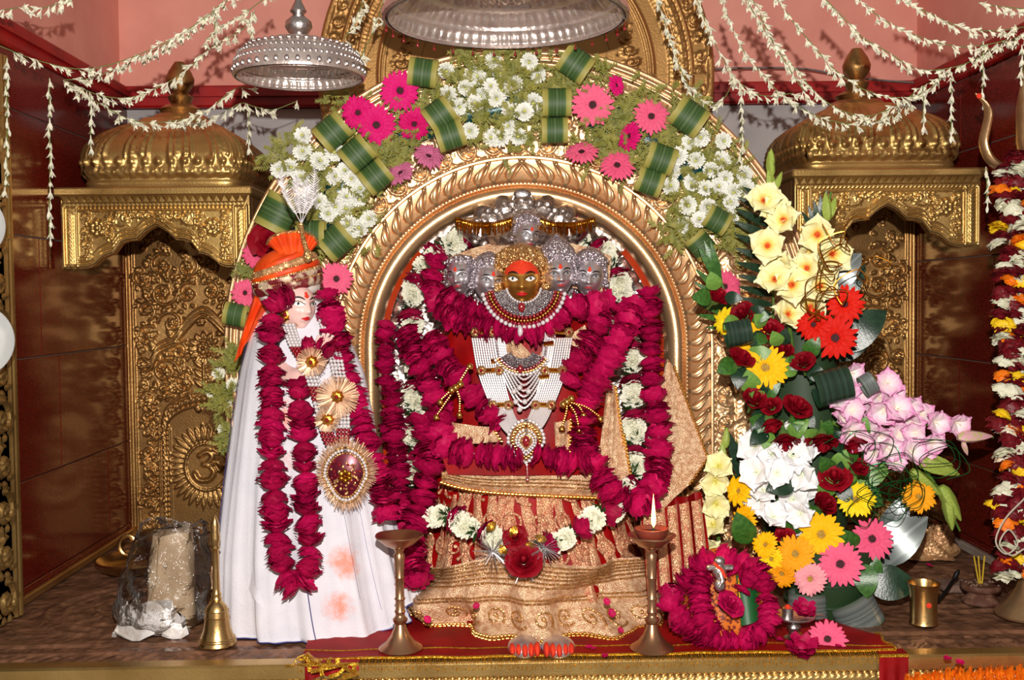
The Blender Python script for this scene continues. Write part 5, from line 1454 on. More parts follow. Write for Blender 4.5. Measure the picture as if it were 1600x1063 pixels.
for zz, dz, q in ((12.5, 7, 52), (3, 5, 54), (-7, 3, 53), (21, 8, 48), (-18, 1.5, 50)):
    pts = [Vector((q * kt * cos(a), q * .95 * kt * sin(a), (zz + dz * cos(a)) * kt)) for a in np.linspace(pi, 2 * pi, 50)]
    m = MB()
    for p_, _ in evenly(pts, .0052): m.ball(p_, .0026, 6, 4)
    put('bead_row', m.mesh('bead_row', 'bead_gold'), tb, TB)
# fan on top
rows = []
for i in range(8):
    t = i / 7
    rows.append([tuple(P(462 + (18 + 22 * t) * sin(a) * (1.15 if a < 0 else .9), 402 - 38 * t * cos(a) ** .5 * 1.05, 2.20 + .006 * cos(14 * a) * t + .02 * t)) for a in np.linspace(-1.3, 1.3, 31)])
fa = MB().grid(rows, flip=True).build('turban_fan', 'turban_orange', tsn, sharp=None)
MB().tube([Vector(rows[-1][j]) for j in range(31)], .0035, 6).build('fan_edge', 'bead_gold', fa)
m = MB()
for p_, _ in evenly([P(470, 352, 2.205), P(474, 375, 2.19), P(481, 398, 2.18), P(484, 405, 2.178)], .006): m.ball(p_, .0055, 8, 6)
m.ball(P(481, 400, 2.176), (.01, .006, .014), 10, 8)
m.build('brooch', 'bead_gold', tsn)
# plume
pl_ = thing('feather_plume', 'white feather plume standing on top of the orange turban', 'feather', P(471, 350, 2.205))
for k, (ex, ey, bx) in enumerate(((436, 268, 450), (492, 262, 488), (462, 276, 466), (480, 285, 478))):
    pts = px_path([(471, 350, 2.205), (bx, 310, 2.2), (ex, ey, 2.195)], 26)
    f = MB().tube(pts, .001, 4)
    for i, p_ in enumerate(pts[5:]):
        t = i / 20
        for sg in (-1, 1):
            L_ = .016 * sin(pi * (.15 + .8 * t)) * rnd(.7, 1.2); d = Vector((sg * L_, rnd(-.004, .004), L_ * .9)); f.add([p_ + Vector((0, 0, -.0016)), p_ + d, p_ + Vector((0, 0, .0016))], [(0, 1, 2)])
            d = Vector((sg * L_ * .8, rnd(-.006, .006), L_ * .5)); f.add([p_ + Vector((0, 0, .001)), p_ + d, p_ + Vector((0, 0, .003))], [(0, 1, 2)])
    f.build('feather', 'feather', pl_, sharp=None)
o, _ = patch('orange_veil', ((398, 458, 2.26), (436, 452, 2.22), (398, 520, 2.235), (368, 566, 2.27)), 'turban_orange', None, n=(14, 16), fold=.012, ff=1.6, bulge=.01)
tag(o, 'bright orange veil hanging behind the turban over the white mantle', 'cloth')
# fringe discs
def fringe(c, n, r0, r1, m_, parent, name='fringe', sq=1.0, shape=None):
    m = MB()
    for i in range(n):
        a = 2 * pi * i / n + rnd(-.02, .02); q = shape(a) if shape else 1
        d = Vector((sin(a) * q, 0, cos(a) * sq * q)); p0 = c + d * r0; p1 = c + d * r1 * rnd(.9, 1.06) + Vector((0, rnd(-.006, .004), 0))
        sd = Vector((cos(a), 0, -sin(a))) * r1 * 2.2 / n
        m.add([p0 - sd, p1 - sd * .7, p1 + sd * .7, p0 + sd], [(0, 1, 2, 3)])
    return m.build(name, m_, parent, sharp=None)
ter = thing('fur_earring', 'round gold earring with brown feathery fringe at the saint\'s cheek', 'earring', P(446, 492, 2.18))
fringe(P(448, 492, 2.185), 70, .006, .034, 'fringe_brown', ter)
MB().lathe([(0, .009), (.009, .008), (.014, 0)], 16, M=aim(P(445, 492, 2.182), (0, -1, 0)), fn=lambda a, z: 1 + .12 * cos(8 * a)).build('gold_flower', 'gold_foil', ter)
MB().ball(P(445, 492, 2.172), .005, 8, 6).build('stone', 'red_stone', ter)
# pearl rope with medallions
tm = thing('medallion_necklace', 'pearl and ruby bead rope with a large fringed drop medallion on the robe', 'necklace', P(540, 740, 2.12))
for sx, kn in ((0, [(450, 508, 2.17), (462, 540, 2.14), (482, 575, 2.12), (500, 630, 2.12), (512, 680, 2.12), (530, 715, 2.115)]), (1, [(508, 500, 2.19), (520, 540, 2.14), (530, 590, 2.125), (536, 650, 2.12), (534, 715, 2.115)])):
    for k in range(4):
        m = MB(); m2 = MB()
        pp = px_path([(x + (k - 1.5) * 5.5, y, Y) for x, y, Y in kn], 50)
        for i, (p_, _) in enumerate(evenly(pp, .0078)): (m2 if (i // 4) % 3 == 2 else m).ball(p_, .004, 7, 5)
        m.build('pearl_strand', 'pearl', tm)['kind'] = 'stuff'; m2.build('ruby_beads', 'red_stone', tm)['kind'] = 'stuff'
for (x, y, r_) in ((487, 566, .03), (527, 620, .044), (512, 656, .026)):
    c = P(x, y, 2.108); f = fringe(c, 80, .008, r_, 'fringe_gold', tm, 'rosette_fringe')
    MB().lathe([(0, .01), (.008, .009), (.013, 0)], 16, M=aim(c, (0, -1, 0)), fn=lambda a, z: 1 + .12 * cos(8 * a)).build('gold_flower', 'gold_foil', f)
    MB().ball(c + Vector((0, -.009, 0)), .0045, 8, 6).build('stone', 'red_stone', f)
c = P(541, 742, 2.112)
dshape = lambda a: 1.0 if cos(a) > 0 else 1 + .28 * cos(a) * (1 - abs(cos(a))) * 2 - .0
fringe(c, 200, .03, .064, 'fringe_gold', tm, 'medallion_fringe', 1.18, dshape)
fringe(c + Vector((0, -.003, 0)), 160, .03, .058, 'fringe_gold', tm, 'medallion_fringe', 1.18, dshape)
ring = [c + Vector((sin(a) * dshape(a), 0, cos(a) * 1.2 * dshape(a))) * .042 for a in np.linspace(0, 2 * pi, 48, endpoint=False)]
rows = [[tuple(c + (p_ - c) * q + Vector((0, -.014 + .01 * q * q, 0))) for p_ in ring] for q in (1, .8, .5, .2, .01)]
mp_ = MB().grid(rows, cu=True).build('medallion', 'medallion_maroon', tm)
for q, br, mm in ((1.0, .0034, 'pearl'), (1.1, .0028, 'bead_gold'), (.88, .0026, 'bead_gold')):
    m = MB()
    for p_, _ in evenly([c + (x - c) * q for x in ring + ring[:1]], br * 2): m.ball(p_ + Vector((0, -.007, 0)), br, 6, 5)
    m.build('bead_ring', mm, mp_)
m = MB(); m2 = MB()
for k in range(60):
    a = rnd(0, 6.28); q = rnd(.3, .8); (m if k % 3 else m2).ball(c + Vector((sin(a) * q * .042, -.014, cos(a) * q * .048)), .0027, 6, 4)
m.build('gold_beads', 'bead_gold', mp_)['kind'] = 'stuff'; m2.build('ruby_beads', 'red_stone', mp_)['kind'] = 'stuff'
m = MB()
for k in range(6): m.ball(c + Vector((.009 * sin(k * pi / 3), -.017, .009 * cos(k * pi / 3))), (.0055, .003, .0055), 8, 5)
m.ball(c + Vector((0, -.019, 0)), .004, 8, 6); m.build('gold_flower', 'gold_foil', mp_)
# garlands on the saint
SR = 22 * S(2.15)
garland('rose_garland', px_path([(452, 462, 2.16), (430, 476, 2.15), (424, 530, 2.14), (424, 600, 2.13), (424, 700, 2.12), (430, 790, 2.11), (436, 866, 2.105), (452, 912, 2.10), (476, 904, 2.10), (484, 860, 2.105), (480, 800, 2.11), (476, 730, 2.12), (472, 660, 2.125), (466, 600, 2.13)], 110), SR * .86, 'crimson rose garland hanging down the front of the white robe', meshes=TROSE_D + TROSE[:2], pitch=.86, squash=.95)
garland('rose_garland', px_path([(512, 462, 2.19), (520, 500, 2.17), (530, 540, 2.15), (544, 590, 2.15), (562, 650, 2.15), (582, 720, 2.15), (598, 770, 2.16), (602, 805, 2.17)], 50), SR * .84, "magenta rose garland over the saint's far shoulder toward the arch")
garland('rose_garland', px_path([(478, 546, 2.13), (498, 540, 2.125), (516, 552, 2.12)], 14), SR * .7, "short crimson rose cluster across the saint's chest", meshes=TROSE_D)
# ================================================================== the tall bouquet
mat('sepal', (84, 116, 52), .5)
ramp_mat('glad_yellow', 'r', [(0, (206, 90, 30)), (.1, (226, 96, 40)), (.22, (244, 216, 110)), (.4, (246, 238, 168)), (1, (248, 242, 198))], .55, ab=False, bump=.2)
ramp_mat('glad_pale', 'r', [(0, (214, 206, 90)), (.3, (240, 234, 166)), (1, (246, 242, 192))], .55, ab=False, bump=.2)
ramp_mat('glad_white', 'r', [(0, (226, 232, 200)), (.3, (244, 244, 244)), (1, (250, 250, 252))], .55, ab=False, bump=.2)
ramp_mat('glad_pink', 'r', [(0, (250, 240, 220)), (.35, (248, 226, 232)), (.65, (244, 196, 222)), (.95, (230, 146, 196))], .55, ab=False, bump=.2)
mat('bud_green', (168, 186, 84), .5, 0., (140, 164, 64), 20)
mat('bud_pink', (236, 160, 196), .5, 0., (190, 190, 110), 12)
mat('gold_wire', (196, 130, 40), .3, 1.)
mat('green_wire', (10, 92, 40), .25, .6)
mat('basket_green', (34, 60, 30), .6)
def glad_mesh(mat_, seed):
    r = random.Random(seed); m = MB()
    for li in range(2):
        for i in range(3):
            a0 = 2 * pi * i / 3 + li * pi / 3 + r.uniform(-.1, .1); ph = r.uniform(0, 6); R_ = (1.05, .95)[li] * r.uniform(.92, 1.08); rows = []
            for t in (0, .25, .5, .72, .88, 1.):
                row = []
                for j in range(9):
                    u = j / 8 * 2 - 1
                    rr = R_ * (.06 + .94 * t ** 1.25); ww = .6 * sin(pi * min(.975, .16 + .8 * t)) ** .9 * R_
                    z = .62 * t ** .7 - .25 * max(0, t - .55) ** 1.5 * 2 * (1.3 if li == 0 else 1) + .09 * t * sin(u * 6 + ph) + (.1 * li) + .10 * u * u * t
                    rr *= 1 - .16 * u * u * t
                    row.append((rr * cos(a0) - u * ww * sin(a0), rr * sin(a0) + u * ww * cos(a0), z))
                rows.append(row)
            m.grid(rows)
    m.lathe([(.1, -.35), (.13, 0), (.16, .1)], 8)
    for k in range(3): m.tube([(0, 0, .05), (.03 * (k - 1), .03, .3), (.08 * (k - 1), .06, .5)], .018, 5)
    return m.mesh('blossom', mat_, sharp=None)
GLAD = {c: [glad_mesh(c, 60 + i) for i in range(3)] for c in ('glad_yellow', 'glad_pale', 'glad_white', 'glad_pink')}
def bud_mesh(mat_):
    return MB().lathe([(.08, 0), (.16, .15), (.18, .4), (.13, .7), (.04, .95), (0, 1)], 8, fn=lambda a, z: 1 + .12 * cos(3 * a)).mesh('bud', mat_)
BUDG, BUDP = bud_mesh('bud_green'), bud_mesh('bud_pink')
def spike(label, stem, blooms, c, Y, dia, buds=(), budm=None, lean=(0, 0)):
    t = thing('gladiolus', label, 'flower', P(stem[0][0], stem[0][1], Y + .03))
    sp = px_path([(x, y, Y + .03) for x, y in stem], 16)
    MB().tube(sp, [lerp(.005, .0025, i / 15) for i in range(16)], 7).build('stem', 'stem_green', t)
    for x, y in blooms:
        p = P(x, y, Y + rnd(-.045, .03))
        put('blossom', random.choice(GLAD[c]), t, aim(p, face(p, lean[0] + rnd(-.5, .5), lean[1] + rnd(-.5, .5)), rnd(0, 6), dia / 2 * S(Y) * rnd(.86, 1.1)))
    for (x0, y0, x1, y1) in buds:
        a, b_ = P(x0, y0, Y), P(x1, y1, Y); put('bud', budm or BUDG, t, aim(a, b_ - a, rnd(0, 6), (b_ - a).length))
    return t
YQ = 2.31
spike('pale yellow gladiolus spike with orange throats rising highest in the bouquet', [(1240, 560), (1222, 420), (1210, 320), (1204, 238)], [(1226, 345), (1199, 385), (1208, 330), (1211, 439), (1236, 446), (1229, 493), (1193, 316), (1216, 412)], 'glad_yellow', YQ, 64,
      [(1207, 310, 1200, 262), (1206, 275, 1202, 236), (1208, 300, 1222, 268), (1205, 262, 1205, 232)])
spike('pale yellow gladiolus spike beside the tallest one in the bouquet', [(1262, 560), (1272, 430), (1290, 340), (1299, 300)], [(1277, 366), (1298, 397), (1259, 400), (1280, 448), (1262, 420), (1268, 480), (1290, 425)], 'glad_yellow', YQ + .01, 62,
      [(1294, 345, 1290, 300), (1297, 340, 1306, 308)])
spike('pink gladiolus spike reaching far out to the right of the bouquet', [(1290, 640), (1350, 640), (1430, 660), (1500, 672), (1552, 684)], [(1329, 582), (1322, 612), (1350, 610), (1372, 619), (1391, 616), (1332, 642), (1360, 645), (1400, 640), (1441, 648), (1494, 660), (1312, 657), (1418, 632), (1340, 596), (1306, 630), (1380, 640), (1460, 660), (1425, 660), (1385, 600)], 'glad_pink', YQ - .01, 46,
      [(1496, 684, 1552, 682), (1505, 690, 1512, 712)], BUDP, (.3, 0))
spike('pink gladiolus spike drooping below the longer pink one', [(1300, 660), (1370, 690), (1430, 720), (1470, 770), (1500, 830)], [(1372, 680), (1404, 680), (1457, 689), (1366, 706), (1422, 706), (1397, 722), (1345, 690), (1430, 676), (1385, 700), (1350, 668), (1440, 705), (1325, 672)], 'glad_pink', YQ - .02, 46,
      [(1430, 716, 1500, 742), (1440, 716, 1490, 728), (1425, 735, 1470, 775), (1470, 760, 1502, 815), (1480, 770, 1488, 830), (1440, 760, 1458, 790)], BUDG, (.3, -.2))
spike('white gladiolus spike in the middle of the bouquet beside the yellow gerberas', [(1230, 860), (1215, 780), (1200, 700), (1190, 660)], [(1182, 697), (1207, 709), (1185, 740), (1194, 768), (1207, 810), (1188, 778), (1232, 828), (1214, 740)], 'glad_white', YQ - .03, 56)
spike('white gladiolus spike beneath the red roses in the bouquet', [(1270, 850), (1262, 780), (1252, 700), (1246, 650)], [(1235, 714), (1260, 707), (1247, 672), (1254, 740), (1260, 762), (1252, 800), (1238, 780)], 'glad_white', YQ - .03, 56)
spike('pale lemon gladiolus spike between the arch and the bouquet', [(1122, 880), (1124, 780), (1130, 720), (1134, 668)], [(1118, 750), (1118, 786), (1116, 822), (1102, 858), (1124, 730)], 'glad_pale', 2.36, 52, [(1130, 725, 1128, 690), (1133, 700, 1136, 668)])
# leaves
def leaf_mesh(mat_, wd=.2, curl=.12, n=9, vein=True, wave=0.):
    m = MB(); rows = []
    for i in range(n + 1):
        t = i / n; ww = wd * sin(pi * (t ** .8)) ** .8 + .004
        rows.append([(u * ww, t, curl * sin(pi * t) - .25 * abs(u) * ww * 0 + .06 * u * u * wd * 4 * .2 + wave * sin(t * 9 + u) * abs(u)) for u in (-1, -.55, 0, .55, 1)])
    m.grid(rows)
    return m.mesh('leaf', mat_, sharp=None)
LEAFM = {'leaf_green': leaf_mesh('leaf_green', .24), 'leaf_light': leaf_mesh('leaf_light', .24), 'leaf_dark': leaf_mesh('leaf_dark', .22), 'silver': leaf_mesh('silver_leaf', .24, .1), 'strip': leaf_mesh('leaf_dark', .08, .06), 'strip_l': leaf_mesh('leaf_green', .07, .05), 'broad': leaf_mesh('leaf_dark', .28, .12, wave=.02)}
def leaf_at(name, base, tip, kind, parent=None, wf=1.0, nrm=None):
    a, b_ = P(*base), P(*tip); d = b_ - a; L_ = d.length; y = d.normalized()
    n = Vector(nrm) if nrm else face(a); z = (n - y * n.dot(y)).normalized(); x = y.cross(z)
    M = Matrix((( x.x, y.x, z.x, a.x), (x.y, y.y, z.y, a.y), (x.z, y.z, z.z, a.z), (0, 0, 0, 1))) @ SC(L_ * wf, L_, L_)
    return put(name, LEAFM[kind], parent, M)
for lab, spine, leaflets, kind in (
    ('dark pleated palm leaf fanned out left of the yellow gladioli', ((1210, 300), (1208, 500)), [((1206, 318), (1160, 292)), ((1206, 336), (1152, 308)), ((1206, 354), (1148, 326)), ((1207, 372), (1146, 346)), ((1208, 390), (1147, 366)), ((1208, 408), (1148, 388)), ((1209, 426), (1150, 410)), ((1209, 444), (1152, 430)), ((1209, 462), (1154, 448)), ((1209, 478), (1156, 466)), ((1208, 492), (1162, 482))], 'strip'),
    ('dark palm leaf with spread fingers in front of the petal moulding', ((1150, 510), (1120, 420)), [((1140, 470), (1086, 420)), ((1142, 478), (1084, 440)), ((1144, 486), (1083, 458)), ((1145, 494), (1088, 474)), ((1146, 502), (1088, 492)), ((1148, 512), (1102, 512)), ((1130, 450), (1090, 384)), ((1128, 446), (1100, 376)), ((1126, 440), (1110, 376))], 'strip_l'),
    ('small upright palm fan behind the second yellow gladiolus', ((1282, 400), (1276, 350)), [((1280, 372), (1252, 330)), ((1280, 370), (1262, 320)), ((1281, 368), (1272, 312)), ((1282, 366), (1282, 304)), ((1284, 366), (1292, 296))], 'strip'),
    ('dark palm leaf left of the white gladioli', ((1180, 800), (1150, 690)), [((1170, 760), (1136, 690)), ((1172, 766), (1140, 716)), ((1174, 774), (1142, 738)), ((1176, 784), (1146, 760)), ((1168, 750), (1136, 672)), ((1178, 796), (1150, 786))], 'strip')):
    t = thing('palm_leaf', lab, 'leaf', P(*spine[0], 2.42)); 
    MB().tube([P(*spine[0], 2.42), P(*spine[1], 2.42)], .003, 6).build('spine', 'stem_green', t)
    for i, (b0, b1) in enumerate(leaflets): leaf_at('leaflet', (*b0, 2.42), (*b1, 2.40 + .01 * (i % 2)), kind, t, 1.15)
for lab, b0, b1, kind, Y, wf in (
    ('silvery leaf pointing up right behind the yellow gladioli', (1290, 450), (1346, 396), 'silver', 2.38, 1.3), ('green leaf below the silvery one behind the yellow gladioli', (1300, 480), (1352, 414), 'leaf_dark', 2.39, 1.0),
    ('broad grey-green leaf pointing right beside the red gerberas', (1300, 545), (1386, 486), 'broad', 2.36, 1.0), ('dark leaf under the broad grey-green one', (1300, 560), (1362, 530), 'leaf_dark', 2.38, 1.1),
    ('broad silvery leaf above the gold cloth', (1360, 880), (1450, 808), 'silver', 2.36, 1.1), ('silvery leaf behind the lowest yellow gerbera on the right', (1380, 850), (1420, 770), 'silver', 2.4, .9),
    ('broad green leaf lying toward the brass tumbler', (1350, 905), (1434, 918), 'broad', 2.25, 1.2), ('dark leaf hanging beside the lowest rose', (1230, 700), (1190, 780), 'leaf_dark', 2.33, 1.2),
    ('ivy-like dark leaf between the white gladioli', (1240, 750), (1196, 768), 'leaf_dark', 2.25, 1.6), ('green leaf above the pink gerbera on the right', (1335, 860), (1310, 828), 'leaf_green', 2.24, 1.6),
    ('green leaf below the pink gerbera on the right', (1345, 865), (1380, 895), 'leaf_green', 2.25, 1.3), ('large dark leaf left of the lower yellow gerberas', (1170, 850), (1150, 800), 'leaf_green', 2.26, 1.3),
    ('olive leaf beside the yellow gerbera in front of the silvery leaf', (1330, 750), (1392, 730), 'leaf_light', 2.34, 1.4), ('large green leaf beside the pink gladioli', (1330, 760), (1380, 790), 'leaf_green', 2.34, 1.5),
    ('green leaf hanging over the silver rolled leaf', (1350, 880), (1356, 936), 'leaf_green', 2.22, 1.4)):
    tag(leaf_at('leaf', (*b0, Y), (*b1, Y - .02), kind, None, wf), lab, 'leaf')
for (x, y, s_, r_, me, lab, sx) in ((1294, 602, 56, 14, LOOPD, 'dark rolled leaf beside the red gerberas', 1.0), (1256, 942, 52, 88, LOOPS, 'silver rolled leaf under the pale pink gerbera', .9), (1330, 950, 60, 118, LOOPS, 'silver-grey rolled leaf under the large pink gerbera', .9), (1352, 600, 30, 30, LOOPS, 'thin silver rolled leaf behind the pink gladioli', .7), (1150, 520, 40, 10, LOOPD, 'dark rolled leaf behind the yellow gerbera near the arch', 1.0)):
    loop_leaf(x, y, 2.27, s_, r_, lab, me, group=None, sx=sx)
# gerberas
for (x, y, d, c, e_, lab, tx, ty, v, Y) in (
    (1320, 476, 60, 'red_petal', 'd', 'red gerbera highest of the three in the bouquet', .1, .1, 1, 2.27), (1272, 508, 54, 'red_petal', 'd', 'red gerbera leftmost of the three in the bouquet', -.3, .2, 1, 2.27), (1305, 528, 72, 'red_petal', 'd', 'largest red gerbera lowest of the three in the bouquet', 0, -.1, 0, 2.255),
    (1166, 526, 56, 'yellow_petal', 'y', 'yellow gerbera with pale eye above the large yellow one', .2, -.2, 1, 2.29), (1136, 503, 48, 'lemon_petal', 'y', 'lemon yellow gerbera turned sideways near the arch', -1.2, 0, 1, 2.32), (1196, 574, 72, 'yellow_petal', 'y', 'large yellow gerbera in the upper bouquet', 0, -.1, 0, 2.26),
    (1156, 768, 50, 'yellow_petal', 'y', 'yellow gerbera turned sideways left of the white gladioli', -1.0, .2, 1, 2.28), (1166, 812, 48, 'yellow_petal', 'y', 'yellow gerbera turned sideways below its twin', -1.0, -.1, 1, 2.27),
    (1337, 782, 60, 'lemon_petal', 'y', 'lemon gerbera below the lower roses', .1, .3, 1, 2.26), (1435, 777, 54, 'orange_petal', 'y', 'orange-yellow gerbera farthest to the right in the bouquet', .2, .2, 1, 2.27),
    (1283, 836, 72, 'yellow_petal', 'y', 'large golden gerbera above the large pink one', 0, .1, 0, 2.23), (1243, 866, 62, 'orange_petal', 'y', 'golden gerbera in the lower yellow cluster', -.1, 0, 0, 2.22),
    (1197, 852, 44, 'yellow_petal', 'y', 'golden gerbera leftmost of the lower yellow cluster', -.6, .2, 1, 2.23), (1206, 874, 40, 'lemon_petal', 'y', 'small golden gerbera tucked between its neighbours', -.4, -.1, 1, 2.225), (1222, 896, 46, 'orange_petal', 'y', 'golden gerbera lowest of the yellow cluster', -.2, -.4, 1, 2.215),
    (1362, 843, 66, 'pink_petal', 'd', 'pink gerbera beside the broad silvery leaf', .2, .1, 0, 2.24), (1313, 882, 72, 'pink_petal', 'd', 'large pink gerbera with dark eye low in the bouquet', 0, 0, 0, 2.2), (1266, 905, 54, 'pale_pink_petal', 'y', 'pale pink gerbera below the golden cluster', -.1, -.1, 1, 2.2)):
    gerbera(x, y, Y, d, c, lab, e_, tx, ty, v, group='gerberas in the bouquet')
# roses with their leaves
RP = [(1122, 463, 34), (1161, 491, 36), (1203, 515, 34), (1158, 560, 38), (1222, 549, 34), (1254, 565, 32), (1179, 624, 38), (1205, 634, 30), (1247, 636, 40), (1205, 664, 34), (1226, 690, 42), (1285, 691, 44), (1335, 694, 40), (1341, 730, 34), (1304, 746, 42), (1289, 787, 38), (1227, 840, 30)]
for i, (x, y, d) in enumerate(sorted(RP, key=lambda q: q[1])):
    down = 655 < y < 700
    p = P(x, y, 2.25 + (.03 if y < 560 else 0)); n = Vector((rnd(-.3, .3), -.5, -.95)) if down else Vector((rnd(-.6, .6), -.75, rnd(.5, 1.1)))
    t = thing('rose', f'dark red rose in the bouquet, {ORD[i]} of seventeen from the top', 'rose', p, 'red roses in the bouquet')
    s = d / 2 * S(2.25) / .95
    put('bloom', ROSEBUD[i % 3], t, aim(p - n.normalized() * s * .6, n, rnd(0, 6), s * 1.2))
    MB().lathe([(.003, -.03), (.004, -.012), (.011, -.002), (.012, .004)], 8, M=aim(p - n.normalized() * s * .6, n)).build('sepal', 'sepal', t)
    for k in range(3):
        a = rnd(0, 6.28); L_ = rnd(34, 50)
        leaf_at('leaf', (x + 10 * cos(a), y + 10 * sin(a), 2.272), (x + L_ * cos(a), y + L_ * sin(a), 2.25), ('leaf_green', 'leaf_light', 'leaf_dark')[(i + k) % 3], t, 1.5)
# wires
def wire(name, label, knots, r_, m_, Y):
    return tag(MB().tube(px_path([(x, y, Y + dy) for x, y, dy in knots], 90), r_, 5).build(name, m_), label, 'wire')
for i in range(4):
    r_ = random.Random(70 + i); kn = [(1262 + 10 * i, 500, 0)]
    x, y = 1262 + 10 * i, 480
    for k in range(11):
        a = k * 1.9 + i; kn.append((x + r_.uniform(14, 26) * cos(a), y + r_.uniform(12, 24) * sin(a), r_.uniform(-.03, 0))); x += (8, 4, 10, 1)[i]; y -= (14, 11, 8, 13)[i]
    wire('gold_wire', f'curly gold wire twisting up from the red gerberas, {ORD[i]} of four', kn, .0014, 'gold_wire', 2.23)
for i in range(5):
    r_ = random.Random(90 + i); kn = []
    x, y = (1340, 1380, 1410, 1330, 1450)[i], (800, 740, 730, 690, 700)[i]
    for k in range(12):
        a = k * 1.5 + i; kn.append((x + r_.uniform(24, 46) * cos(a), y + r_.uniform(16, 34) * sin(a), r_.uniform(-.04, 0))); x += (9, 4, -3, 5, 3)[i]; y -= (3, -3, -4, -2, -3)[i]
    wire('green_wire', f'curly green wire around the pink gladioli, {ORD[i]} of five', kn, .001, 'green_wire', 2.23)
bk = thing('flower_basket', 'dark green basket holding the tall bouquet on the altar floor', 'basket', G(1290, 955))
bc = G(1290, 955)
MB().lathe([(.07, .0), (.085, .03), (.1, .1), (.105, .15), (.09, .15)], 28, M=T3(bc), fn=lambda a, z: 1 + .015 * cos(28 * a)).build('body', 'basket_green', bk)
for z in (.03, .08, .13): MB().tube([bc + Vector(((.082 + z * .18) * cos(a), (.082 + z * .18) * sin(a), z)) for a in np.linspace(0, 2 * pi, 40, endpoint=False)], .004, 6, closed=True).build('hoop', 'basket_green', bk)
MB().lathe([(.09, .145), (.1, .2), (.09, .45), (.06, .62), (.0, .66)], 20, M=T3(bc + Vector((-.02, .1, 0)))).build('foam', 'basket_green', bk)
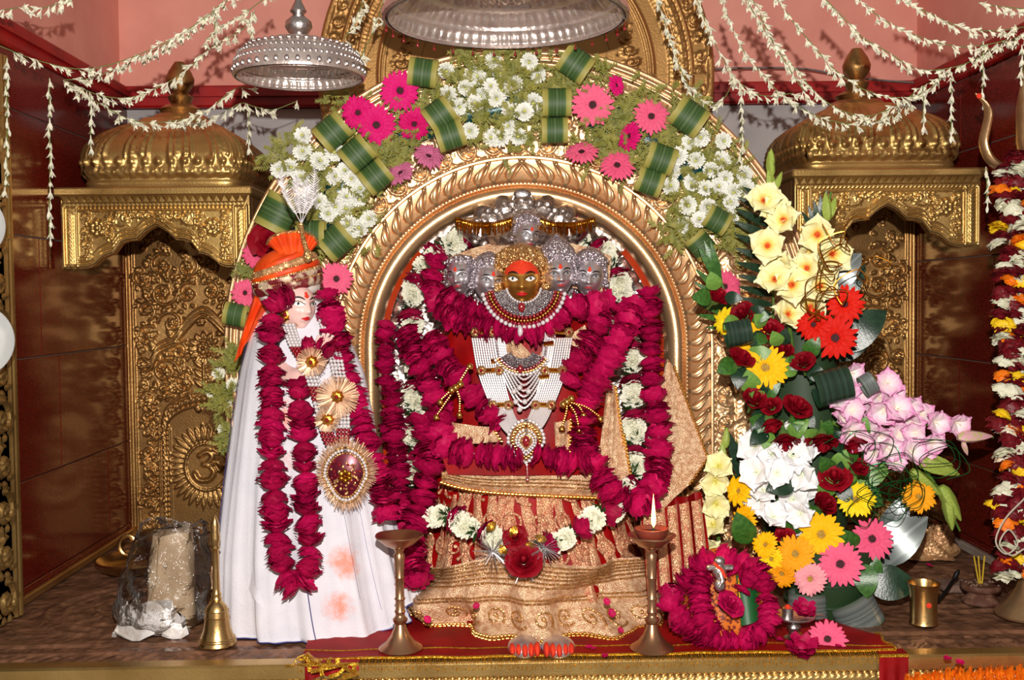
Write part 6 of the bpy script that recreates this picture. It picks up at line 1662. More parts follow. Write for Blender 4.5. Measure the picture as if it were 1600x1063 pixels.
# ================================================================== silver canopies
mat('canopy_silver', (232, 218, 210), .36, .8, (206, 190, 184), 30, (.4, .7), .3, 120)
def chhatra(px, py, Y, rpx, label, big=False):
    c = P(px, py, Y); k = S(Y)
    t = thing('silver_canopy', label, 'canopy', c)
    r = rpx * k; M = T3(c)
    fl_ = lambda a, z: 1 + .006 * cos(60 * a)
    if big:
        H = .13
        out = [(1.0, -.03), (1.005, .0), (.985, .04), (.97, .08), (.95, .12), (.86, .22), (.7, .32), (.45, .42), (.2, .48), (.05, .5)]
    else:
        out = [(1.0, .0), (1.01, .04), (.985, .1), (.975, .2), (.95, .24), (.93, .3), (.86, .38), (.74, .46), (.55, .54), (.3, .6), (.12, .63)]
    MB().lathe([(a * r, b * r) for a, b in out], 96, M=M, fn=fl_, cap=False).build('outer_shell', 'canopy_silver', t)
    # inner face as hammered relief: u round, v inward
    th = 2 * pi * rpx; dep = rpx * 1.0
    R = Relief(0, th, 0, dep, max(1.7, rpx / 62))
    st = rpx / 100.0
    n = 72 if big else 48
    for i in range(n):
        u = i * th / n
        R.leaf(u, 2 * st, pi / 2, 12 * st, th / n * .42, 3 * st)
        R.leaf(u, 16 * st, pi / 2, 15 * st, th / n * .44, 3.4 * st)
        if i % 2 == 0: R.acanthus(u, 42 * st, 7 * st, i, 1 if i % 4 else -1, 3 * st)
    for v in (1, 14, 32, 35, 52): R.ridge([(u, v * st) for u in np.arange(0, th, 3)], 1.6 * st, 3 * st)
    for i in range(12):
        u = i * th / 12
        R.acanthus(u, 64 * st, 10 * st, i, 1, 3 * st); R.rosette(u + th / 24, 64 * st, 9 * st, 6, 3 * st)
        R.leaf(u, 74 * st, pi / 2, 20 * st, 14 * st, 3 * st)
    R.H *= k
    pr = np.array([q[0] for q in out]) * .975; pz = np.array([q[1] for q in out]) - .012
    L_ = np.concatenate([[0], np.cumsum(np.hypot(np.diff(pr), np.diff(pz)))]); L_ = L_ / L_[-1]
    def fn(U, V, Hh):
        a = U / rpx; s = V / dep
        rr = np.interp(s, L_, pr) * r; zz = np.interp(s, L_, pz) * r
        nx = np.clip(1 - s * 1.1, 0, 1)
        rr2 = rr - Hh * nx; zz2 = zz - Hh * (1 - nx)
        return c.x + rr2 * np.cos(a), c.y + rr2 * np.sin(a), c.z + zz2
    put('inner_face', R.mesh('inner_face', fn, 'canopy_silver'), t)
    rows = [[(pr[0] * r * cos(a), pr[0] * r * sin(a), pz[0] * r) for a in np.linspace(0, 2 * pi, 96, endpoint=False)], [(out[0][0] * r * cos(a), out[0][0] * r * sin(a), out[0][1] * r) for a in np.linspace(0, 2 * pi, 96, endpoint=False)]]
    MB().grid(rows, cu=True).build('rim', 'silver', t, M=M)
    if not big:
        zt = .63 * r
        m = MB()
        for z_, q, br in ((.22, .97, .028), (.33, .92, .026)):
            for i in range(72): m.ball((q * r * cos(2 * pi * i / 72), q * r * sin(2 * pi * i / 72), z_ * r), br * r, 6, 4)
        for i in range(40):
            a = 2 * pi * i / 40; m.ball((.8 * r * cos(a), .8 * r * sin(a), .43 * r), (.05 * r, .05 * r, .035 * r), 7, 5)
            m.ball((1.0 * r * cos(a), 1.0 * r * sin(a), .09 * r), (.035 * r, .035 * r, .05 * r), 7, 5)
        m.build('bead_ring', 'silver', t, M=M)
        MB().lathe([(.2 * r, 0), (.14 * r, .06 * r), (.1 * r, .1 * r), (.16 * r, .14 * r), (.21 * r, .22 * r), (.2 * r, .3 * r), (.12 * r, .37 * r), (.08 * r, .41 * r), (.13 * r, .46 * r), (.1 * r, .52 * r), (.05 * r, .62 * r), (.05 * r, 1.0 * r)], 26, M=T3(c + Vector((0, 0, zt - .01)))).build('finial', 'silver', t)
        m = MB()
        for i in range(12): m.tube([c + Vector((0, 0, zt + .5 * r + i * .03)), c + Vector((0, 0, zt + .5 * r + i * .03 + .03))], .004, 6)
        MB().tube([c + Vector((0, 0, zt + .6 * r)), c + Vector((0, 0, 1.2))], .004, 6).build('chain', 'silver', t)
    else:
        MB().tube([c + Vector((0, 0, .48 * r)), c + Vector((0, 0, 1.2))], .005, 6).build('chain', 'silver', t)
        r_ = random.Random(4)
        for i in range(16):
            a = -pi * (i + .5) / 16 + pi; q = Vector((r * .985 * cos(a), r * .985 * sin(a), -.03 * r))
            m = MB(); m.tube([c + q, c + q + Vector((0, 0, -.012))], .0008, 4); m.ball(c + q + Vector((0, 0, -.015)), .004, 7, 5); m.build('red_bead', 'red_stone', t)
chhatra(468, 122, 2.24, 100, 'small domed silver canopy hanging beside the arch')
chhatra(790, 24, 2.20, 190, 'large embossed silver canopy hanging over the arch', True)
# ================================================================== jasmine strings
def jasmine_mesh(seed):
    r = random.Random(seed); m = MB()
    m.lathe([(.05, 0), (.07, .3), (.1, .5)], 6)
    for i in range(5):
        a = 2 * pi * i / 5 + r.uniform(-.2, .2); sp = r.uniform(.18, .42); rows = []
        for t in (0, .5, 1.):
            rr = .08 + sp * t * t; z = .42 + .55 * t; w_ = (.08, .15, .03)[int(t * 2)]
            rows.append([(rr * cos(a) - u * w_ * sin(a), rr * sin(a) + u * w_ * cos(a), z) for u in (-1, 0, 1)])
        m.grid(rows)
    return m.mesh('jasmine_bud', 'jasmine', sharp=None)
JAS = [jasmine_mesh(i) for i in range(4)] + [MB().lathe([(.04, 0), (.06, .3), (.15, .6), (.12, .85), (0, 1)], 7).mesh('jasmine_bud', 'jasmine')]
mat('vine_string', (110, 124, 60), .7)
def jasmine(knots, label, step=11.5, size=15, vertical=False, group='jasmine strings'):
    path = px_path(knots, 60); Y = knots[0][2]; k = S(Y)
    t = thing('jasmine_string', label, 'garland', path[0], group)
    MB().tube(path[::2] + [path[-1]], .0011, 5).build('string', 'vine_string', t)
    for i, (p, d) in enumerate(evenly(path, step * k)):
        if rnd(0, 1) < .08 and not vertical: continue
        for q in range(1 if vertical else random.choice((1, 2, 2))):
            if vertical: n = Vector((rnd(-.12, .12), rnd(-.12, .12), -1)) if d.z < 0 else Vector((0, 0, -1))
            else: n = d * (rnd(.4, 1) if d.x > 0 else -rnd(.4, 1)) * (1 if d.z < .1 else -.6) + Vector((rnd(-.5, .5), rnd(-.7, .2), rnd(-1.2, .1)))
            put('jasmine_bud', random.choice(JAS[:4] if not vertical else JAS), t, aim(p + Vector((rnd(-.003, .003), rnd(-.003, .003), rnd(-.002, .002))), n, rnd(0, 6), size * k * rnd(.8, 1.15)))
Z = lambda Y, *pts: [(x, y, Y) for x, y in pts]
for Y, pts, lab in (
    (2.30, ((0, 72), (60, 95), (130, 108), (200, 92), (280, 55), (350, 5), (372, -14)), 'thickest jasmine swag running from the wall beam up past the small silver canopy'),
    (2.36, ((100, 125), (150, 120), (230, 85), (300, 45), (350, 2)), 'thin jasmine swag just under the thickest one beside the small silver canopy'),
    (2.42, ((105, 128), (160, 150), (215, 150), (280, 118), (330, 75), (380, 45), (398, 18)), "jasmine swag crossing the finial of the sunburst panel's tower"),
    (2.46, ((105, 130), (160, 165), (215, 190), (280, 188), (320, 175), (365, 140), (390, 138)), "lowest jasmine swag draped round the dome of the sunburst panel's tower"),
    (2.6, ((285, 188), (330, 185), (375, 162), (395, 166), (425, 172), (465, 158)), 'short jasmine swag below the small silver canopy'),
    (2.25, ((-5, 18), (30, 12), (70, 12), (112, -4)), 'jasmine string in the top corner above the thickest swag'),
    (2.4, ((322, 62), (350, 40), (380, 22), (410, 0), (425, -14)), 'short jasmine string rising just left of the small silver canopy'),
    (2.5, ((572, -8), (562, 15), (550, 40), (538, 62)), 'short jasmine string between the two silver canopies, the left one'),
    (2.5, ((602, -6), (592, 25), (582, 52), (562, 94)), 'jasmine string between the two silver canopies, the right one'),
    (2.5, ((1026, -6), (1040, 40), (1060, 100), (1080, 140), (1105, 160), (1130, 155), (1148, 122)), 'jasmine swag hugging the rim of the brass halo'),
    (2.45, ((1088, -6), (1105, 40), (1120, 75), (1145, 118), (1168, 138), (1195, 150), (1238, 146)), 'jasmine swag just right of the brass halo'),
    (2.4, ((1126, -6), (1145, 45), (1165, 85), (1190, 115), (1218, 145), (1250, 168), (1290, 186), (1345, 195), (1390, 182), (1422, 160)), "lowest jasmine swag draped round the dome of the bouquet's tower"),
    (2.36, ((1163, -6), (1190, 40), (1220, 80), (1248, 115), (1275, 145), (1300, 165), (1330, 178), (1365, 180), (1410, 160), (1440, 136), (1480, 118)), "second lowest jasmine swag over the dome of the bouquet's tower"),
    (2.34, ((1173, -6), (1205, 60), (1232, 105), (1262, 152)), "short straight jasmine string left of the finial of the bouquet's tower"),
    (2.32, ((1211, -6), (1240, 35), (1270, 70), (1300, 105), (1340, 135), (1380, 150), (1420, 152), (1450, 140), (1480, 115)), "jasmine swag passing just in front of the finial of the bouquet's tower"),
    (2.28, ((1285, -6), (1320, 30), (1350, 60), (1385, 80), (1430, 107), (1475, 108), (1520, 95), (1560, 70), (1602, 58)), 'jasmine swag above the finial, lowest of the three reaching the picture\'s right edge'),
    (2.24, ((1335, -6), (1380, 30), (1430, 55), (1490, 72), (1540, 70), (1602, 55)), "middle one of the three jasmine swags reaching the picture's right edge"),
    (2.2, ((1398, -6), (1450, 20), (1500, 42), (1550, 48), (1602, 42)), "upper one of the three jasmine swags reaching the picture's right edge"),
    (2.16, ((1530, 4), (1560, 10), (1602, 14)), 'short jasmine string in the top corner above the trident')):
    jasmine(Z(Y, *pts), lab)
for Y, x, y0, y1, lab in ((2.3, 10, 90, 292, 'long hanging jasmine tassel nearest the white plates'), (2.36, 77, 122, 372, 'longest hanging jasmine tassel in front of the granite wall'), (2.4, 141, 148, 228, 'short hanging jasmine tassel above the corner of the tower dome'),
    (2.6, 388, 168, 226, 'short hanging jasmine tassel below the small silver canopy'), (2.28, 1535, 66, 152, 'hanging jasmine tassel just above the side prong of the trident'), (2.32, 1486, 112, 206, "longer hanging jasmine tassel beside the bouquet's tower dome"),
    (2.34, 1442, 134, 192, "shorter hanging jasmine tassel beside the bouquet's tower dome"), (2.45, 1158, 132, 252, 'thin hanging jasmine tassel in front of the pale wall by the arch'), (2.26, 1541, 262, 318, 'short jasmine tassel hanging below the side prong of the trident'), (2.2, 1597, 70, 122, "short jasmine tassel at the picture's right edge"),
    (2.4, 392, 20, 62, 'tiny jasmine tassel left of the small silver canopy'), (2.36, 335, 10, 50, 'tiny jasmine tassel under the thickest swag')):
    jasmine(Z(Y, (x, y0), (x + 1, (y0 + y1) / 2), (x, y1)), lab, 15, 17, True, 'hanging jasmine tassels')
# ================================================================== things on the altar floor
mat('lamp_brass', (196, 152, 116), .3, .9, (168, 124, 92), 20)
mat('clay', (126, 52, 38), .6, 0., (96, 38, 28), 30)
mat('oil', (70, 30, 22), .1, 0., spec=.8)
mat('flame', (255, 214, 120), .5, emit=((255, 196, 96), 9))
mat('wick', (20, 14, 12), .9)
def film():
    m = mat('plastic_film', (240, 240, 244), .12, 0., None, bump=1., bs=24)
    nt = m.node_tree; L = nt.links.new; out = nt.nodes['Material Output']
    bp = [n for n in nt.nodes if n.bl_idname == 'ShaderNodeBump'][0]; bp.inputs['Distance'].default_value = .02
    g = nd(nt, 'ShaderNodeBsdfGlossy'); g.inputs['Roughness'].default_value = .16; g.inputs['Color'].default_value = (1, 1, 1, 1)
    tr_ = nd(nt, 'ShaderNodeBsdfTransparent'); tr_.inputs['Color'].default_value = (.93, .93, .94, 1); fr_ = nd(nt, 'ShaderNodeFresnel'); fr_.inputs['IOR'].default_value = 1.42
    mx = nd(nt, 'ShaderNodeMixShader'); L(bp.outputs[0], g.inputs['Normal']); L(bp.outputs[0], fr_.inputs['Normal'])
    L(fr_.outputs[0], mx.inputs[0]); L(tr_.outputs[0], mx.inputs[1]); L(g.outputs[0], mx.inputs[2]); L(mx.outputs[0], out.inputs['Surface'])
film()
mat('packet_paper', (196, 172, 140), .8, 0., (160, 134, 104), 16, (.3, .7), .3, 40)
mat('white_foil', (236, 232, 228), .3, .2, (196, 186, 176), 26, (.4, .62), 1., 36)
mat('runner_red', (158, 10, 14), .6, 0., (124, 6, 10), 12, (.35, .65), .25, 60, spec=.2)
mat('gold_zari', (232, 184, 60), .3, .8, (196, 138, 30), 200, (.4, .6), .6, 240)
mat('bandhani', (214, 110, 20), .6, 0., (120, 40, 10), 130, (.5, .56), .3, 120)
mat('green_silk', (14, 84, 36), .45)
mat('wood_dark', (88, 52, 36), .6, 0., (126, 92, 74), 40, (.45, .65), .5, 60)
mat('ash_slab', (140, 112, 96), .8, 0., (112, 86, 74), 30)
mat('incense', (206, 172, 40), .6)
mat('iron', (26, 24, 24), .5, .6)
mat('trident_metal', (206, 172, 130), .34, .85, (170, 130, 92), 14, (.35, .7), .2, 60)
mat('enamel', (226, 228, 226), .3, 0., (210, 212, 210), 20)
mat('marigold', (250, 140, 14), .55, 0., (236, 104, 6), 6)
mat('marigold_yellow', (250, 214, 30), .55, 0., (236, 186, 16), 6)
mat('garland_white', (240, 238, 218), .6, 0., (222, 222, 190), 6)
mat('garland_maroon', (126, 12, 26), .5, 0., (86, 6, 16), 4)
mat('cable_grey', (120, 112, 110), .6)
# ---- red runner cloth
def runner():
    t = thing('red_runner_cloth', 'red altar cloth with gold fringe spread under the goddess', 'cloth', G(900, 1000))
    rows = []
    X0, X1 = G(470, 1030).x, G(1372, 1000).x
    n = 90
    for j in range(n + 1):
        u = j / n; x = lerp(X0, X1, u)
        yb = 2.34 - .0 * u; yf = FY0 - .0
        if u > .86: yb = lerp(2.34, 2.12, (u - .86) / .14)
        row = []
        for i in range(15):
            v = i / 14; y = lerp(yb, yf + .004, v)
            row.append((x + .004 * sin(v * 9), y, .0068 + .0035 * (1 + sin(u * 40 + v * 6) * sin(u * 17 - v * 3)) * (1 - .6 * v)))
        rows.append(row)
    MB().grid(rows).build('cloth', 'runner_red', t, sharp=None)
    e_ = [Vector(r[-1]) + Vector((0, -.002, .001)) for r in rows]
    MB().tube(e_, .0028, 6).build('gold_border', 'gold_zari', t)
    MB().tube([Vector(r[-3]) + Vector((0, 0, .002)) for r in rows], .0012, 5).build('gold_border', 'gold_zari', t)
    MB().tube([Vector(p) + Vector((0, 0, .002)) for p in rows[-1]], .003, 6).build('gold_border', 'gold_zari', t)
    MB().tube([Vector(p) + Vector((0, 0, .002)) for p in rows[78]], .0024, 6).build('gold_border', 'gold_zari', t)
    m = MB()
    for i, (p, _) in enumerate(evenly(e_, .0042)):
        m.tube([p, p + Vector((rnd(-.002, .002), -.012, -.004)), p + Vector((rnd(-.003, .003), -.015, -.016 - rnd(0, .008)))], .0009, 3)
    o = m.build('fringe', 'gold_zari', t); o['kind'] = 'stuff'
    # corner hanging over the lip
    for (xa, xb, lo) in ((G(1385, 1040).x, G(1432, 1040).x, .1), (G(478, 1040).x, G(560, 1045).x, .03)):
        rr = []
        for i in range(12):
            v = i / 11
            rr.append([(lerp(xa, xb, j / 14) , FY0 - .019 - .006 * sin(j * 1.1) * v, .006 - v * lo * (1 if xa > 0 else (1 - j / 14 * .6))) for j in range(15)])
        MB().grid(rr, flip=True).build('hanging_corner', 'runner_red', t, sharp=None)
        MB().tube([Vector(p) + Vector((0, -.002, 0)) for p in rr[0]], .0035, 6).build('gold_border', 'gold_zari', t)
        rr2 = [[(p[0], FY0 - .019 + (.03) * (1 - k / 3), .009) for p in rr[0]] for k in range(4)]
        MB().grid(rr2, flip=True).build('folded_edge', 'runner_red', t, sharp=None)
runner()
# crumpled gold edging at the runner's left end
m = MB(); r_ = random.Random(6)
for k in range(9):
    a = G(468 + 10 * k, 1026 + 2.5 * k, .012); pts = [a + Vector((r_.uniform(-.02, .02), -.008 * i, .012 * abs(sin(i + k)) - .004 * i)) for i in range(5)]
    m.tube(pts, .005, 6, flat=.3)
o = m.build('gold_ribbon', 'gold_zari'); tag(o, 'crumpled gold ribbon at the end of the red cloth below the robe', 'ribbon')
# ---- oil lamp stands
def lamp(px, py, label, lit):
    c = G(px, py); k = S(c.y); t = thing('oil_lamp_stand', label, 'oil lamp', c)
    zb = .010
    MB().lathe([(a * k, b * k + zb) for a, b in ((34, 0), (35, 2), (33, 4), (24, 10), (15, 22), (10, 34), (8, 40))], 32, M=T3(c)).build('base', 'lamp_brass', t)
    MB().lathe([(a * k, b * k + zb) for a, b in ((8, 40), (11, 44), (12, 48), (8, 52), (7, 56), (9, 60), (7, 64), (7, 78), (9, 80), (7, 83), (7, 112), (8.5, 114), (7, 117), (8, 140), (9, 150), (6, 154), (9, 160))], 24, M=T3(c)).build('stem', 'lamp_brass', t)
    MB().lathe([(a * k, b * k + zb) for a, b in ((9, 160), (22, 166), (33, 176), (38, 180), (38, 182), (32, 180), (20, 172), (0, 168))], 36, M=T3(c), fn=lambda a, z: 1 + (.0 if z < .2 else .03 * cos(5 * a))).build('dish', 'lamp_brass', t)
    if lit:
        tc2 = thing('clay_diya', 'small clay lamp burning with a tall flame on the brass stand', 'lamp', c + Vector((0, 0, zb + 170 * k)))
        MB().lathe([(a * k, b * k + zb) for a, b in ((12, 172), (22, 178), (27, 190), (27, 193), (24, 193), (18, 184), (0, 182))], 28, M=T3(c)).build('bowl', 'clay', tc2)
        MB().lathe([(0, 0), (20 * k, .0001)], 20, M=T3(c + Vector((0, 0, zb + 187 * k))), cap=False).build('oil', 'oil', tc2)
        MB().tube([c + Vector((0, -.012, zb + 184 * k)), c + Vector((.002, -.014, zb + 196 * k))], .003, 6).build('wick', 'wick', tc2)
        fz = zb + 196 * k
        MB().lathe([(0, 0), (3 * k, 5 * k), (3.8 * k, 12 * k), (2.8 * k, 26 * k), (1.4 * k, 40 * k), (0, 54 * k)], 12, M=T3(c + Vector((.002, -.014, fz)))).build('flame', 'flame', tc2)
        l = bpy.data.lights.new('diya_flame', 'POINT'); l.energy = .35; l.color = (1, .6, .25); l.shadow_soft_size = .008
        lo = bpy.data.objects.new('diya_flame', l); lo.location = c + Vector((.002, -.03, fz + 20 * k)); COL.objects.link(lo)
lamp(626, 1022, 'unlit brass oil lamp stand in front of the white robe', False)
lamp(1019, 1022, 'brass oil lamp stand carrying the burning clay lamp', True)
# ---- hand bell
c = G(340, 1010); k = S(c.y)
t = thing('hand_bell', 'brass hand bell with tall handle beside the plastic bag', 'bell', c)
MB().lathe([(a * k, b * k + .004) for a, b in ((29, 0), (30, 2), (29, 5), (25, 14), (21, 26), (19, 40), (18, 52), (16, 60), (10, 67), (7, 70))], 32, M=T3(c)).build('bell_body', 'bell_brass', t)
m = MB()
for z_, rr in ((8, 28), (11, 26.5), (44, 19.2), (54, 18)): m.tube([c + Vector((rr * k * cos(a), rr * k * sin(a), z_ * k + .004)) for a in np.linspace(0, 2 * pi, 36, endpoint=False)], 1.0 * k, 6, closed=True)
m.build('ring_band', 'bell_brass', t)['kind'] = 'stuff'
MB().lathe([(a * k, b * k + .004) for a, b in ((7, 70), (9, 72), (7, 76), (8, 80), (5.5, 84), (6, 90), (5, 120), (5.5, 150), (8, 153), (5.5, 157), (7, 162), (8, 170), (6, 180), (7, 188), (5, 196), (2, 204), (0, 206))], 18, M=T3(c)).build('handle', 'bell_brass', t)
# ---- plastic bag with packet
cb = G(258, 985); 
t = thing('plastic_bag', 'clear crumpled plastic bag standing beside the brass hand bell', 'bag', cb)
def bag_pt(a, v, s=1.0):
    py_ = lerp(1022, 846, v); k = S(cb.y)
    hw = np.interp(v, (0, .12, .4, .75, 1), (48, 68, 70, 62, 54)) * k * s; hd = np.interp(v, (0, .12, .4, .75, 1), (.05, .075, .07, .055, .03)) * s
    cx = np.interp(v, (0, .4, 1), (-8, 0, 12)) * k
    w1 = 1 + .05 * sin(a * 5 + v * 7) + .04 * sin(a * 11 - v * 13) + .03 * sin(a * 3 + v * 21)
    return cb + Vector((cx + hw * w1 * sin(a), -hd * w1 * cos(a), .004 + v * .215 + .018 * v * sin(2 * a + .6)))
rows = [[tuple(bag_pt(2 * pi * j / 48, i / 24)) for j in range(48)] for i in range(25)]
m = MB().grid(rows, cu=True); m.f.append(tuple(range(47, -1, -1))); m.m.append(0)
m.build('film', 'plastic_film', t, sharp=None)
MB().tube([Vector(p) for p in rows[-1]], .0022, 6, closed=True).build('bag_rim', 'plastic_film', t)
MB().tube([bag_pt(.9, .98), bag_pt(.9, .98) + Vector((.02, -.01, .015)), bag_pt(1.6, 1.0) + Vector((.0, 0, .02)), bag_pt(1.9, .95)], .006, 8, flat=.4).build('bag_handle', 'plastic_film', t)
t = thing('paper_packet', 'beige paper packet standing upright inside the plastic bag', 'packet', cb)
rows = []
for i in range(15):
    v = i / 14; row = []
    for j in range(24):
        a = 2 * pi * j / 24; n_ = 4.0
        l = (abs(cos(a)) ** n_ + abs(sin(a)) ** n_) ** (-1 / n_); w1 = 1 + .03 * sin(a * 4 + v * 9) + .02 * sin(a * 7 - v * 5)
        row.append((cb.x + .012 + (.052 - .012 * v) * l * sin(a) * w1 + .01 * v, cb.y - .030 * l * cos(a) * w1, .012 + .2 * v * (1 + .02 * sin(a * 3))))
    rows.append(row)
m = MB().grid(rows, cu=True); m.f.append(tuple(14 * 24 + i for i in range(24))); m.m.append(0); m.f.append(tuple(reversed(range(24)))); m.m.append(0)
m.build('packet_body', 'packet_paper', t, sharp=.9)
MB().tube([(cb.x - .03, cb.y - .034, .05), (cb.x - .005, cb.y - .036, .12), (cb.x + .0, cb.y - .034, .2)], .004, 6, flat=.4).build('fold_seam', 'packet_paper', t)
m = MB(); r_ = random.Random(2)
rows = []
for i in range(9):
    v = i / 8; rows.append([tuple(cb + Vector((-.018 + (.078 - .03 * v) * sin(a) * (1 + .12 * sin(a * 6 + i)), -.038 - (.03 - .02 * v) * cos(a) * (1 + .1 * sin(a * 7 + 2 * i)), .006 + .055 * v + .009 * sin(a * 5 + i * 1.7) * (1 + v)))) for a in np.linspace(0, 2 * pi, 30, endpoint=False)])
m.grid(rows, cu=True); m.f.append(tuple(8 * 30 + i for i in range(30))); m.m.append(0)
tag(m.build('foil_wrap', 'white_foil', None, sharp=.5), 'crumpled white foil at the bottom of the plastic bag', 'foil')
# ---- brass plate and bowl behind the bag
c = G(215, 893); 
t = thing('brass_plate', 'round brass plate lying in the corner behind the plastic bag', 'plate', c)
MB().lathe([(0, .004), (.07, .004), (.09, .012), (.1, .03), (.105, .032), (.1, .036), (.088, .018), (.068, .01), (0, .01)], 40, M=T3(c)).build('dish', 'bell_brass', t)
c = G(262, 884)
t = thing('brass_bowl', 'wide-rimmed brass bowl with a ring handle behind the plastic bag', 'bowl', c)
MB().lathe([(.03, 0), (.04, .01), (.07, .04), (.085, .075), (.092, .082), (.095, .084), (.088, .08), (.066, .045), (.03, .015), (0, .012)], 40, M=T3(c)).build('bowl_body', 'bell_brass', t)
MB().tube([c + Vector((-.1 - .022 * cos(a), -.01, .058 + .026 * sin(a))) for a in np.linspace(0, 2 * pi, 24, endpoint=False)], .006, 8, closed=True).build('ring_handle', 'bell_brass', t)
# ---- small draped idol with roses
c = G(1128, 1000)
t = thing('small_idol', 'small idol in orange and green cloth wrapped with rose garlands', 'idol', c)
MB().lathe([(.085, .0), (.09, .02), (.08, .06), (.06, .11), (.045, .15), (.02, .17), (0, .175)], 36, M=T3(c + Vector((0, .02, .01))), fn=lambda a, z: 1 + .06 * cos(11 * a) * (1 - z * 5)).build('robe', 'bandhani', t)
o, _ = patch('green_sash', ((1150, 900, 2.09), (1180, 892, 2.10), (1188, 966, 2.06), (1158, 978, 2.05)), 'green_silk', t, bulge=.01)
for xx in (1150, 1158, 1184):
    patch('gold_stripe', ((xx, 902, 2.092), (xx + 6, 902, 2.092), (xx + 10, 968, 2.062), (xx + 3, 968, 2.062)), 'gold_zari', t, bulge=.008)
hd = c + Vector((.0, -.02, .155)); hd = P(1124, 893, 2.045)
m = MB().ball(hd, (.014, .012, .016), 14, 10)
m.ball(hd + Vector((0, -.004, -.026)), (.012, .01, .014), 12, 8); m.box(hd + Vector((-.026, -.006, .002)), hd + Vector((.028, .004, .013)), bev=.003); m.ball(hd + Vector((0, 0, .02)), (.012, .01, .01), 10, 6)
m.tube([hd + Vector((.0, -.012, .0)), hd + Vector((.003, -.018, -.014)), hd + Vector((-.004, -.018, -.026))], [.005, .0045, .003], 8)
o = m.build('silver_figure', 'silver', t); o['label'] = 'small silver figure with outstretched arms'
MB().tube([hd + Vector((-.014, -.012, .02)), hd + Vector((.002, -.016, .006)), hd + Vector((.008, -.016, -.008))], .003, 6).build('vermilion_mark', 'vermilion', t)
IR = 19 * S(2.1)
garland('rose_garland', px_path([(1072, 912, 2.10), (1092, 884, 2.10), (1130, 872, 2.10), (1172, 884, 2.09), (1192, 912, 2.075), (1200, 950, 2.06), (1196, 982, 2.05), (1160, 1000, 2.05), (1110, 998, 2.05), (1072, 974, 2.055), (1046, 946, 2.07), (1052, 922, 2.09)], 70), IR * .95, 'magenta rose garland coiled round the small draped idol', pitch=.8, squash=1.0)
garland('rose_garland', px_path([(1096, 896, 2.085), (1092, 930, 2.06), (1096, 962, 2.05), (1112, 984, 2.04)], 24), IR * .9, 'short magenta rose garland hanging down the front of the small idol', pitch=.8, squash=1.0)
garland('rose_garland', px_path([(1150, 890, 2.08), (1172, 902, 2.07), (1160, 920, 2.065)], 12), IR * .75, 'cluster of magenta roses at the shoulder of the small idol')
p = P(1138, 948, 2.045); tag(put('rose', ROSE[1], None, aim(p, Vector((.5, -.7, .9)), 0, 20 * S(2.05))), 'single magenta rose bud resting upright against the small idol', 'rose').data = rose_mesh('garland_rose', 77, .4)
# ---- silver stand with lingam
c = G(1240, 1004)
t = thing('silver_stand', 'small silver pedestal dish holding a tiny lingam beside the rolled leaf', 'stand', c)
k = S(c.y)
MB().lathe([(a * k, b * k + .008) for a, b in ((14, 0), (15, 2), (8, 6), (6, 10), (11, 16), (11, 20), (6, 26), (10, 30), (30, 33), (34, 36), (34, 38), (30, 36), (0, 35))], 30, M=T3(c)).build('pedestal', 'silver', t)
MB().lathe([(a * k, b * k + .008) for a, b in ((9, 35), (9, 48), (8, 49), (0, 49))], 18, M=T3(c + Vector((-.012, 0, 0)))).build('lingam', 'silver', t)
MB().ball(c + Vector((-.012, 0, 51 * k + .008)), (5 * k, 5 * k, 4 * k), 10, 6).build('vermilion_dab', 'vermilion', t)
MB().tube([c + Vector((25 * k, 0, 36 * k + .008)), c + Vector((38 * k, -.004, 38 * k + .008)), c + Vector((48 * k, -.006, 37 * k + .008))], [5 * k, 4 * k, 2 * k], 8, flat=.4).build('spout', 'silver', t)
q = c + Vector((.02, -.006, 36 * k + .01)); tag(put('rose', TROSE[0], None, aim(q + Vector((0, 0, .012)), (0, -.5, 1), 0, .02)), 'crushed magenta rose lying in the small silver dish', 'rose')
q = G(1252, 1012, .02); tag(put('rose', TROSE[2], None, aim(q, (0, -.6, 1), 0, .026)), 'crushed magenta rose on the red cloth below the silver dish', 'rose')
q = P(1293, 1001, 2.06)
gerbera(1293, 1000, 2.065, 62, 'pink_petal', 'pink gerbera lying on the red cloth beside the rolled leaf', 'd', 0, .25, 0)
# ---- tumbler, incense, slab, spoon
c = G(1443, 978); k = S(c.y)
t = thing('brass_tumbler', 'polished brass tumbler with an orange dot on the altar floor', 'tumbler', c)
MB().lathe([(a * k, b * k + .004) for a, b in ((20, 0), (22, 2), (20.5, 6), (20.5, 40), (22, 54), (25, 64), (26, 66), (24, 66), (20, 54), (19, 8), (0, 6))], 36, M=T3(c)).build('cup', 'bell_brass', t)
MB().ball(c + Vector((0, -21 * k, 38 * k)), (4.5 * k, .0016, 4.5 * k), 12, 6).build('orange_dot', 'vermilion', t)
c = G(1532, 945); k = S(c.y)
t = thing('incense_holder', 'round ash-covered wooden incense holder near the trident foot', 'incense holder', c)
MB().lathe([(a * k, b * k + .004) for a, b in ((27, 0), (29, 3), (26, 8), (19, 14), (20, 18), (29, 22), (31, 26), (30, 31), (20, 32), (0, 31))], 30, M=T3(c)).build('holder', 'wood_dark', t)
m = MB()
for i in range(40): m.ball(c + Vector((rnd(-24, 24) * k, rnd(-18, 18) * k, 32 * k + .004)), rnd(.001, .0028), 5, 4)
o = m.build('ash', 'ash_slab', t); o['kind'] = 'stuff'
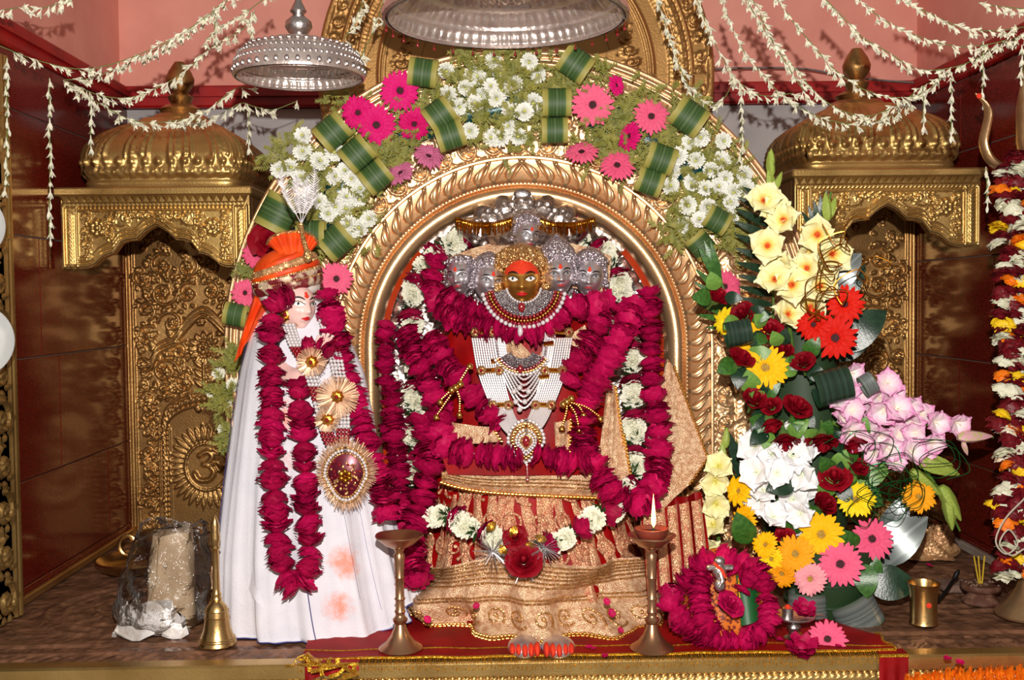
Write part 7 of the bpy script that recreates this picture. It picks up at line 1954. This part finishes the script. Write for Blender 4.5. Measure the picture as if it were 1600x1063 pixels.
for i, (dx, tx_) in enumerate(((-2, -11), (0, -4), (2, 6))):
    s_ = MB().tube([c + Vector((dx * k, 0, 30 * k)), c + Vector((tx_ * k, 0, 78 * k))], .0016, 6).build('incense_stick', 'incense')
    tag(s_, ('yellow incense stick leaning most to the left in the holder', 'yellow incense stick in the middle of the holder', 'yellow incense stick leaning to the right in the holder')[i], 'incense', 'incense sticks')
c = G(1492, 925); tag(MB().box(c + Vector((-.035, -.03, .004)), c + Vector((.05, .04, .018)), bev=.004).box(c + Vector((-.03, -.026, .018)), c + Vector((.045, .036, .021)), bev=.001).build('stone_slab', 'ash_slab', smooth=False), 'flat grey-brown slab beside the incense holder', 'slab')
t = thing('iron_spoon', 'thin black iron spoon leaning beside the brass tumbler', 'spoon', G(1465, 945))
MB().tube([G(1465, 942, .012), P(1482, 918, 2.34), P(1490, 906, 2.36)], [.003, .0035, .003], 8).build('handle', 'iron', t)
MB().ball(P(1494, 899, 2.365), (.006, .005, .014), 10, 8, M=Matrix.Rotation(.5, 3, 'Y')).build('spoon_tip', 'iron', t)
# ---- gold cloth heap
m = MB(); cgx = G(1452, 872)
rows = []
for i in range(12):
    v = i / 11; rows.append([tuple(cgx + Vector(((.075 - .05 * v) * cos(a) * (1 + .2 * sin(a * 4 + i)) + .03 * v, (.05 - .035 * v) * sin(a) * (1 + .2 * sin(a * 5 + i)), .004 + .075 * v + .012 * sin(a * 6 + i * 1.3) * v))) for a in np.linspace(0, 2 * pi, 40, endpoint=False)])
m.grid(rows, cu=True); m.f.append(tuple(11 * 40 + i for i in range(40))); m.m.append(0)
tag(m.build('gold_cloth', 'turban_gold', None, sharp=.6), 'crumpled gold brocade cloth lying behind the broad silvery leaf', 'cloth')
# ---- trident with garland
c = G(1606, 965); k = S(c.y)
t = thing('trident', 'tall brass trident standing at the granite wall on a flared foot', 'trident', c)
MB().lathe([(a * k, b * k + .004) for a, b in ((48, 0), (50, 4), (44, 10), (30, 24), (18, 44), (10, 66), (8, 80))], 40, M=T3(c)).build('foot', 'trident_metal', t)
ztop = P(1598, 250, c.y).z
MB().tube([c + Vector((0, 0, .05)), c + Vector((0, 0, ztop))], .009, 14).build('shaft', 'trident_metal', t)
pr = [Vector(q) for q in spline([tuple(P(x, y, c.y)) for x, y in ((1600, 262), (1572, 264), (1548, 250), (1537, 225), (1541, 200), (1545, 178), (1540, 162), (1524, 146))], 30)]
MB().tube(pr, [lerp(.016, .013, i / 29) if i < 22 else lerp(.013, .002, (i - 22) / 7) for i in range(30)], 12, flat=.6).build('side_prong', 'trident_metal', t)
MB().tube([Vector((2 * c.x - p.x, p.y, p.z)) for p in pr], [lerp(.016, .013, i / 29) if i < 22 else lerp(.013, .002, (i - 22) / 7) for i in range(30)], 12, flat=.6).build('side_prong', 'trident_metal', t)
MB().tube([P(1601, 262, c.y), P(1597, 220, c.y), P(1596, 170, c.y), P(1599, 110, c.y)], [.014, .02, .018, .002], 12, flat=.5).build('middle_prong', 'trident_metal', t)
MB().ball(P(1530, 150, c.y - .01), (.006, .004, .006), 8, 6).build('vermilion_dab', 'vermilion', t)
MG = {}
for nm, mm in (('maroon', 'garland_maroon'), ('white', 'garland_white'), ('orange', 'marigold'), ('yellow', 'marigold_yellow')): MG[nm] = [thread_rose(mm, 120 + i) for i in range(3)]
tg2 = thing('trident_garland', 'thick maroon, white and marigold garland hanging from the trident', 'garland', P(1582, 250, c.y - .03))
path = px_path([(1590, 246, c.y - .02), (1580, 300, c.y - .03), (1578, 420, c.y - .035), (1580, 560, c.y - .035), (1580, 700, c.y - .035), (1572, 800, c.y - .035), (1578, 895, c.y - .035)], 60)
MB().tube(path, .002, 5).build('string', 'thread', tg2)
seq = 'maroon maroon white maroon orange maroon white white maroon yellow maroon white'.split()
for i, (p, d) in enumerate(evenly(path, 12 * k)):
    for q in range(3):
        nm = seq[(i + q * 5) % len(seq)]
        put('flower', random.choice(MG[nm]), tg2, axis_mat(p + Vector((rnd(-10, 12) * k + (q * 15 - 10) * k, rnd(-.012, .006), rnd(-4, 4) * k)), d + Vector((rnd(-.6, .6), rnd(-.6, .6), 0)), 15 * k * rnd(.8, 1.1)))
m = MB()
pts = px_path([(1600, 780, 2.16), (1570, 812, 2.155), (1556, 846, 2.15), (1572, 866, 2.15), (1590, 850, 2.15), (1576, 828, 2.15), (1562, 850, 2.148), (1580, 868, 2.15), (1600, 858, 2.15)], 80)
tag(m.tube(pts, .0018, 5).build('white_thread', 'thread'), 'tangled white thread hanging in the trident garland', 'thread')
# ---- marigolds below the lip
tgm = thing('marigold_garland', 'orange marigold garland along the altar front below the rope moulding', 'garland', P(1500, 1062, FY0 - .05))
path = px_path([(1420, 1072, FY0 - .04), (1480, 1062, FY0 - .04), (1560, 1058, FY0 - .04), (1610, 1056, FY0 - .04)], 30)
MB().tube(path, .002, 5).build('string', 'thread', tgm)
for i, (p, d) in enumerate(evenly(path, .02)): put('marigold', random.choice(MG['orange']), tgm, axis_mat(p, d + Vector((0, -.5, .3)), .019))
# ---- enamel plates on the jamb
for i, (px_, py_, r_, lab) in enumerate(((-38, 533, 58, 'white enamel plate hanging on the brass jamb, the lower one'), (-46, 355, 52, 'white enamel plate hanging on the brass jamb, the upper one'))):
    p = P(px_, py_, 2.2); M = aim(p, (.25, -1, .05))
    rr = r_ * S(2.2)
    t = thing('enamel_plate', lab, 'plate', M=M)
    put('plate_body', MB().lathe([(0, .0), (rr * .7, .0), (rr * .8, .004), (rr, .014), (rr * 1.01, .016), (rr, .019), (rr * .8, .009), (rr * .68, .005), (0, .005)], 48).mesh('plate_body', 'enamel'), t, M)
    put('hook', MB().tube([(0, rr * .9, -.004), (0, rr * 1.05, -.01), (-.02, rr * 1.0, -.05)], .002, 6).mesh('hook', 'iron'), t, M)
# ---- loose petals
pm_ = MB().grid([[(u * .9 * sin(pi * (.15 + .75 * t)), t * 2 - 1, .25 * (u * u + (t - .5) ** 2 * 2)) for u in (-1, -.5, 0, .5, 1)] for t in (0, .25, .5, .75, 1)]).mesh('petal', 'garland_rose', sharp=None)
for i, (x, y, z) in enumerate(((744, 947, 0), (948, 940, 0), (956, 958, 0), (920, 1012, 1), (928, 1014, 1), (945, 1026, 1), (1452, 884, 2), (1400, 890, 2), (1500, 1036, 1), (970, 985, 0), (1213, 985, 1), (1218, 1000, 1), (1310, 1010, 1), (668, 968, 0), (1480, 1030, 1))):
    p = G(x, y, .014) if z else P(x, y, 2.10)
    where = ('on the gold hem of the skirt', 'near the front edge of the altar', 'on the bare floor near the brass tumbler')[z]
    tag(put('rose_petal', pm_, None, aim(p, (0, -.9, .4) if z == 0 else (rnd(-.2, .2), -.2, 1), rnd(0, 6), rnd(.006, .009))), f'loose magenta rose petal {where}, {ORD[i]} of all', 'petal', 'loose rose petals')
# ---- cable on the back wall
tag(MB().tube(px_path([(1108, 108, 3.2), (1180, 106, 3.2), (1260, 108, 3.2), (1340, 122, 3.2), (1440, 130, 3.2)], 30), .003, 6).build('wall_cable', 'cable_grey'), 'thin grey cable running along the pink wall above the red band', 'cable')
